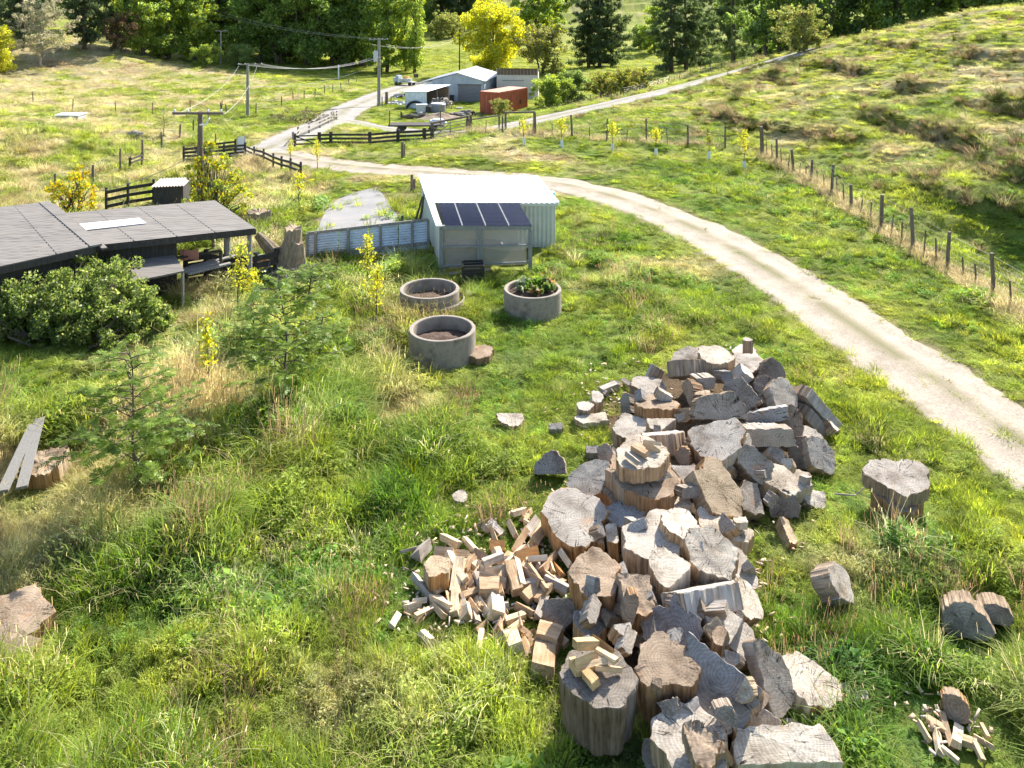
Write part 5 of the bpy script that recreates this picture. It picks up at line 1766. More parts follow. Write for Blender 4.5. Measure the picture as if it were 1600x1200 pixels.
    tag(mb.build('dark_hoop', M['black_plastic'], None, True), 'half sunk dark hoop leaning on the corrugated lean-to wall', 'tyre')
    # the container
    near = G(779, 178, .05)
    f = Vector((.53, .848, 0)); r = Vector((-.848, .53, 0))
    C = lambda x, y, z: near + r * x + f * y + V3((0, 0, z))
    e = thing('shipping_container', 'rust red shipping container with a faded roof', 'container', (0, 0, 0))
    W, L, H = 2.75, 6.9, 2.8
    mb = MB()
    mb.corrugated([C(0, .1, .15), C(0, L - .1, .15), C(0, L - .1, H - .12), C(0, .1, H - .12)], .28, .025, 1)
    mb.corrugated([C(W, .1, .15), C(W, L - .1, .15), C(W, L - .1, H - .12), C(W, .1, H - .12)], .28, .025, 1)
    mb.corrugated([C(.1, L, .15), C(W - .1, L, .15), C(W - .1, L, H - .12), C(.1, L, H - .12)], .28, .025, 1); mb.build('side_panel', M['rust'], e)
    mb = MB(); mb.slab([C(.02, .02, H), C(W - .02, .02, H), C(W - .02, L - .02, H), C(.02, L - .02, H)], .05); mb.build('roof', M['rust_top'], e)
    mb = MB()
    for x in (.06, W - .06):
        for y in (.06, L - .06): mb.beam(C(x, y, 0), C(x, y, H - .06), .14)
    for z in (.08, H - .13):
        for x in (.05, W - .05): mb.beam(C(x, .13, z), C(x, L - .13, z), .12)
        for y in (.05, L - .05): mb.beam(C(.13, y, z), C(W - .13, y, z), .12)
    mb.build('corner_frame', M['rust'], e)
    for x0, x1 in ((.15, W / 2 - .02), (W / 2 + .02, W - .15)):
        mb = MB(); mb.corrugated([C(x0, .02, .15), C(x1, .02, .15), C(x1, .02, H - .2), C(x0, .02, H - .2)], .35, .012, 1); d = mb.build('door', M['rust'], e)
        mb = MB()
        for t in (.3, .7):
            x = x0 + (x1 - x0) * t; mb.tube([C(x, -.04, .1), C(x, -.04, H - .15)], .025, 6)
        mb.build('lock_bar', M['rust_top'], d)
    mb = MB(); mb.slab([C(-.03, 4.9, .9), C(-.03, 5.25, .9), C(-.03, 5.25, 1.4), C(-.03, 4.9, 1.4)], .02); mb.build('vent_plate', M['black_plastic'], e)
    mb = MB(); mb.slab([C(-.03, 3.0, .6), C(-.03, 3.7, .6), C(-.03, 3.7, 2.1), C(-.03, 3.0, 2.1)], .015); mb.build('paint_patch', M['rust'], e)
    # sign-like tall plate and low junk near the container
    g = np.random.default_rng(3)
    def heap(name, label, cat, px, py, w, d_, h, n, mats, size, seed, flat=False):
        gg = np.random.default_rng(seed)
        c = G(px, py)
        mb = MB()
        for i in range(n):
            x, y = gg.normal(0, w / 3), gg.normal(0, d_ / 3)
            zz = max(.05, h * (1 - (x / w * 1.6) ** 2 - (y / d_ * 1.6) ** 2) * gg.uniform(.3, 1))
            s = [size * gg.uniform(.5, 1.6), size * gg.uniform(.15, .5), size * gg.uniform(.1, .4)]
            rot = Matrix.Rotation(gg.uniform(0, 6.28), 3, 'Z') @ Matrix.Rotation(gg.normal(0, .35), 3, 'X')
            mb.box((x, y, zz), s, rot, int(gg.integers(len(mats))), gg.uniform(.7, 1))
        o = mb.build(name, [M[k] for k in mats]); o.location = c
        return tag(o, label, cat)
    heap('firewood_heap', 'heap of split firewood spilling out of the corrugated lean-to', 'firewood', 688, 168, 3.0, 2.4, 1.3, 110, ('pale_bark', 'grey_timber', 'cream_wall'), .55, 31)
    heap('scrap_heap', 'scrap and boards left of the corrugated lean-to', 'scrap', 618, 163, 2.6, 2.0, .5, 40, ('grey_timber', 'white_plastic', 'grey_steel', 'brown_boards'), .8, 32)
    heap('scrap_heap', 'boards and sheets on the grass behind the lean-to wall', 'scrap', 626, 152, 2.2, 1.6, .5, 26, ('grey_steel', 'grey_timber', 'dark_timber'), .9, 33)
    heap('timber_heap', 'dark timbers and posts piled between gate and container', 'timber', 722, 181, 4.0, 1.6, .6, 34, ('dark_timber', 'grey_timber', 'post'), 1.1, 34)
    heap('rubble_heap', 'low pile of pale sheets and rubbish in front of the dirt mound', 'scrap', 657, 182, 1.6, 1.2, .45, 22, ('grey_timber', 'white_plastic', 'slab'), .7, 35)
    # dirt mound
    c = G(688, 187); mb = MB()
    n, k = 40, 14
    vs = []
    for j in range(k + 1):
        for i in range(n):
            a = 6.283 * i / n; rr = j / k
            x, y = math.cos(a) * rr * 3.2, math.sin(a) * rr * 2.2
            vs.append((x, y, .75 * (1 - rr ** 1.3) * (.45 + 1.1 * float(fbm(x + 50, y, .9, 7))) - .05))
    fs = [(j * n + i, j * n + (i + 1) % n, (j + 1) * n + (i + 1) % n, (j + 1) * n + i) for j in range(k) for i in range(n)]
    mb.add(vs, [f[::-1] for f in fs]); o = mb.build('dirt_mound', M['dirt'], None, True); o.location = c; tag(o, 'low mound of brown dirt on the lawn before the garage', 'mound')
    # concrete trough blocks, dark tank, log on the lawn
    p = G(659, 176); t = thing('feed_bin', 'grey square metal feed bin on the lawn by the firewood', 'bin', p, .2)
    mb = MB(); mb.box((0, 0, .55), (1.3, .9, .9)); mb.build('bin_body', M['grey_steel'], t)
    mb = MB(); mb.box((0, 0, 1.03), (1.4, 1.0, .06)); mb.build('lid', M['grey_steel'], t)
    mb = MB(); [mb.box((sx * .55, sy * .35, .05), (.1, .1, .1)) for sx in (-1, 1) for sy in (-1, 1)]; mb.build('feet', M['dark_timber'], t)
    p = G(684, 175); t = thing('water_tank', 'squat dark round tank beside the firewood heap', 'tank', p)
    mb = MB(); mb.tube([(0, 0, 0), (0, 0, 1.0), (0, 0, 1.08)], [1.0, 1.0, .9], 20); mb.build('tank_body', M['door_grey'], t)
    mb = MB(); mb.tube([(0, 0, 1.08), (0, 0, 1.13)], .85, 20); mb.build('lid', M['pale_wall'], t)
    p = G(669, 177); mb = MB(); mb.tube([(0, 0, 0), (0, 0, .8), (0, 0, .9)], [.32, .3, .25], 12); o = mb.build('barrel', M['black_plastic']); o.location = p; tag(o, 'small black drum between metal feed bin and dark tank', 'barrel')
    p = G(646, 187); mb = MB(); limb(mb, (-1.4, -.2, .25), (1.4, .4, .3), .28, .36, np.random.default_rng(5), .03, 5, 9); mb.tube([(-1.3, -.2, .3), (-1.4, -.3, .95)], [.18, .08], 7)
    o = mb.build('fallen_log', M['wood_dark'] if 'wood_dark' in M else M['bark']); o.location = p; tag(o, 'dark fallen log with a stub branch on the lawn', 'log')
    p = G(652, 206); e = thing('farm_trailer', 'low flat farm trailer with upright stakes behind the yard fence', 'trailer', p)
    mb = MB(); mb.box((0, 0, .65), (4.6, 1.7, .12)); mb.build('deck', M['dark_timber'], e)
    for sx in (-1.3, 1.3):
        mb = MB(); mb.tube([(sx, -.9, .32), (sx, -.72, .32)], .32, 14); mb.build('wheel', M['black_plastic'], e)
        mb = MB(); mb.tube([(sx, .72, .32), (sx, .9, .32)], .32, 14); mb.build('wheel', M['black_plastic'], e)
    for sx in (-2.2, 2.0):
        mb = MB(); mb.beam((sx, -.7, .7), (sx, -.7, 1.9), .07); mb.build('stake', M['dark_timber'], e)
    p = G(654, 205); mb = MB(); mb.box((0, 0, .0), (1.5, .6, .25), None, 0, .8); mb.box((0, 0, .16), (1.0, .45, .1), None, 0, .8); o = mb.build('tarpaulin', M['white_plastic']); o.location = p + V3((1.6, 0, .85)); tag(o, 'white folded tarpaulin lying on the flat farm trailer', 'tarpaulin')
    # signs and stored goods at the road end
    p = G(636, 133); e = thing('loaded_truck', 'small flat-bed truck loaded with crates at the end of the farm road', 'truck', p, R(-25)); e.scale = (.75, .75, .75)
    mb = MB(); mb.box((0, 0, .75), (3.8, 1.7, .15)); mb.build('tray', M['grey_steel'], e)
    mb = MB(); mb.box((-2.4, 0, 1.15), (1.3, 1.7, 1.0)); mb.box((-2.2, 0, 1.85), (.95, 1.5, .6), None, 0, .85); mb.build('cab', M['pale_wall'], e)
    for sx in (-2.3, 1.2):
        for sy in (-.8, .8):
            mb = MB(); mb.tube([(sx, sy - .12, .4), (sx, sy + .12, .4)], .4, 14); mb.build('wheel', M['black_plastic'], e)
    mb = MB()
    for i in range(6): mb.box((-1.2 + .75 * (i % 4), -.4 + .7 * (i // 4), 1.15 + .1 * (i % 2)), (.7, .65, .6))
    o = mb.build('crates', M['cream_wall'], e)
    mb = MB(); mb.box((-.2, 0, 1.85), (1.4, .8, .3), None, 0, .8); mb.build('orange_cover', M['orange'], e)
    p = G(650, 132); e = thing('road_sign', 'small dark square sign on a post beside the loaded truck', 'sign', p)
    mb = MB(); mb.tube([(0, 0, -.2), (0, 0, 1.5)], .04, 6); mb.build('sign_post', M['grey_timber'], e)
    mb = MB(); mb.box((0, -.05, 1.5), (.8, .03, .6)); mb.build('sign_panel', M['black_plastic'], e)
    p = G(604, 164); mb = MB(); mb.tube([p - V3((0, 0, .2)), p + V3((0, 0, 1.65))], [.22, .2], 9); tag(mb.build('stout_post', M['brown_boards']), 'stout brown post right of the transformer pole', 'post')
    for px, lb in ((597, 'thin post close left of the stout brown one'), (611, 'thin post close right of the stout brown one')):
        p = G(px, 165); mb = MB(); mb.tube([p - V3((0, 0, .2)), p + V3((0, 0, 1.2))], .07, 7); tag(mb.build('thin_post', M['post']), lb, 'post')
    # low trough shed in the left paddock and the little ribbed roof
    a = G(104, 183); F = frame(a, (0, 1)); e = thing('low_trough', 'long low box with a white lid in the left paddock', 'trough', (0, 0, 0))
    mb = MB(); mb.corrugated([F(-1.1, 0, -.1), F(1.2, -.15, -.1), F(1.2, -.15, .45), F(-1.1, 0, .45)], .15, .01, 1)
    mb.corrugated([F(1.2, -.15, -.1), F(1.25, 1.2, -.1), F(1.25, 1.2, .5), F(1.2, -.15, .45)], .15, .01, 1)
    mb.corrugated([F(-1.1, 0, -.1), F(-1.1, 1.2, -.1), F(-1.1, 1.2, .5), F(-1.1, 0, .45)], .15, .01, 1); mb.build('side', M['pale_wall'], e)
    mb = MB(); mb.slab([F(-1.2, -.1, .48), F(1.3, -.25, .48), F(1.35, 1.3, .53), F(-1.2, 1.3, .53)], .05); mb.build('lid', M['white_roof'], e)
    a = Vector(at_z(237, 300, 0)); a = G(240, 330); F = frame(a, (-.05, 1)); e = thing('hen_house', 'little dark hut with a ribbed grey roof behind the barn', 'hut', (0, 0, 0))
    mb = MB(); vs = [F(0, 0, -.2), F(1.35, 0, -.2), F(1.35, 1.0, -.2), F(0, 1.0, -.2), F(0, 0, 1.05), F(1.35, 0, 1.1), F(1.35, 1.0, 1.2), F(0, 1.0, 1.15)]
    mb.add(vs, [(0, 1, 5, 4), (1, 2, 6, 5), (2, 3, 7, 6), (3, 0, 4, 7)]); mb.build('wall', M['dark_timber'], e)
    mb = MB(); mb.corrugated([F(-.1, -.12, 1.09), F(1.45, -.12, 1.14), F(1.45, 1.1, 1.27), F(-.1, 1.1, 1.22)], .14, .03, 1); mb.build('roof', M['ribbed_roof'], e)
    p = G(209, 214); mb = MB(); pts = [(-.7, 0, .2), (0, .1, .34), (.75, .05, .24)]; mb.tube(pts, [.16, .32, .22], 9); o = mb.build('pale_log', M['pale_bark']); o.location = p; tag(o, 'pale dead log lying in the left paddock grass', 'log')
    p = G(79, 104); mb = MB(); limb(mb, (-.8, 0, .15), (.9, .1, .2), .2, .15, np.random.default_rng(2), .02, 4, 8); o = mb.build('fallen_log', M['bark']); o.location = p; tag(o, 'short fallen log at the foot of the pale bare tree', 'log')
    p = Vector(at_z(410, 393, .35)); e = thing('painted_boat', 'upturned little red dinghy with white and teal bottom beside the forked stump', 'boat', (p.x, p.y, gz(p.x, p.y) + .02), R(20))
    mb = MB()
    hull = [(-.8, .02), (-.45, .28), (.35, .30), (.8, .24), (.8, -.24), (.35, -.30), (-.45, -.28)]
    vs = [(x, y, 0) for x, y in hull] + [(x * .93, y * .7, .40) for x, y in hull]; n = len(hull)
    mb.add(vs, [(i, (i + 1) % n, n + (i + 1) % n, n + i) for i in range(n)]); mb.build('hull_side', M['red_paint'], e)
    mb = MB(); mb.prism([(x * .94, y * .72) for x, y in hull], .40, .43); mb.build('hull_bottom', M['white_plastic'], e)
    mb = MB(); mb.box((0, 0, .45), (1.2, .1, .05)); mb.build('keel', M['teal'], e)
M['dirt'] = rough_mat('dirt', (.14, .10, .07), (.26, .20, .14), 3, 1.0, bumps=.8, c3=(.20, .15, .10))
M['orange'] = rough_mat('orange_cloth', (.55, .20, .05), (.65, .28, .08), 3, .8, bumps=.1)
M['ribbed_roof'] = rough_mat('weathered_iron', (.24, .20, .18), (.42, .37, .34), 3, .7, bumps=.1)
far_yard()

# ------------------------------------------------------------------ concrete rings
def rings():
    spec = [(671, 450, 93, .62, 'concrete well ring nearest the shed front, half full of soil, on a wider concrete base'), (832, 450, 90, .66, 'concrete well ring planted with leafy seedlings'), (691, 512, 104, .68, 'front concrete well ring of dark soil with a wooden round at its foot')]
    for i, (cx, cy, wpx, h, lb) in enumerate(spec):
        top = at_z(cx, cy, h)
        g0 = gz(top[0], top[1])
        r = wpx / 2 * depth(top) / FPX
        e = thing('concrete_ring', lb, 'planter', (top[0], top[1], g0), 0, 'concrete well rings used as planters')
        n = 64
        hh = h - g0
        prof = [(r * .985, -.2), (r, .0), (r, hh - .02), (r - .015, hh), (r - .085, hh), (r - .10, hh - .02), (r - .10, .1)]
        vs, fs = [], []
        for k in range(n):
            a = 6.2832 * k / n
            for (rr, z) in prof: vs.append((rr * math.cos(a), rr * math.sin(a), z))
        m_ = len(prof)
        for k in range(n):
            for j in range(m_ - 1):
                fs.append((k * m_ + j, ((k + 1) % n) * m_ + j, ((k + 1) % n) * m_ + j + 1, k * m_ + j + 1))
        mb = MB(); mb.add(vs, fs); mb.build('ring', M['concrete'], e, False)
        mb = MB(); sl = hh - (.33 if i != 1 else .16)
        vs, fs = [], []
        kk = 14
        for j in range(kk + 1):
            for k in range(n):
                a = 6.2832 * k / n; rr = (r - .09) * j / kk
                x, y = rr * math.cos(a), rr * math.sin(a)
                vs.append((x, y, sl + .09 * (1 - (j / kk) ** 2) + .09 * (float(fbm(x + i * 9, y, .25, 5)) - .5)))
        for j in range(kk):
            for k in range(n): fs.append((j * n + k, (j + 1) * n + k, (j + 1) * n + (k + 1) % n, j * n + (k + 1) % n))
        mb.add(vs, fs); mb.build('soil', M['soil'], e, True)
        if i == 0:
            mb = MB(); mb.tube([(.10, -.03, -.2), (.10, -.03, .26), (.10, -.03, .30)], [r + .05, r + .05, r + .02], 48, caps=False); mb.build('base_ring', M['concrete'], e)
        EXCL.append([(top[0] + (r - .02) * math.cos(a), top[1] + (r - .02) * math.sin(a)) for a in np.linspace(0, 6.1, 24)])
        if i == 1:
            gg = np.random.default_rng(8)
            for k, (x, y, s, lb2) in enumerate(((.12, .1, .40, 'tallest leafy seedling in the middle of the planted ring'), (-.32, .0, .30, 'grey-green seedling at the left of the planted ring'), (.40, -.05, .28, 'seedling at the right of the planted ring'), (.05, -.30, .26, 'reddish seedling at the front of the planted ring'), (-.18, .3, .28, 'seedling at the back left of the planted ring'), (.32, .28, .34, 'seedling at the back right of the planted ring'))):
                col = [((.09, .17, .03), (.14, .22, .04)), ((.16, .20, .12), (.22, .26, .17)), ((.10, .17, .05), (.16, .2, .06)), ((.18, .12, .06), (.13, .18, .05)), ((.12, .17, .06), (.2, .24, .1)), ((.10, .16, .04), (.2, .14, .06))][k]
                C = [(0, 0, s * f) for f in (.35, .6, .85)] + [(gg.normal(0, s * .35), gg.normal(0, s * .35), s * .5) for _ in range(6)]
                me = crown_mesh('leaves', [cards(C, [s * .32] * len(C), 9, .17, col, gg, aspect=.6)])
                mb = MB(); mb.tube([(0, 0, -.1), (0, 0, s * .9)], .012, 5)
                p = thing('seedling', lb2, 'seedling', (top[0] + x, top[1] + y, g0 + sl + .06), 0, 'seedlings in the planted ring')
                mb.build('stem', M['bark'], p)
                o = bpy.data.objects.new('leaves', me); COL.objects.link(o); o.parent = p
rings()
# ------------------------------------------------------------------ the heap of sawn rounds and the firewood
def wood_materials():
    def base(name):
        m, nt, b = mat(name)
        oi = nt.nodes.new('ShaderNodeObjectInfo')
        v0 = coord(nt)
        off = nt.nodes.new('ShaderNodeVectorMath'); off.operation = 'SCALE'
        off.inputs[0].default_value = (31, 17, 23)
        nt.links.new(oi.outputs['Random'], off.inputs['Scale'])
        ad = nt.nodes.new('ShaderNodeVectorMath'); ad.operation = 'ADD'
        nt.links.new(v0, ad.inputs[0]); nt.links.new(off.outputs[0], ad.inputs[1])
        b.inputs['Roughness'].default_value = .9
        b.inputs['Specular IOR Level'].default_value = .15
        return m, nt, b, oi, v0, ad.outputs[0]
    # sawn end: growth rings, radial drying cracks, saw marks, stains
    m, nt, b, oi, v0, v = base('sawn_end')
    sx = nt.nodes.new('ShaderNodeSeparateXYZ'); nt.links.new(v0, sx.inputs[0])
    cb = nt.nodes.new('ShaderNodeCombineXYZ'); nt.links.new(sx.outputs[0], cb.inputs[0]); nt.links.new(sx.outputs[1], cb.inputs[1])
    ln = nt.nodes.new('ShaderNodeVectorMath'); ln.operation = 'LENGTH'; nt.links.new(cb.outputs[0], ln.inputs[0])
    nz = noise(nt, v, 3.0, 4, .6)
    a1 = nt.nodes.new('ShaderNodeMath'); a1.operation = 'MULTIPLY_ADD'; nt.links.new(nz, a1.inputs[0]); a1.inputs[1].default_value = .22; nt.links.new(ln.outputs['Value'], a1.inputs[2])
    a2 = nt.nodes.new('ShaderNodeMath'); a2.operation = 'MULTIPLY'; nt.links.new(a1.outputs[0], a2.inputs[0]); a2.inputs[1].default_value = 150
    a3 = nt.nodes.new('ShaderNodeMath'); a3.operation = 'SINE'; nt.links.new(a2.outputs[0], a3.inputs[0])
    nrm = nt.nodes.new('ShaderNodeVectorMath'); nrm.operation = 'NORMALIZE'; nt.links.new(cb.outputs[0], nrm.inputs[0])
    sc = nt.nodes.new('ShaderNodeVectorMath'); sc.operation = 'SCALE'; nt.links.new(nrm.outputs[0], sc.inputs[0]); sc.inputs['Scale'].default_value = 3.2
    ad = nt.nodes.new('ShaderNodeVectorMath'); ad.operation = 'ADD'; nt.links.new(sc.outputs[0], ad.inputs[0])
    mv = mapping(nt, v, (1.2, 1.2, 1.2)); nt.links.new(mv, ad.inputs[1])
    crack = ramp(nt, noise(nt, ad.outputs[0], 1.3, 3, .5), [(.484, (1, 1, 1)), (.496, (.07, .06, .05)), (.504, (.07, .06, .05)), (.516, (1, 1, 1))])
    cmask = ramp(nt, noise(nt, v, 2.4, 3, .6), [(.47, (0, 0, 0)), (.53, (1, 1, 1))])
    stain = ramp(nt, noise(nt, v, 2.1, 7, .7), [(.30, (.30, .26, .23)), (.42, (.74, .69, .63)), (.52, (1.0, .97, .93)), (.62, (1.18, 1.16, 1.12)), (.74, (1.55, 1.5, 1.42))])
    streak = ramp(nt, noise(nt, mapping(nt, v, (3, 30, 3), (0, 0, .5)), 2, 5, .7), [(.3, (.72, .71, .7)), (.65, (1.12, 1.12, 1.12))])
    ringc = ramp(nt, a3.outputs[0], [(.0, (.80, .78, .75)), (.6, (1.06, 1.06, 1.05))])
    c = mix(nt, oi.outputs['Color'], stain, .9, 'MULTIPLY')
    c = mix(nt, c, streak, .8, 'MULTIPLY'); c = mix(nt, c, ringc, .7, 'MULTIPLY')
    c2 = mix(nt, c, crack, 1.0, 'MULTIPLY'); c = mix(nt, c, c2, cmask)
    # orange-brown patches where bark or heartwood shows
    hp = ramp(nt, noise(nt, v, 1.5, 5, .65), [(.60, (0, 0, 0)), (.72, (.75, .75, .75))])
    c = mix(nt, c, mix(nt, c, (1.25, .78, .48, 1), 1.0, 'MULTIPLY'), hp)
    nt.links.new(c, b.inputs['Base Color'])
    bump(nt, b, noise(nt, mapping(nt, v, (3, 30, 3), (0, 0, .5)), 3, 6, .8), .5, .02)
    M['sawn'] = m
    # side: long grain streaks up and down
    m, nt, b, oi, v0, v = base('log_side')
    g = noise(nt, mapping(nt, v, (26, 26, 1.6)), 1, 6, .7)
    c = ramp(nt, g, [(.32, (.30, .28, .26)), (.45, (.8, .78, .76)), (.58, (1.1, 1.08, 1.06)), (.72, (1.5, 1.46, 1.4))])
    big = ramp(nt, noise(nt, v, 2.5, 5, .6), [(.3, (.6, .56, .52)), (.65, (1.15, 1.12, 1.1))])
    tint = mix(nt, (.48, .28, .12, 1), mix(nt, oi.outputs['Color'], (.92, .80, .66, 1), 1.0, 'MULTIPLY'), oi.outputs['Alpha'])
    c = mix(nt, tint, c, 1.0, 'MULTIPLY'); c = mix(nt, c, big, .9, 'MULTIPLY')
    nt.links.new(c, b.inputs['Base Color'])
    bump(nt, b, g, .9, .03)
    M['log_side'] = m
    # split face
    m, nt, b, oi, v0, v = base('split_face')
    g = noise(nt, mapping(nt, v, (24, 24, 2.0)), 1, 7, .75)
    c = mix(nt, oi.outputs['Color'], ramp(nt, g, [(.3, (.6, .55, .5)), (.52, (1, 1, 1)), (.7, (1.25, 1.25, 1.25))]), 1.0, 'MULTIPLY')
    c = mix(nt, c, ramp(nt, noise(nt, v, 4, 4, .6), [(.35, (.75, .66, .56)), (.6, (1.08, 1.08, 1.08))]), .8, 'MULTIPLY')
    nt.links.new(c, b.inputs['Base Color'])
    bump(nt, b, g, .9, .02)
    M['split'] = m
wood_materials()
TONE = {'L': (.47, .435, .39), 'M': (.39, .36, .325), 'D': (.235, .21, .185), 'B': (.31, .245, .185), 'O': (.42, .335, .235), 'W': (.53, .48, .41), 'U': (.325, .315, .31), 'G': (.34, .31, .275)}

def outline(r, g, lobe=.06, n=60):
    a = np.linspace(0, 2 * math.pi, n, endpoint=False)
    ph = g.uniform(0, 6.28, 5)
    rr = r * (1 + lobe * np.sin(2 * a + ph[0]) + lobe * .9 * np.sin(3 * a + ph[1]) + lobe * .5 * np.sin(5 * a + ph[2]) + lobe * .35 * np.sin(9 * a + ph[3]) + .05 * lobe * np.sin(17 * a + ph[4]) + .013 * g.normal(size=n))
    for _ in range(g.integers(0, 3)):                    # dents and torn-off bits of the rim
        rr *= 1 - g.uniform(.05, .16) * np.exp(-(((a - g.uniform(0, 6.28) + math.pi) % (2 * math.pi) - math.pi) / g.uniform(.08, .3)) ** 2)
    return np.stack([rr * np.cos(a), rr * np.sin(a)], 1)

def clip(poly, ang, off):
    d = np.array([math.cos(R(ang)), math.sin(R(ang))])
    out, cut = [], []
    n = len(poly)
    for i in range(n):
        p, q = poly[i], poly[(i + 1) % n]
        a, b = p @ d - off, q @ d - off
        if a <= 0: out.append(p)
        if (a < 0) != (b < 0): out.append(p + (q - p) * (a / (a - b)))
    return np.array(out)

def round_mesh(r, th, g, cuts=(), lobe=.06, aspect=1.0, taper=0.0, rough=.012):
    """a sawn round or the piece left of it after straight cuts; returns an MB (slots: sawn end, side, split face)"""
    o = outline(r, g, lobe)
    o[:, 1] *= aspect
    for a, f in cuts:
        o = clip(o, a, f * r)
    # densify, remember which edges are straight cuts
    pts, flag = [], []
    n = len(o)
    for i in range(n):
        p, q = o[i], o[(i + 1) % n]
        L = np.linalg.norm(q - p)
        k = max(1, int(L / (r * .13)))
        isc = any(abs(p @ np.array([math.cos(R(a)), math.sin(R(a))]) - f * r) < r * .012 and abs(q @ np.array([math.cos(R(a)), math.sin(R(a))]) - f * r) < r * .012 for a, f in cuts)
        for j in range(k):
            x = p + (q - p) * j / k
            if isc and 0 < j: x = x + g.normal(size=2) * r * .018
            pts.append(x); flag.append(isc)
    pts = np.array(pts)
    n = len(pts)
    c = pts.mean(0)
    flut = 1 + .03 * g.normal(size=n) - .05 * (g.uniform(size=n) < .08)
    levels = [(-.5, .965), (-.47, .995), (-.15, 1.0), (.18, 1.0), (.465, 1.0), (.5, .975)]
    mb = MB()
    vs = []
    for zf, s in levels:
        sc = s * (1 - taper * (zf + .5))
        q = c + (pts - c) * sc * (flut[:, None] if abs(zf) < .48 else .5 + .5 * flut[:, None])
        zz = th * zf + (g.normal(size=n) * rough * .5 if abs(zf) > .45 else 0)
        vs += [(x, y, z) for (x, y), z in zip(q, np.broadcast_to(zz, n))]
    fs, mi = [], []
    L = len(levels)
    for l in range(L - 1):
        for i in range(n):
            j = (i + 1) % n
            fs.append((l * n + i, l * n + j, (l + 1) * n + j, (l + 1) * n + i))
            mi.append(2 if flag[i] else 1)
    # caps with inner rings, uneven like a rough saw cut
    sd_ = float(g.uniform(0, 90))
    for l, sgn in ((0, -1), (L - 1, 1)):
        base_ = len(vs); vs += [vs[l * n + i] for i in range(n)]
        prev = [base_ + i for i in range(n)]
        for s in (.82, .62, .42, .22):
            b0 = len(vs)
            q = c + (pts - c) * s
            vs += [(x, y, th * .5 * sgn + rough * 2.0 * (float(fbm(x + sd_, y, .11, 3)) - .5)) for x, y in q]
            cur = [b0 + i for i in range(n)]
            for i in range(n):
                j = (i + 1) % n
                f = (prev[i], prev[j], cur[j], cur[i])
                fs.append(f if sgn > 0 else f[::-1]); mi.append(0)
            prev = cur
        b0 = len(vs); vs.append((c[0], c[1], th * .5 * sgn))
        for i in range(n):
            f = (prev[i], prev[(i + 1) % n], b0)
            fs.append(f if sgn > 0 else f[::-1]); mi.append(0)
    n0 = len(mb.v)
    mb.v += [tuple(map(float, v)) for v in vs]; mb.f += fs; mb.m += mi
    return mb

def orient(tilt, az, rot=0.0):
    t, a = R(tilt), R(az)
    n = Vector((math.sin(t) * math.sin(a), -math.sin(t) * math.cos(a), math.cos(t)))
    x = Vector((1, 0, 0)) - n * n.x
    if x.length < .15: x = Vector((0, 1, 0)) - n * n.y
    x.normalize()
    y = n.cross(x)
    m = Matrix((x, y, n)).transposed().to_4x4()
    return m @ Matrix.Rotation(R(rot), 4, 'Z'), n

SEED = [500]
def wood(name, label, px, py, w, th, tilt=0, az=0, cuts=(), tone='M', fresh=0.0, hf=.4, lobe=.075, aspect=1.0, rot=0, cat='log round', group=None, rough=.008, taper=0.0):
    """px, py: centre of the face one sees; w: its width in photograph pixels; hf: height of that face's centre above the ground"""
    SEED[0] += 1
    th *= .88
    g = np.random.default_rng(SEED[0])
    p = hit(px, py, lambda x, y: base_z(x, y) + hf)
    r = w / 2 * depth(p) / FPX
    m, n = orient(tilt, az, rot)
    mb = round_mesh(r, th, g, cuts, lobe, aspect, taper, rough)
    o = mb.build(name, [M['sawn'], M['log_side'], M['split']])
    o.data.polygons.foreach_set('use_smooth', [k == 0 for k in mb.m])
    if group is None: CLEAR.append((p[0], p[1], r))
    c = Vector((p[0], p[1], p[2])) - n * th / 2
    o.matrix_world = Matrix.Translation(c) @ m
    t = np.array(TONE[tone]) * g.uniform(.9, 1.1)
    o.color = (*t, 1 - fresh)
    return tag(o, label, cat, group)

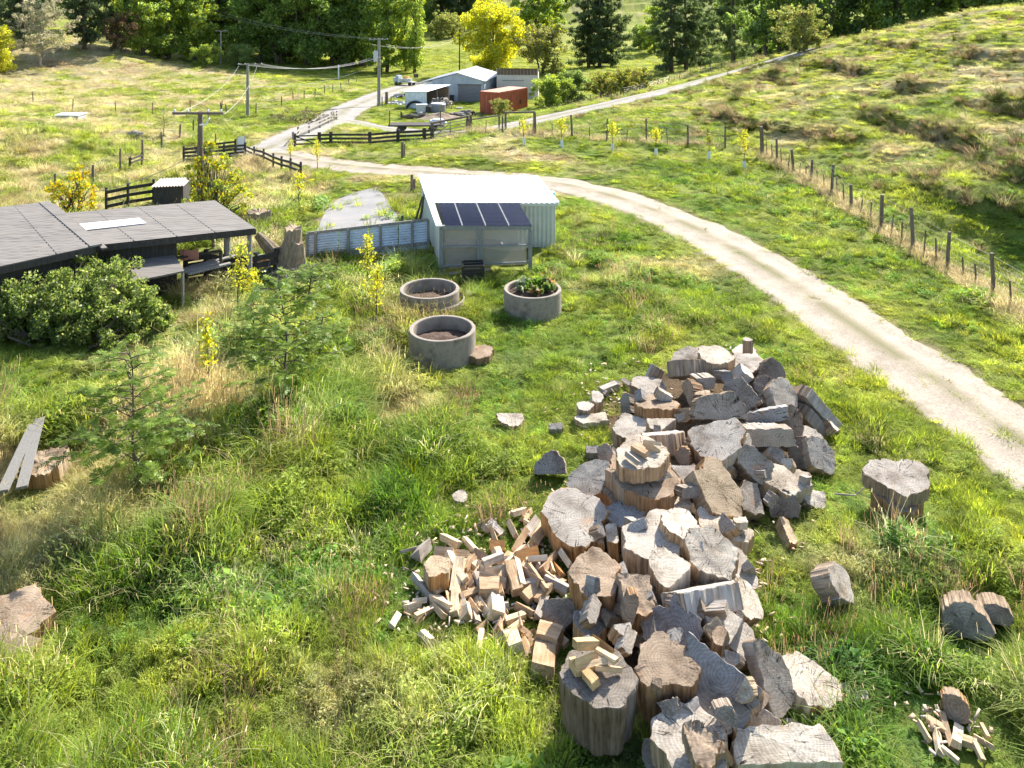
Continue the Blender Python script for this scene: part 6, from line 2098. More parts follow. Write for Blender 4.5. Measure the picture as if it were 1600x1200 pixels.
HG = 'sawn rounds and slabs of the big wood heap'
def heap_of_rounds():
    N = 'log_round'
    W_ = lambda *a, **k: wood('log_round', *a, group=HG, **k)
    S_ = lambda *a, **k: wood('log_slab', *a, group=HG, cat='log slab', **k)
    B_ = lambda *a, **k: wood('log_block', *a, group=HG, cat='log block', **k)
    # --- far end
    W_('grey round at the far left end of the heap, half behind the long bark-sided slab', 1073, 558, 48, .40, 14, 330, tone='M', hf=.80)
    S_('long slab at the far left end of the heap showing its bark side in shade', 1080, 566, 74, .36, 32, 180, ((90, .2),), tone='L', hf=.78)
    W_('bright flat round at the far end of the heap, right of the long bark-sided slab', 1117, 555, 52, .26, 6, 0, tone='W', hf=1.0)
    W_('shadowed round under the bright flat one at the far end of the heap', 1110, 553, 58, .30, 4, 0, tone='M', hf=.72)
    W_('small pale round carrying the upright billet at the far end of the heap', 1165, 550, 42, .24, 6, 0, tone='L', hf=.75)
    wood('upright_billet', 'small upright billet standing on the pale round at the very top of the heap', 1168, 530, 14, .34, 2, 0, (), 'M', 0, 1.10, cat='billet')
    W_('pale round just in front of the one with the upright billet', 1168, 566, 50, .30, 14, 350, tone='L', hf=.85)
    B_('tan block leaning left at the far left edge of the heap', 1028, 574, 30, .42, 35, 120, ((0, .6), (180, .7)), tone='M', hf=.60)
    W_('grey cracked disc lying flat left below the long bark-sided slab', 1014, 601, 50, .32, 10, 20, ((80, .8),), tone='M', hf=.50)
    W_('brown topped round with an orange scar, left side of the upper heap', 1024, 628, 68, .38, 8, 180, tone='B', fresh=.3, hf=.72)
    B_('dark block leaning against the left side of the orange-scarred round', 977, 634, 34, .40, 62, 300, ((0, .6), (180, .6)), tone='D', hf=.45)
    B_('small grey block perched behind the orange-scarred round', 997, 615, 24, .20, 50, 300, ((0, .5), (180, .55), (90, .6)), tone='U', hf=.82)
    B_('small pale block lying behind the right rim of the orange-scarred round', 1039, 612, 25, .20, 30, 90, ((90, .45), (270, .5)), tone='L', hf=.86)
    B_('thick wedge standing on edge in the middle of the upper heap', 1073, 614, 38, .30, 70, 290, ((200, .3),), tone='B', hf=.80)
    B_('small grey block above the dome-shaped slab, upper one of two', 1103, 598, 33, .40, 80, 10, ((90, .45), (270, .6)), tone='M', hf=.92)
    B_('small tan block above the dome-shaped slab, lower one of two', 1098, 624, 27, .38, 80, 350, ((90, .5), (270, .6)), tone='B', hf=.85)
    B_('tan chunk beside the left foot of the dome-shaped slab', 1068, 646, 25, .34, 60, 330, ((90, .6),), tone='O', hf=.70)
    S_('dome-shaped half round with its dark flat face to the camera', 1128, 653, 82, .30, 62, 8, ((270, .05),), tone='G', hf=.85)
    B_('light topped block in the middle of the far end of the heap', 1166, 580, 30, .36, 40, 70, ((180, .6), (270, .6)), tone='L', hf=.92)
    B_('blue-grey block left of the light topped one', 1138, 587, 26, .40, 70, 20, ((90, .5), (0, .6)), tone='U', hf=.88)
    B_('narrow dark wedge left of the blue-grey block', 1122, 585, 24, .36, 74, 330, ((90, .5),), tone='D', hf=.82)
    S_('dark half round standing at the right of the far end, its bark rim lit', 1206, 588, 50, .30, 60, 15, ((270, .3),), tone='D', hf=.70)
    B_('big angular block with a broad shaded face, upper middle of the heap', 1160, 618, 60, .36, 55, 335, ((35, .62), (215, .75), (300, .7)), tone='G', hf=.95)
    W_('large pale disc standing tilted at the upper right of the heap', 1224, 617, 52, .30, 48, 25, ((190, .8),), tone='W', hf=.72)
    S_('dark slab behind the large pale tilted disc', 1200, 612, 48, .26, 50, 20, tone='D', hf=.62)
    S_('long edge-on slab sloping down the right side of the upper heap', 1276, 628, 74, .28, 62, 130, ((300, .4),), tone='G', hf=.48, aspect=.8)
    S_('second edge-on slab under the sloping one on the right side', 1272, 652, 62, .30, 60, 132, ((300, .4),), tone='D', hf=.28, aspect=.8)
    W_('weathered pale disc lying in the grass at the right edge of the upper heap', 1300, 657, 32, .22, 42, 75, tone='L', hf=.22, aspect=1.3)
    S_('rectangular block with long grain lying across the upper right of the heap', 1198, 650, 68, .30, 72, 350, ((90, .26), (270, .30)), tone='U', hf=.78, rot=10)
    B_('tan grained block under the left end of the rectangular one', 1180, 673, 46, .36, 70, 345, ((90, .42), (270, .42)), tone='L', hf=.65)
    W_('brownish disc with ring cracks facing the camera, right below the pale tilted disc', 1229, 662, 56, .32, 40, 350, ((270, .75),), tone='B', hf=.58)
    W_('pale disc low at the right edge beside the brownish ring-cracked one', 1268, 684, 42, .28, 38, 40, tone='L', hf=.35)
    S_('thin dome slab with streaked bark lying across the right middle of the heap', 1206, 694, 86, .40, 76, 2, ((270, .10), (90, .5)), tone='G', hf=.62)
    W_('grey disc leaning outward at the right edge of the heap', 1281, 709, 54, .30, 46, 20, ((180, .7),), tone='L', hf=.35)
    B_('dark block behind the leaning grey disc at the right edge', 1252, 706, 44, .30, 55, 330, ((0, .6),), tone='D', hf=.30)
    # --- left side of the upper heap
    W_('small round stump alone at the left tip of the upper heap', 914, 634, 25, .30, 8, 0, tone='L', hf=.30)
    B_('pale half stump beside the small round one at the left tip', 930, 619, 27, .34, 14, 20, ((180, .4),), tone='L', hf=.36)
    S_('flat pale broken slab in the grass at the left foot of the upper heap', 926, 653, 50, .14, 10, 0, ((90, .4), (270, .4)), tone='W', hf=.18, rot=12)
    W_('light topped round at the left edge, above the twin stacked rounds', 988, 664, 60, .38, 10, 340, ((60, .75),), tone='L', hf=.55)
    B_('irregular pale wedge between two light topped rounds', 1033, 660, 43, .26, 16, 0, ((90, .4), (310, .5)), tone='W', hf=.75)
    S_('thick slab tilted away with a pale sliver of top, above the round with kindling', 1032, 676, 68, .38, 24, 190, ((90, .5),), tone='L', hf=.80)
    W_('broad pale disc tilted to the camera in the centre of the upper heap', 1121, 683, 86, .30, 24, 345, ((100, .62), (300, .8)), tone='L', fresh=.25, hf=.98)
    S_('dark wedge sliding under the broad pale disc', 1085, 706, 44, .26, 55, 320, ((60, .3), (240, .35)), tone='D', hf=.72, rot=-40)
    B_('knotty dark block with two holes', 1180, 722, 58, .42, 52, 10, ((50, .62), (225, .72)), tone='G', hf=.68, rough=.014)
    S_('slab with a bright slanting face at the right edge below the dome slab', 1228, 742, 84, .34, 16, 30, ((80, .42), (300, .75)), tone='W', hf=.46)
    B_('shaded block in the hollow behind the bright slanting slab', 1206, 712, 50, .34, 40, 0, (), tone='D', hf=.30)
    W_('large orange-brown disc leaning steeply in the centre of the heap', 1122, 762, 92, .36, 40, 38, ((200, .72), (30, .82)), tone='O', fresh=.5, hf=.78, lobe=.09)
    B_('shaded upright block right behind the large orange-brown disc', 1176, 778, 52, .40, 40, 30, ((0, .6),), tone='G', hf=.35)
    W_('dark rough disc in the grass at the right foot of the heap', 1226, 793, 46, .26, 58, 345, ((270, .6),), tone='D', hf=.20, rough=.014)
    B_('small pale half-buried block at the right foot of the heap', 1271, 775, 40, .26, 25, 20, ((90, .5),), tone='L', hf=.16)
    wood('wood_chunk', 'tan chunk of wood lying alone in the grass right of the heap', 1233, 828, 34, .22, 20, 60, ((180, .5), (0, .4)), 'O', .6, .16, cat='wood chunk', aspect=1.5, rough=.014)
    # --- the stacked rounds with kindling
    S_('wide round at the bottom of the twin stack', 1000, 762, 112, .40, 4, 0, ((150, .9),), tone='B', hf=.50)
    S_('wide brown round in the middle of the twin stack', 1004, 736, 116, .36, 5, 350, ((200, .85),), tone='B', fresh=.2, hf=.82)
    W_('top round of the twin stack with four kindling sticks on it', 1002, 707, 82, .27, 5, 0, tone='W', fresh=.25, hf=1.14)
    W_('round leaning left with a pale sawn face, left foot of the twin stack', 919, 748, 70, .50, 34, 300, tone='L', fresh=.2, hf=.48)
    B_('rough dark split log behind the left side of the twin stack', 947, 716, 40, .36, 50, 330, ((0, .6), (180, .7)), tone='G', hf=.55, rough=.03)
    B_('small black block in the grass left of the twin stack', 927, 702, 27, .24, 20, 0, ((90, .5), (270, .5)), tone='U', hf=.22)
    B_('grey angular chunk right of the twin stack', 1043, 750, 46, .26, 40, 20, ((45, .5), (230, .6)), tone='G', hf=.80)
    W_('dark sawn end of a billet looking out of the heap right of the kindling round', 1067, 713, 26, .45, 72, 330, tone='D', fresh=.4, hf=.75)
    B_('blue topped brown block left of the large orange-brown disc', 1070, 736, 50, .40, 10, 0, ((90, .5), (200, .6)), tone='U', fresh=.4, hf=.72)
    B_('square pale block below the grey angular chunk', 1054, 778, 66, .34, 8, 350, ((90, .55), (270, .5), (0, .72), (180, .75)), tone='W', fresh=.15, hf=.62)
    # --- middle of the heap
    W_('large flat round sprinkled with white sawdust, orange bark on its side', 898, 806, 104, .46, 14, 345, tone='L', fresh=.9, hf=.52)
    W_('smaller shaded round right of the sawdust-covered one', 979, 803, 66, .44, 6, 0, tone='U', fresh=.6, hf=.52)
    B_('pale split piece with an orange edge in front of the sawdust-covered round', 958, 833, 36, .44, 12, 330, ((0, .4), (180, .6)), tone='W', fresh=.9, hf=.50)
    B_('tan split piece left of the pale one with the orange edge', 936, 838, 28, .36, 14, 0, ((0, .5),), tone='B', fresh=.6, hf=.42)
    W_('large lobed grey round with star cracks in the middle of the heap', 1024, 836, 100, .46, 7, 350, tone='L', hf=.78, lobe=.11)
    W_('pale lobe of a round behind the star-cracked one, brown on its side', 1064, 817, 62, .30, 10, 40, tone='W', fresh=.3, hf=.92)
    S_('long pale topped slab at the right side in front of the large orange disc', 1134, 822, 92, .32, 14, 20, ((75, .38), (280, .55)), tone='W', fresh=.35, hf=.52, rot=-14)
    B_('little pale block resting on the long pale topped slab', 1157, 812, 24, .14, 10, 0, ((90, .5), (270, .5)), tone='W', hf=.66)
    W_('rough pale disc with a dark cleft tilted to the camera, right of the star-cracked round', 1113, 862, 84, .34, 22, 355, ((40, .82), (250, .85)), tone='W', fresh=.2, hf=.84, rough=.014)
    W_('grey disc leaning against the right side of the rough pale one', 1160, 888, 60, .26, 40, 60, ((180, .6),), tone='M', hf=.45)
    B_('block with a white split patch on top, in front of the star-cracked round', 1046, 886, 66, .52, 12, 355, ((50, .8), (310, .7)), tone='W', hf=.82)
    S_('long slab lying aslant with its bark side to the camera, right middle of the heap', 1096, 916, 118, .34, 32, 192, ((90, .12), (270, .5)), tone='L', hf=.72, rot=20)
    B_('short upright board end stuck behind the long aslant slab', 1149, 905, 16, .40, 20, 60, ((90, .4), (270, .4)), tone='O', hf=.62)
    W_('pale disc with a brown side leaning out right below the long aslant slab', 1168, 936, 62, .34, 44, 62, ((150, .75),), tone='W', fresh=.3, hf=.48)
    W_('tall round with chip-littered brown top', 930, 893, 74, .72, 6, 350, ((150, .86), (40, .9)), tone='B', fresh=.35, hf=.78, taper=-.2, lobe=.1, rough=.014)
    B_('splintered block with torn pale fibres on top', 996, 915, 78, .62, 22, 20, ((90, .45), (0, .62), (190, .7)), tone='B', fresh=.3, hf=.82, rough=.035)
    B_('purple-grey half block against the right side of the splintered one', 1022, 938, 46, .40, 60, 60, ((180, .4),), tone='U', hf=.55)
    W_('bluish disc with silvery scratches facing the camera', 1051, 988, 88, .32, 46, 350, ((60, .9),), tone='U', hf=.55)
    S_('narrow slab wedged low between splintered block and bluish disc', 988, 988, 46, .24, 52, 330, ((90, .4), (270, .45)), tone='B', hf=.35, rot=-40)
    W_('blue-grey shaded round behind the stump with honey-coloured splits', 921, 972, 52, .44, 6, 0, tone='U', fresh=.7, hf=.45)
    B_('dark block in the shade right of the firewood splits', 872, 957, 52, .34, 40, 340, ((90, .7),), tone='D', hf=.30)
    B_('pale angular block right below the long aslant slab', 1132, 968, 74, .34, 24, 20, ((60, .5), (200, .7), (320, .6)), tone='L', hf=.62)
    W_('grey round under the pale angular block at the right edge', 1160, 1000, 60, .32, 34, 50, (), tone='G', hf=.35)
    # --- near end
    W_('tall weathered stump with a pile of honey-coloured splits on top', 940, 1058, 104, .70, 5, 0, ((30, .85), (330, .86)), tone='D', hf=.84, lobe=.1, taper=-.12, rough=.014)
    W_('round with a brown stained top right of the stump with splits', 1040, 1032, 90, .60, 8, 345, ((160, .85), (20, .88)), tone='B', fresh=.25, hf=.80, lobe=.1, rough=.012, taper=-.1)
    B_('dark low block in the gap below the brown stained round', 1050, 1105, 40, .36, 20, 0, ((90, .5),), tone='D', hf=.35)
    W_('huge grey half disc with dark drying cracks leaning in the near end of the heap', 1126, 1052, 138, .34, 40, 335, ((52, .28), (215, .75)), tone='U', hf=.78)
    B_('box-shaped block with a tan end above the huge cracked half disc', 1119, 984, 50, .34, 36, 335, ((0, .55), (180, .6), (90, .55), (270, .5)), tone='O', hf=.72, rot=30)
    S_('curved half round with a dark hollow face right of the huge cracked half disc', 1202, 1064, 92, .26, 52, 30, ((190, .25),), tone='G', hf=.52, aspect=1.0)
    W_('large white-grey disc lying outward at the right of the near end, tan edge below', 1265, 1063, 88, .30, 16, 45, ((230, .85),), tone='W', fresh=.6, hf=.34)
    B_('light chunk in the grass right of the large white-grey disc', 1330, 1079, 46, .20, 12, 20, ((90, .4), (270, .45)), tone='L', hf=.18, rot=-14)
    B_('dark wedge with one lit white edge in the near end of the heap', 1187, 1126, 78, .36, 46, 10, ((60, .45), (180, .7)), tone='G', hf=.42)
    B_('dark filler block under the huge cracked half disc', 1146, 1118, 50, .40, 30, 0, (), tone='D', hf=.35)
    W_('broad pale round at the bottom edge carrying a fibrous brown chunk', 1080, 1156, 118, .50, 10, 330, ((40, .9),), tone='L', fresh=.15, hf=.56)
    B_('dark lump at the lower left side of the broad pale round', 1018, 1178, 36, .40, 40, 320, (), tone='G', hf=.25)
    S_('long pale topped log with a cracked dark front at the bottom edge', 1224, 1156, 168, .42, 20, 5, ((90, .24), (270, .36)), tone='W', hf=.50, rot=3)
    wood('fibrous_chunk', 'shaggy fibrous brown chunk lying on the broad pale round', 1096, 1158, 62, .18, 16, 10, ((60, .72), (190, .7)), 'B', .3, .76, cat='wood chunk', rough=.04, aspect=1.1)
    B_('pale chunk in the grass beside the long pale topped log', 1233, 1131, 34, .18, 20, 30, ((90, .5),), tone='L', hf=.16)
    # --- loose rounds away from the heap
    wood('log_round', 'lobed grey round like a flower, upper one of the pair alone on the right', 1405, 742, 88, .26, 8, 0, (), 'M', .1, .62, lobe=.13)
    wood('log_round', 'brown round under the lobed one alone on the right', 1402, 770, 76, .36, 4, 0, (), 'B', .4, .38)
    wood('log_round', 'weathered disc standing half sunk in the grass right of the heap', 1316, 912, 62, .34, 58, 58, ((270, .7),), 'L', 0, .34)
    wood('log_round', 'big silvery log end lying by the right edge, left one of two', 1510, 978, 66, .50, 74, 335, ((270, .5),), 'G', 0, .22)
    wood('log_round', 'small silvery log lying by the right edge, right one of two', 1556, 966, 44, .50, 74, 335, ((270, .4),), 'G', 0, .18)
    wood('log_round', 'flat wooden round at the foot of the front concrete ring', 749, 549, 42, .20, 5, 0, (), 'B', 0, .20)
    wood('log_round', 'dark half buried log end left of the twin stack', 860, 738, 54, .30, 60, 350, ((270, .1),), 'U', 0, .18)
    wood('log_round', 'pale thin disc lying in the grass above the splits', 719, 775, 25, .06, 6, 0, (), 'L', 0, .14)
    wood('log_slab', 'pale flat slab half hidden in the grass between rings and heap', 798, 652, 42, .08, 6, 0, ((90, .5),), 'L', 0, .16, cat='log slab')
    wood('log_block', 'small dark slab in the grass right of the pale flat one', 868, 666, 24, .12, 20, 340, ((90, .5), (270, .5)), 'U', 0, .16, cat='log block')
    wood('log_stump', 'wide brown stump cut off by the left edge of the picture', 22, 958, 104, .42, 6, 20, (), 'B', .3, .26, cat='stump', lobe=.1, rough=.014)
    wood('log_slab', 'lower broken slab in front of the brown stump at the left edge', 16, 1004, 92, .20, 14, 20, ((70, .5),), 'B', .2, .20, cat='log slab')
    # chopping block
    wood('chopping_block', 'five-sided chopping block with bright orange bark among the splits', 683, 884, 46, .34, 4, 0, ((0, .85), (200, .8)), 'O', .95, .36, cat='chopping block', lobe=.08)
heap_of_rounds()

def heap_fillers():
    g = np.random.default_rng(41)
    poly = [(930,655),(1010,600),(1070,575),(1165,575),(1230,620),(1285,680),(1255,760),(1215,800),(1170,850),(1175,960),(1190,1010),(1215,1090),(1150,1180),(1030,1180),(1010,1120),(920,1000),(900,860),(960,760),(955,700)]
    n = 0
    while n < 70:
        px, py = g.uniform(900, 1290), g.uniform(570, 1185)
        if not in_poly(np.array([px]), np.array([py]), poly)[0]: continue
        zone = 'upper part of the heap' if py < 720 else 'middle of the heap' if py < 930 else 'near end of the heap'
        w = g.uniform(18, 34) * (.75 + py / 2200)
        k = g.integers(0, 3)
        cuts = [((g.uniform(0, 360), .3),), ((a0 := g.uniform(0, 360), .45), (a0 + 180, .5)), ((a0 := g.uniform(0, 360), .4), (a0 + 110, .45), (a0 + 200, .6))][k]
        wood('log_offcut', 'small grey offcut wedged between the rounds in the ' + zone, px, py, w, g.uniform(.16, .34), g.uniform(10, 80), g.uniform(-70, 70), cuts, 'LMGGBUMW'[g.integers(8)], g.uniform(0, .4) * (g.uniform() < .3), g.uniform(.45, .85), lobe=.09, rot=g.uniform(0, 360), cat='offcut', group='small offcuts in the heap, ' + zone, rough=.006)
        n += 1
heap_fillers()

FRESH = {'W': (.70, .575, .41), 'C': (.62, .47, .30), 'T': (.48, .345, .22), 'O': (.52, .29, .12), 'G': (.40, .365, .33), 'B': (.36, .265, .185), 'H': (.56, .40, .21)}
def split(label, px, py, ln, wd, ang, tone, h=.1, seed=None, group=None, name='firewood_split', roll=None, shape=None):
    SEED[0] += 1
    g = np.random.default_rng(SEED[0])
    if group == SG and px < 880: h = .04 + h * .62
    f = lambda x, y: base_z(x, y) + h
    dx, dy = math.cos(R(ang)) * ln / 2, -math.sin(R(ang)) * ln / 2
    a, b = Vector(hit(px - dx, py - dy, f)), Vector(hit(px + dx, py + dy, f))
    t = depth(np.array(a))
    w = max(.05, wd * t / FPX)
    d = b - a
    L = min(max(d.length, .2), .62)
    d.normalize()
    d = (d + Vector((0, 0, g.normal(0, .14)))).normalized()
    x = d.cross(Vector((0, 0, 1))).normalized()
    y = x.cross(d)
    m = Matrix((x, y, d)).transposed().to_4x4() @ Matrix.Rotation(g.uniform(-.5, .5) if roll is None else roll, 4, 'Z')
    k = shape if shape is not None else g.integers(0, 3)
    if k == 0: sec = [(-.5, -.34), (.5, -.34), (.12, .46)]                                 # wedge
    elif k == 1: sec = [(-.5, -.3), (.48, -.36), (.42, .32), (-.40, .38)]                   # squared billet
    else: sec = [(-.5, -.25), (-.2, -.42), (.25, -.42), (.5, -.2), (.1, .45)]               # outer piece with a curved back
    mb = MB()
    n = len(sec)
    vs = []
    zs = np.array([-.5, -.17, .17, .5])
    sk = g.normal(0, .05, 2)
    for i, z in enumerate(zs):
        for (sx_, sy_) in sec:
            vs.append((w * (sx_ * (1 + .05 * g.normal()) + sk[0] * z), w * (sy_ * (1 + .05 * g.normal()) + sk[1] * z), L * z + g.normal() * .008))
    fs, mi = [], []
    for i in range(3):
        for j in range(n):
            fs.append((i * n + j, i * n + (j + 1) % n, (i + 1) * n + (j + 1) % n, (i + 1) * n + j)); mi.append(1 if (k == 2 and j in (0, 1, 2)) else 2)
    fs.append(tuple(range(n - 1, -1, -1))); mi.append(0)
    fs.append(tuple(3 * n + j for j in range(n))); mi.append(0)
    mb.v, mb.f, mb.m = [tuple(map(float, v)) for v in vs], fs, mi
    o = mb.build(name, [M['sawn'], M['log_side'], M['split']])
    o.matrix_world = Matrix.Translation((a + b) / 2) @ m
    c = np.array(FRESH[tone]) * g.uniform(.88, 1.12)
    o.color = (*c, .55 if tone in 'OH' else .9)
    if group and 'lower right' in group: CLEAR.append(((a.x + b.x) / 2, (a.y + b.y) / 2, .25))
    return tag(o, label, 'firewood', group)

SG = 'firewood splits lying around the chopping block'
def firewood():
    F = lambda lb, *a, **k: split(lb, *a, group=SG, **k)
    F('bright split leaning on the rear of the orange chopping block', 707, 878, 24, 13, -60, 'W', .22)
    F('wide white split standing right of the orange chopping block', 714, 901, 38, 19, 78, 'W', .20, shape=1)
    F('tan stick at the right foot of the chopping block', 692, 919, 34, 9, 35, 'C', .08)
    F('pale split pointing up-right above the square brown block', 747, 887, 28, 11, 58, 'W', .18)
    F('grey backed split on top of the pile, above a white one', 770, 874, 32, 14, 20, 'G', .34)
    F('broad white split just under the grey backed one', 776, 889, 38, 15, 12, 'W', .28)
    F('square brown block with its flat sawn face to the camera', 764, 919, 32, 27, 2, 'T', .22, shape=1, roll=0)
    F('mossy brown slab lying behind the square brown block', 770, 906, 42, 18, -8, 'B', .26)
    F('tan split with flat face, right of the square brown block', 803, 903, 40, 19, -72, 'T', .30, shape=1)
    F('long pale split with orange edge in the middle of the pile', 811, 891, 42, 10, -75, 'W', .38)
    F('white topped split lying over the orange bark piece', 806, 866, 36, 11, 40, 'W', .42)
    F('large orange bark piece at the top of the splits pile', 821, 867, 38, 24, 20, 'O', .34)
    F('brown broad split right of the long pale one', 832, 900, 40, 19, -45, 'B', .28)
    F('thin tan split slanting in front of the upright honey-coloured one', 841, 902, 44, 9, -50, 'T', .36)
    F('upright honey-coloured split near the chip-littered round', 857, 877, 36, 13, 55, 'T', .32)
    F('grey split with a white patch, pointing at the chip-littered round', 870, 912, 40, 14, -25, 'G', .24)
    F('small orange split at the left foot of the chip-littered round', 872, 888, 28, 11, -60, 'O', .26)
    F('tan wedge low at the right of the pile beside green grass', 832, 926, 30, 20, 40, 'T', .16)
    F('grey-tan split standing alone right of the green patch', 844, 945, 36, 16, 65, 'G', .14)
    F('tan split left of the grey-tan one', 820, 950, 30, 14, -25, 'T', .12)
    F('white split with a dark crack standing in the front row', 711, 940, 36, 15, 85, 'W', .14, shape=1)
    F('broad white wedge in the middle of the front row', 727, 950, 28, 21, -70, 'W', .10)
    F('large white wedge at the left of the front row', 692, 942, 38, 23, -35, 'W', .12)
    F('narrow tan split in the front row, right of the broad white wedge', 742, 946, 26, 11, -55, 'T', .12)
    F('small white split in the front row beside a light wedge', 757, 948, 26, 16, -60, 'W', .10)
    F('light wedge with a grey side at the right end of the front row', 775, 948, 34, 24, -80, 'W', .14)
    F('brown and grey split below the right end of the front row', 781, 970, 34, 17, 75, 'B', .10)
    F('curved tan stick left of the square brown block', 735, 926, 38, 10, 25, 'T', .16)
    F('curved grey bark piece left of the chopping block', 660, 915, 42, 13, -50, 'G', .10)
    F('pale broken piece at the far left of the splits', 645, 946, 26, 20, 30, 'W', .08)
    F('long cream stick at the left of the front row', 666, 955, 48, 9, 40, 'C', .07)
    F('small tan stick below the long cream one', 656, 966, 24, 9, 45, 'T', .07)
    F('lone white chip farthest left in the grass', 617, 970, 22, 12, 60, 'W', .09)
    F('lone white chip in the grass below the long cream stick', 666, 995, 22, 12, -45, 'W', .09)
    F('narrow white split standing in bright grass', 750, 1000, 28, 10, 80, 'W', .12)
    F('white slab end behind the big white split with dark holes', 784, 990, 28, 14, 15, 'W', .12)
    F('big white split with dark holes below the pile', 802, 1004, 46, 26, -75, 'W', .20, shape=1)
    F('cream piece right of the big white split with holes', 821, 1015, 24, 17, -70, 'C', .10)
    F('white split lying lowest, left of a V-shaped pair', 781, 1040, 34, 12, -55, 'W', .10)
    F('cream split lying lowest, right of a V-shaped pair', 796, 1046, 34, 13, 75, 'C', .10)
    F('brown block with a white patch on the big brown plank', 858, 994, 38, 32, -15, 'T', .30, shape=1, roll=0)
    F('big brown plank-like split near the stump with honey-coloured splits', 850, 1030, 62, 42, 84, 'T', .18, shape=1, roll=0)
    F('white chip above the pile in the grass, left one of two', 810, 800, 22, 10, 20, 'W', .10)
    F('tan chip above the pile in the grass, right one of two', 822, 803, 26, 11, 60, 'C', .12)
    F('tan stick leaning beside the sawdust-covered round, lower one', 811, 844, 36, 13, 50, 'T', .14)
    F('grey stick leaning beside the sawdust-covered round, upper one', 829, 822, 28, 15, 50, 'G', .18)
    F('cream split torn into fibres beside the sawdust-covered round', 839, 834, 32, 19, 60, 'C', .16)
    F('dark thin split in the grass above the pile', 755, 822, 28, 10, -65, 'B', .10)
    F('short grey split right of the dark thin one', 767, 822, 18, 13, 20, 'G', .10)
    F('white split at the upper left of the pile', 735, 851, 26, 11, -45, 'W', .12)
    F('orange wedge at the top of the pile', 777, 852, 24, 18, 0, 'O', .16)
    F('cream split flat in the grass behind the chopping block', 720, 866, 26, 13, -10, 'C', .10)
    F('rough tan lump behind the chopping block', 695, 866, 30, 24, -10, 'C', .14)
    F('grey chunk at the upper left of the splits under the dark grass tuft', 659, 857, 28, 20, 50, 'G', .12)
    F('thin grey strip beside the grey chunk at the upper left', 640, 858, 32, 6, 25, 'G', .06)
    F('brown piece between white split and orange wedge', 752, 866, 24, 13, -25, 'B', .14)
    F('white stick on the pile left of the upright honey-coloured split', 840, 872, 30, 10, 5, 'W', .40)
    F('white stick pointing down at the chip-littered round', 885, 872, 30, 11, -60, 'W', .28)
    for px, py, ln, wd, an, tn, lb in ((951, 606, 26, 12, 20, 'G', 'grey offcut at the left tip of the heap, largest of four'), (962, 599, 20, 9, -20, 'W', 'white offcut at the left tip of the heap'), (980, 598, 16, 8, -40, 'G', 'dark offcut nearest the cracked flat disc'), (944, 611, 16, 8, -50, 'G', 'small offcut beside the pale half stump')):
        split(lb, px, py, ln, wd, an, tn, .12, name='offcut', group='offcuts at the left tip of the heap')
    KG = 'honey coloured splits on the tall stump'
    for px, py, ln, wd, an, tn, h, lb in ((916, 1006, 42, 17, 22, 'H', 1.04, 'topmost honey-coloured split at the back of the stump'), (943, 1006, 40, 11, -38, 'O', 1.02, 'orange split pointing down-right on the stump'), (914, 1030, 36, 18, 20, 'H', .97, 'thick honey-coloured split at the left of the stump'),
                                          (948, 1024, 38, 10, -35, 'C', 1.0, 'cream split across the middle of the stump'), (928, 1038, 42, 11, 4, 'C', .94, 'pale horizontal split on the stump'), (951, 1044, 42, 10, 5, 'C', .92, 'grey-cream horizontal split at the right of the stump'),
                                          (923, 1060, 26, 16, -50, 'H', .90, 'short thick split at the front of the stump'), (900, 1043, 20, 14, -60, 'H', .90, 'short split at the left rim of the stump')):
        split(lb, px, py, ln, wd, an, tn, h, group=KG)
    KG = 'kindling on the twin stack of rounds'
    for px, py, ln, wd, an, tn, h, lb in ((988, 715, 24, 10, -35, 'G', 1.20, 'front left kindling stick on the twin stack'), (1000, 704, 26, 11, -30, 'T', 1.20, 'middle kindling stick on the twin stack'), (1018, 698, 28, 11, -10, 'C', 1.19, 'thick kindling stick at the back right of the twin stack'), (1020, 691, 26, 7, -12, 'W', 1.26, 'thin pale kindling stick on top of the back right one')):
        split(lb, px, py, ln, wd, an, tn, h, group=KG, name='kindling_stick')
    KG = 'small pile of splits at the lower right'
    wood('hollow_log', 'hollow brown log piece above the small pile of splits at the lower right', 1493, 1106, 40, .34, 66, 335, ((90, .8),), 'B', .5, .20, cat='log')
    for px, py, ln, wd, an, tn, lb in ((1444, 1141, 36, 11, -60, 'C', 'leftmost cream split of the lower right pile'), (1463, 1131, 32, 11, -30, 'C', 'split lying towards the hollow log'), (1466, 1159, 36, 12, -82, 'W', 'white upright split of the lower right pile'), (1480, 1141, 46, 10, -70, 'T', 'long tan split in the middle of the lower right pile'),
                                       (1496, 1150, 32, 16, 80, 'W', 'widest white split of the lower right pile'), (1511, 1158, 28, 14, -15, 'C', 'cream split right of the widest white one'), (1529, 1174, 30, 9, -60, 'W', 'lowest white split at the right of the pile'), (1537, 1158, 26, 10, -25, 'C', 'short split at the right end of the pile'),
                                       (1485, 1179, 30, 8, -40, 'W', 'thin white split lowest in the pile'), (1539, 1142, 26, 6, -65, 'C', 'thin stick standing at the right end of the pile')):
        split(lb, px, py, ln, wd, an, tn, .09, group=KG)
    # the many small ones nobody tells apart, by the place where they lie
    g = np.random.default_rng(77)
    zones = [((800, 893), (48, 22), 34, 'small split buried in the thick middle of the splits pile'), ((860, 900), (22, 26), 14, 'small split beside the chip-littered round'), ((740, 905), (42, 24), 14, 'small split scattered between chopping block and square brown block'),
             ((720, 945), (60, 14), 10, 'small chip of the front row of splits'), ((825, 975), (40, 24), 10, 'small chip in the grass below the splits pile'), ((790, 835), (60, 14), 8, 'small chip in the grass above the splits pile')]
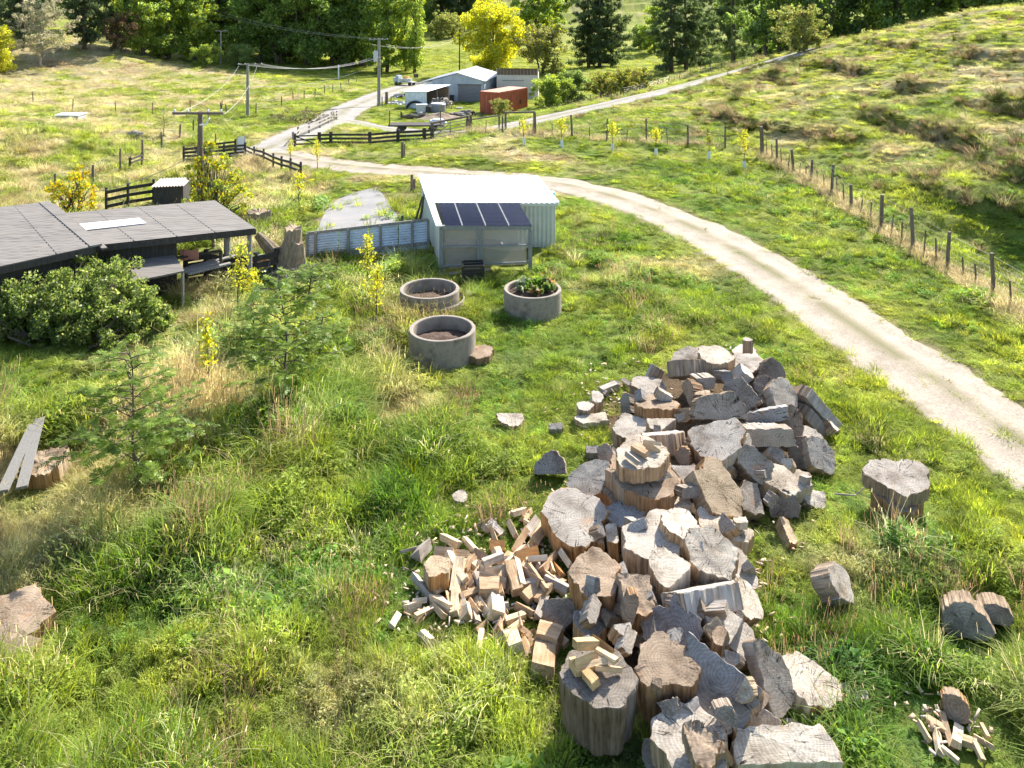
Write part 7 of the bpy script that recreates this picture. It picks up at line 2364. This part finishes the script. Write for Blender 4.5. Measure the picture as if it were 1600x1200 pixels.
    for (cx, cy), (sx_, sy_), n, lb in zones:
        for i in range(n):
            px, py = cx + g.normal(0, sx_ * .6), cy + g.normal(0, sy_ * .6)
            hh = .05 + (.22 * g.uniform() if 'middle' in lb or 'beside' in lb else .05)
            split(lb, px, py, g.uniform(18, 36), g.uniform(8, 15), g.uniform(-90, 90), 'WCWTTGCWC'[g.integers(9)], hh, group=SG)
firewood()

def chips():
    """sawdust chips and bark flakes trodden into the grass round the splitting place"""
    g = np.random.default_rng(5)
    V, F, C = [], [], []
    pal = np.array([(.50, .40, .27), (.48, .36, .22), (.42, .29, .18), (.5, .42, .34), (.30, .22, .15)])
    for (x0, y0, sx_, sy_, n) in ((770, 915, 75, 55, 520), (900, 880, 60, 60, 260), (1495, 1148, 34, 26, 50), (1060, 900, 110, 150, 400), (960, 620, 30, 18, 120)):
        for i in range(n):
            px, py = x0 + g.normal(0, sx_), y0 + g.normal(0, sy_)
            p = hit(px, py, lambda x, y: base_z(x, y) + .05) if i % 4 == 0 else p + np.array([g.normal(0, .22), g.normal(0, .22), 0])
            L, w = g.uniform(.03, .12), g.uniform(.015, .045)
            a = g.uniform(0, 6.28)
            d = np.array([math.cos(a), math.sin(a), g.normal(0, .35)]) * L / 2
            s = np.array([-math.sin(a), math.cos(a), g.normal(0, .35)]) * w / 2
            q = np.array([p[0], p[1], float(base_z(p[0], p[1])) + g.uniform(.02, .12)])
            k = len(V)
            up = np.array([0, 0, .008])
            V += [q - d - s, q + d - s, q + d + s, q - d + s, q - d - s + up, q + d - s + up, q + d + s + up, q - d + s + up]
            F += [(k, k + 3, k + 2, k + 1), (k + 4, k + 5, k + 6, k + 7), (k, k + 1, k + 5, k + 4), (k + 1, k + 2, k + 6, k + 5), (k + 2, k + 3, k + 7, k + 6), (k + 3, k, k + 4, k + 7)]
            C += [pal[g.integers(len(pal))] * g.uniform(.8, 1.2)] * 8
    m, nt, bs = mat('wood_flakes')
    at = nt.nodes.new('ShaderNodeAttribute'); at.attribute_name = 'leaf'
    nt.links.new(at.outputs['Color'], bs.inputs['Base Color']); bs.inputs['Roughness'].default_value = .9
    o = np_mesh('wood_chips', np.array(V), np.array(F), m, {'leaf': np.c_[np.array(C), np.ones(len(C))]})
    tag(o, 'pale wood chips and bark flakes strewn in the grass round the firewood', 'wood chips', kind='stuff')
chips()

# ------------------------------------------------------------------ stumps, planks
def rough_tube(mb, pts, rad, seed, n=26, amp=.24, mi=0):
    g = np.random.default_rng(seed)
    pts = [np.array(p, float) for p in pts]
    vs = []
    ph = g.uniform(0, 6.28, 6)
    for i, p in enumerate(pts):
        d = pts[min(i + 1, len(pts) - 1)] - pts[max(i - 1, 0)]; d /= np.linalg.norm(d)
        x = np.cross(d, [0, 1, 0]); x /= np.linalg.norm(x); y = np.cross(d, x)
        for k in range(n):
            a = 6.2832 * k / n
            f = 1 + amp * (math.sin(2 * a + ph[0] + i * .3) + .8 * math.sin(3 * a + ph[1] - i * .2) + .7 * math.sin(5 * a + ph[2]) * .8) * .6 + g.normal(0, .035)
            q = p + (x * math.cos(a) + y * math.sin(a)) * rad[i] * f
            if i == len(pts) - 1: q = q + d * g.normal(0, rad[i] * .12)
            vs.append(q)
    fs = []
    for i in range(len(pts) - 1):
        for k in range(n): fs.append((i * n + k, i * n + (k + 1) % n, (i + 1) * n + (k + 1) % n, (i + 1) * n + k))
    vs.append(pts[-1] + np.array([0, 0, -.04])); c = len(vs) - 1
    for k in range(n): fs.append(((len(pts) - 1) * n + k, (len(pts) - 1) * n + (k + 1) % n, c))
    mb.add(vs, fs, mi)

def stumps():
    m = M['stump']
    p = G(452, 428)
    mb = MB()
    rough_tube(mb, [(0, 0, -.2), (-.02, 0, .3), (0, .0, .75), (.12, 0, 1.15), (.14, 0, 1.55)], [.54, .42, .36, .31, .30], 1)
    rough_tube(mb, [(-.1, 0, .3), (-.42, -.02, .72), (-.78, -.05, 1.10), (-1.02, -.05, 1.36)], [.30, .22, .17, .11], 2)
    rough_tube(mb, [(.2, -.2, .3), (.34, -.26, .8), (.38, -.28, 1.15)], [.28, .22, .15], 3)
    o = mb.build('forked_stump', m, None, False); o.location = p
    tag(o, 'tall rotten forked stump between the barn and the corrugated fence', 'stump')
    p = G(402, 352); mb = MB()
    rough_tube(mb, [(0, 0, -.2), (0, 0, .25), (.05, 0, .55), (.08, 0, .85)], [.52, .46, .42, .40], 4)
    rough_tube(mb, [(.35, 0, -.1), (.42, 0, .4), (.46, 0, .9)], [.16, .13, .10], 5)
    o = mb.build('broken_stump', m, None, False); o.location = p
    tag(o, 'smaller broken stump behind the corner of the barn roof', 'stump')
    # block of rotten log and the two planks on it
    p = G(58, 762); mb = MB(); CLEAR.append((p.x, p.y, .9)); q = G(28, 740); CLEAR.append((q.x, q.y, .8))
    g = np.random.default_rng(12)
    o = round_mesh(.44, .40, g, ((180, .8), (0, .75), (90, .8)), .08, .9, 0, .04).build('rotten_log', [M['sawn'], M['log_side'], M['split']])
    o.location = p + V3((0, .25, .14)); o.rotation_euler = (R(8), R(-6), .2); o.color = (.34, .27, .19, .7)
    tag(o, 'crumbling brown log under the two grey planks', 'log')
    for a, b, lb in (((62, 654), (34, 762), 'right one of two grey planks lying on the crumbling log'), ((52, 664), (4, 768), 'left one of two grey planks lying on the crumbling log')):
        A, B = Vector(hit(a[0], a[1], lambda x, y: base_z(x, y) + .42)), Vector(hit(b[0], b[1], lambda x, y: base_z(x, y) + .34))
        mb = MB(); mb.beam(A, B, .17, .045); tag(mb.build('plank', M['plank']), lb, 'plank')
    # twig in the grass below the lobed round
    p = G(1350, 792); mb = MB(); g = np.random.default_rng(4)
    limb(mb, (-.5, 0, .2), (.55, .1, .3), .014, .006, g, .05, 5, 5)
    for t in (-.2, .1, .3): limb(mb, (t, .03, .24), (t + .2, -.25, .3 + t * .1), .008, .003, g, .05, 3, 4)
    tag(mb.build('dead_twig', M['pale_bark']), 'dead pale twig in the grass below the lobed round', 'twig').location = p
M['stump'] = rough_mat('rotten_wood', (.13, .09, .055), (.30, .23, .155), 5, .95, (5, 5, .8), .9, c3=(.44, .36, .26))
M['plank'] = rough_mat('grey_plank', (.12, .115, .11), (.23, .22, .20), 4, .9, (8, 8, .6), .3)
stumps()
scatter_grass()
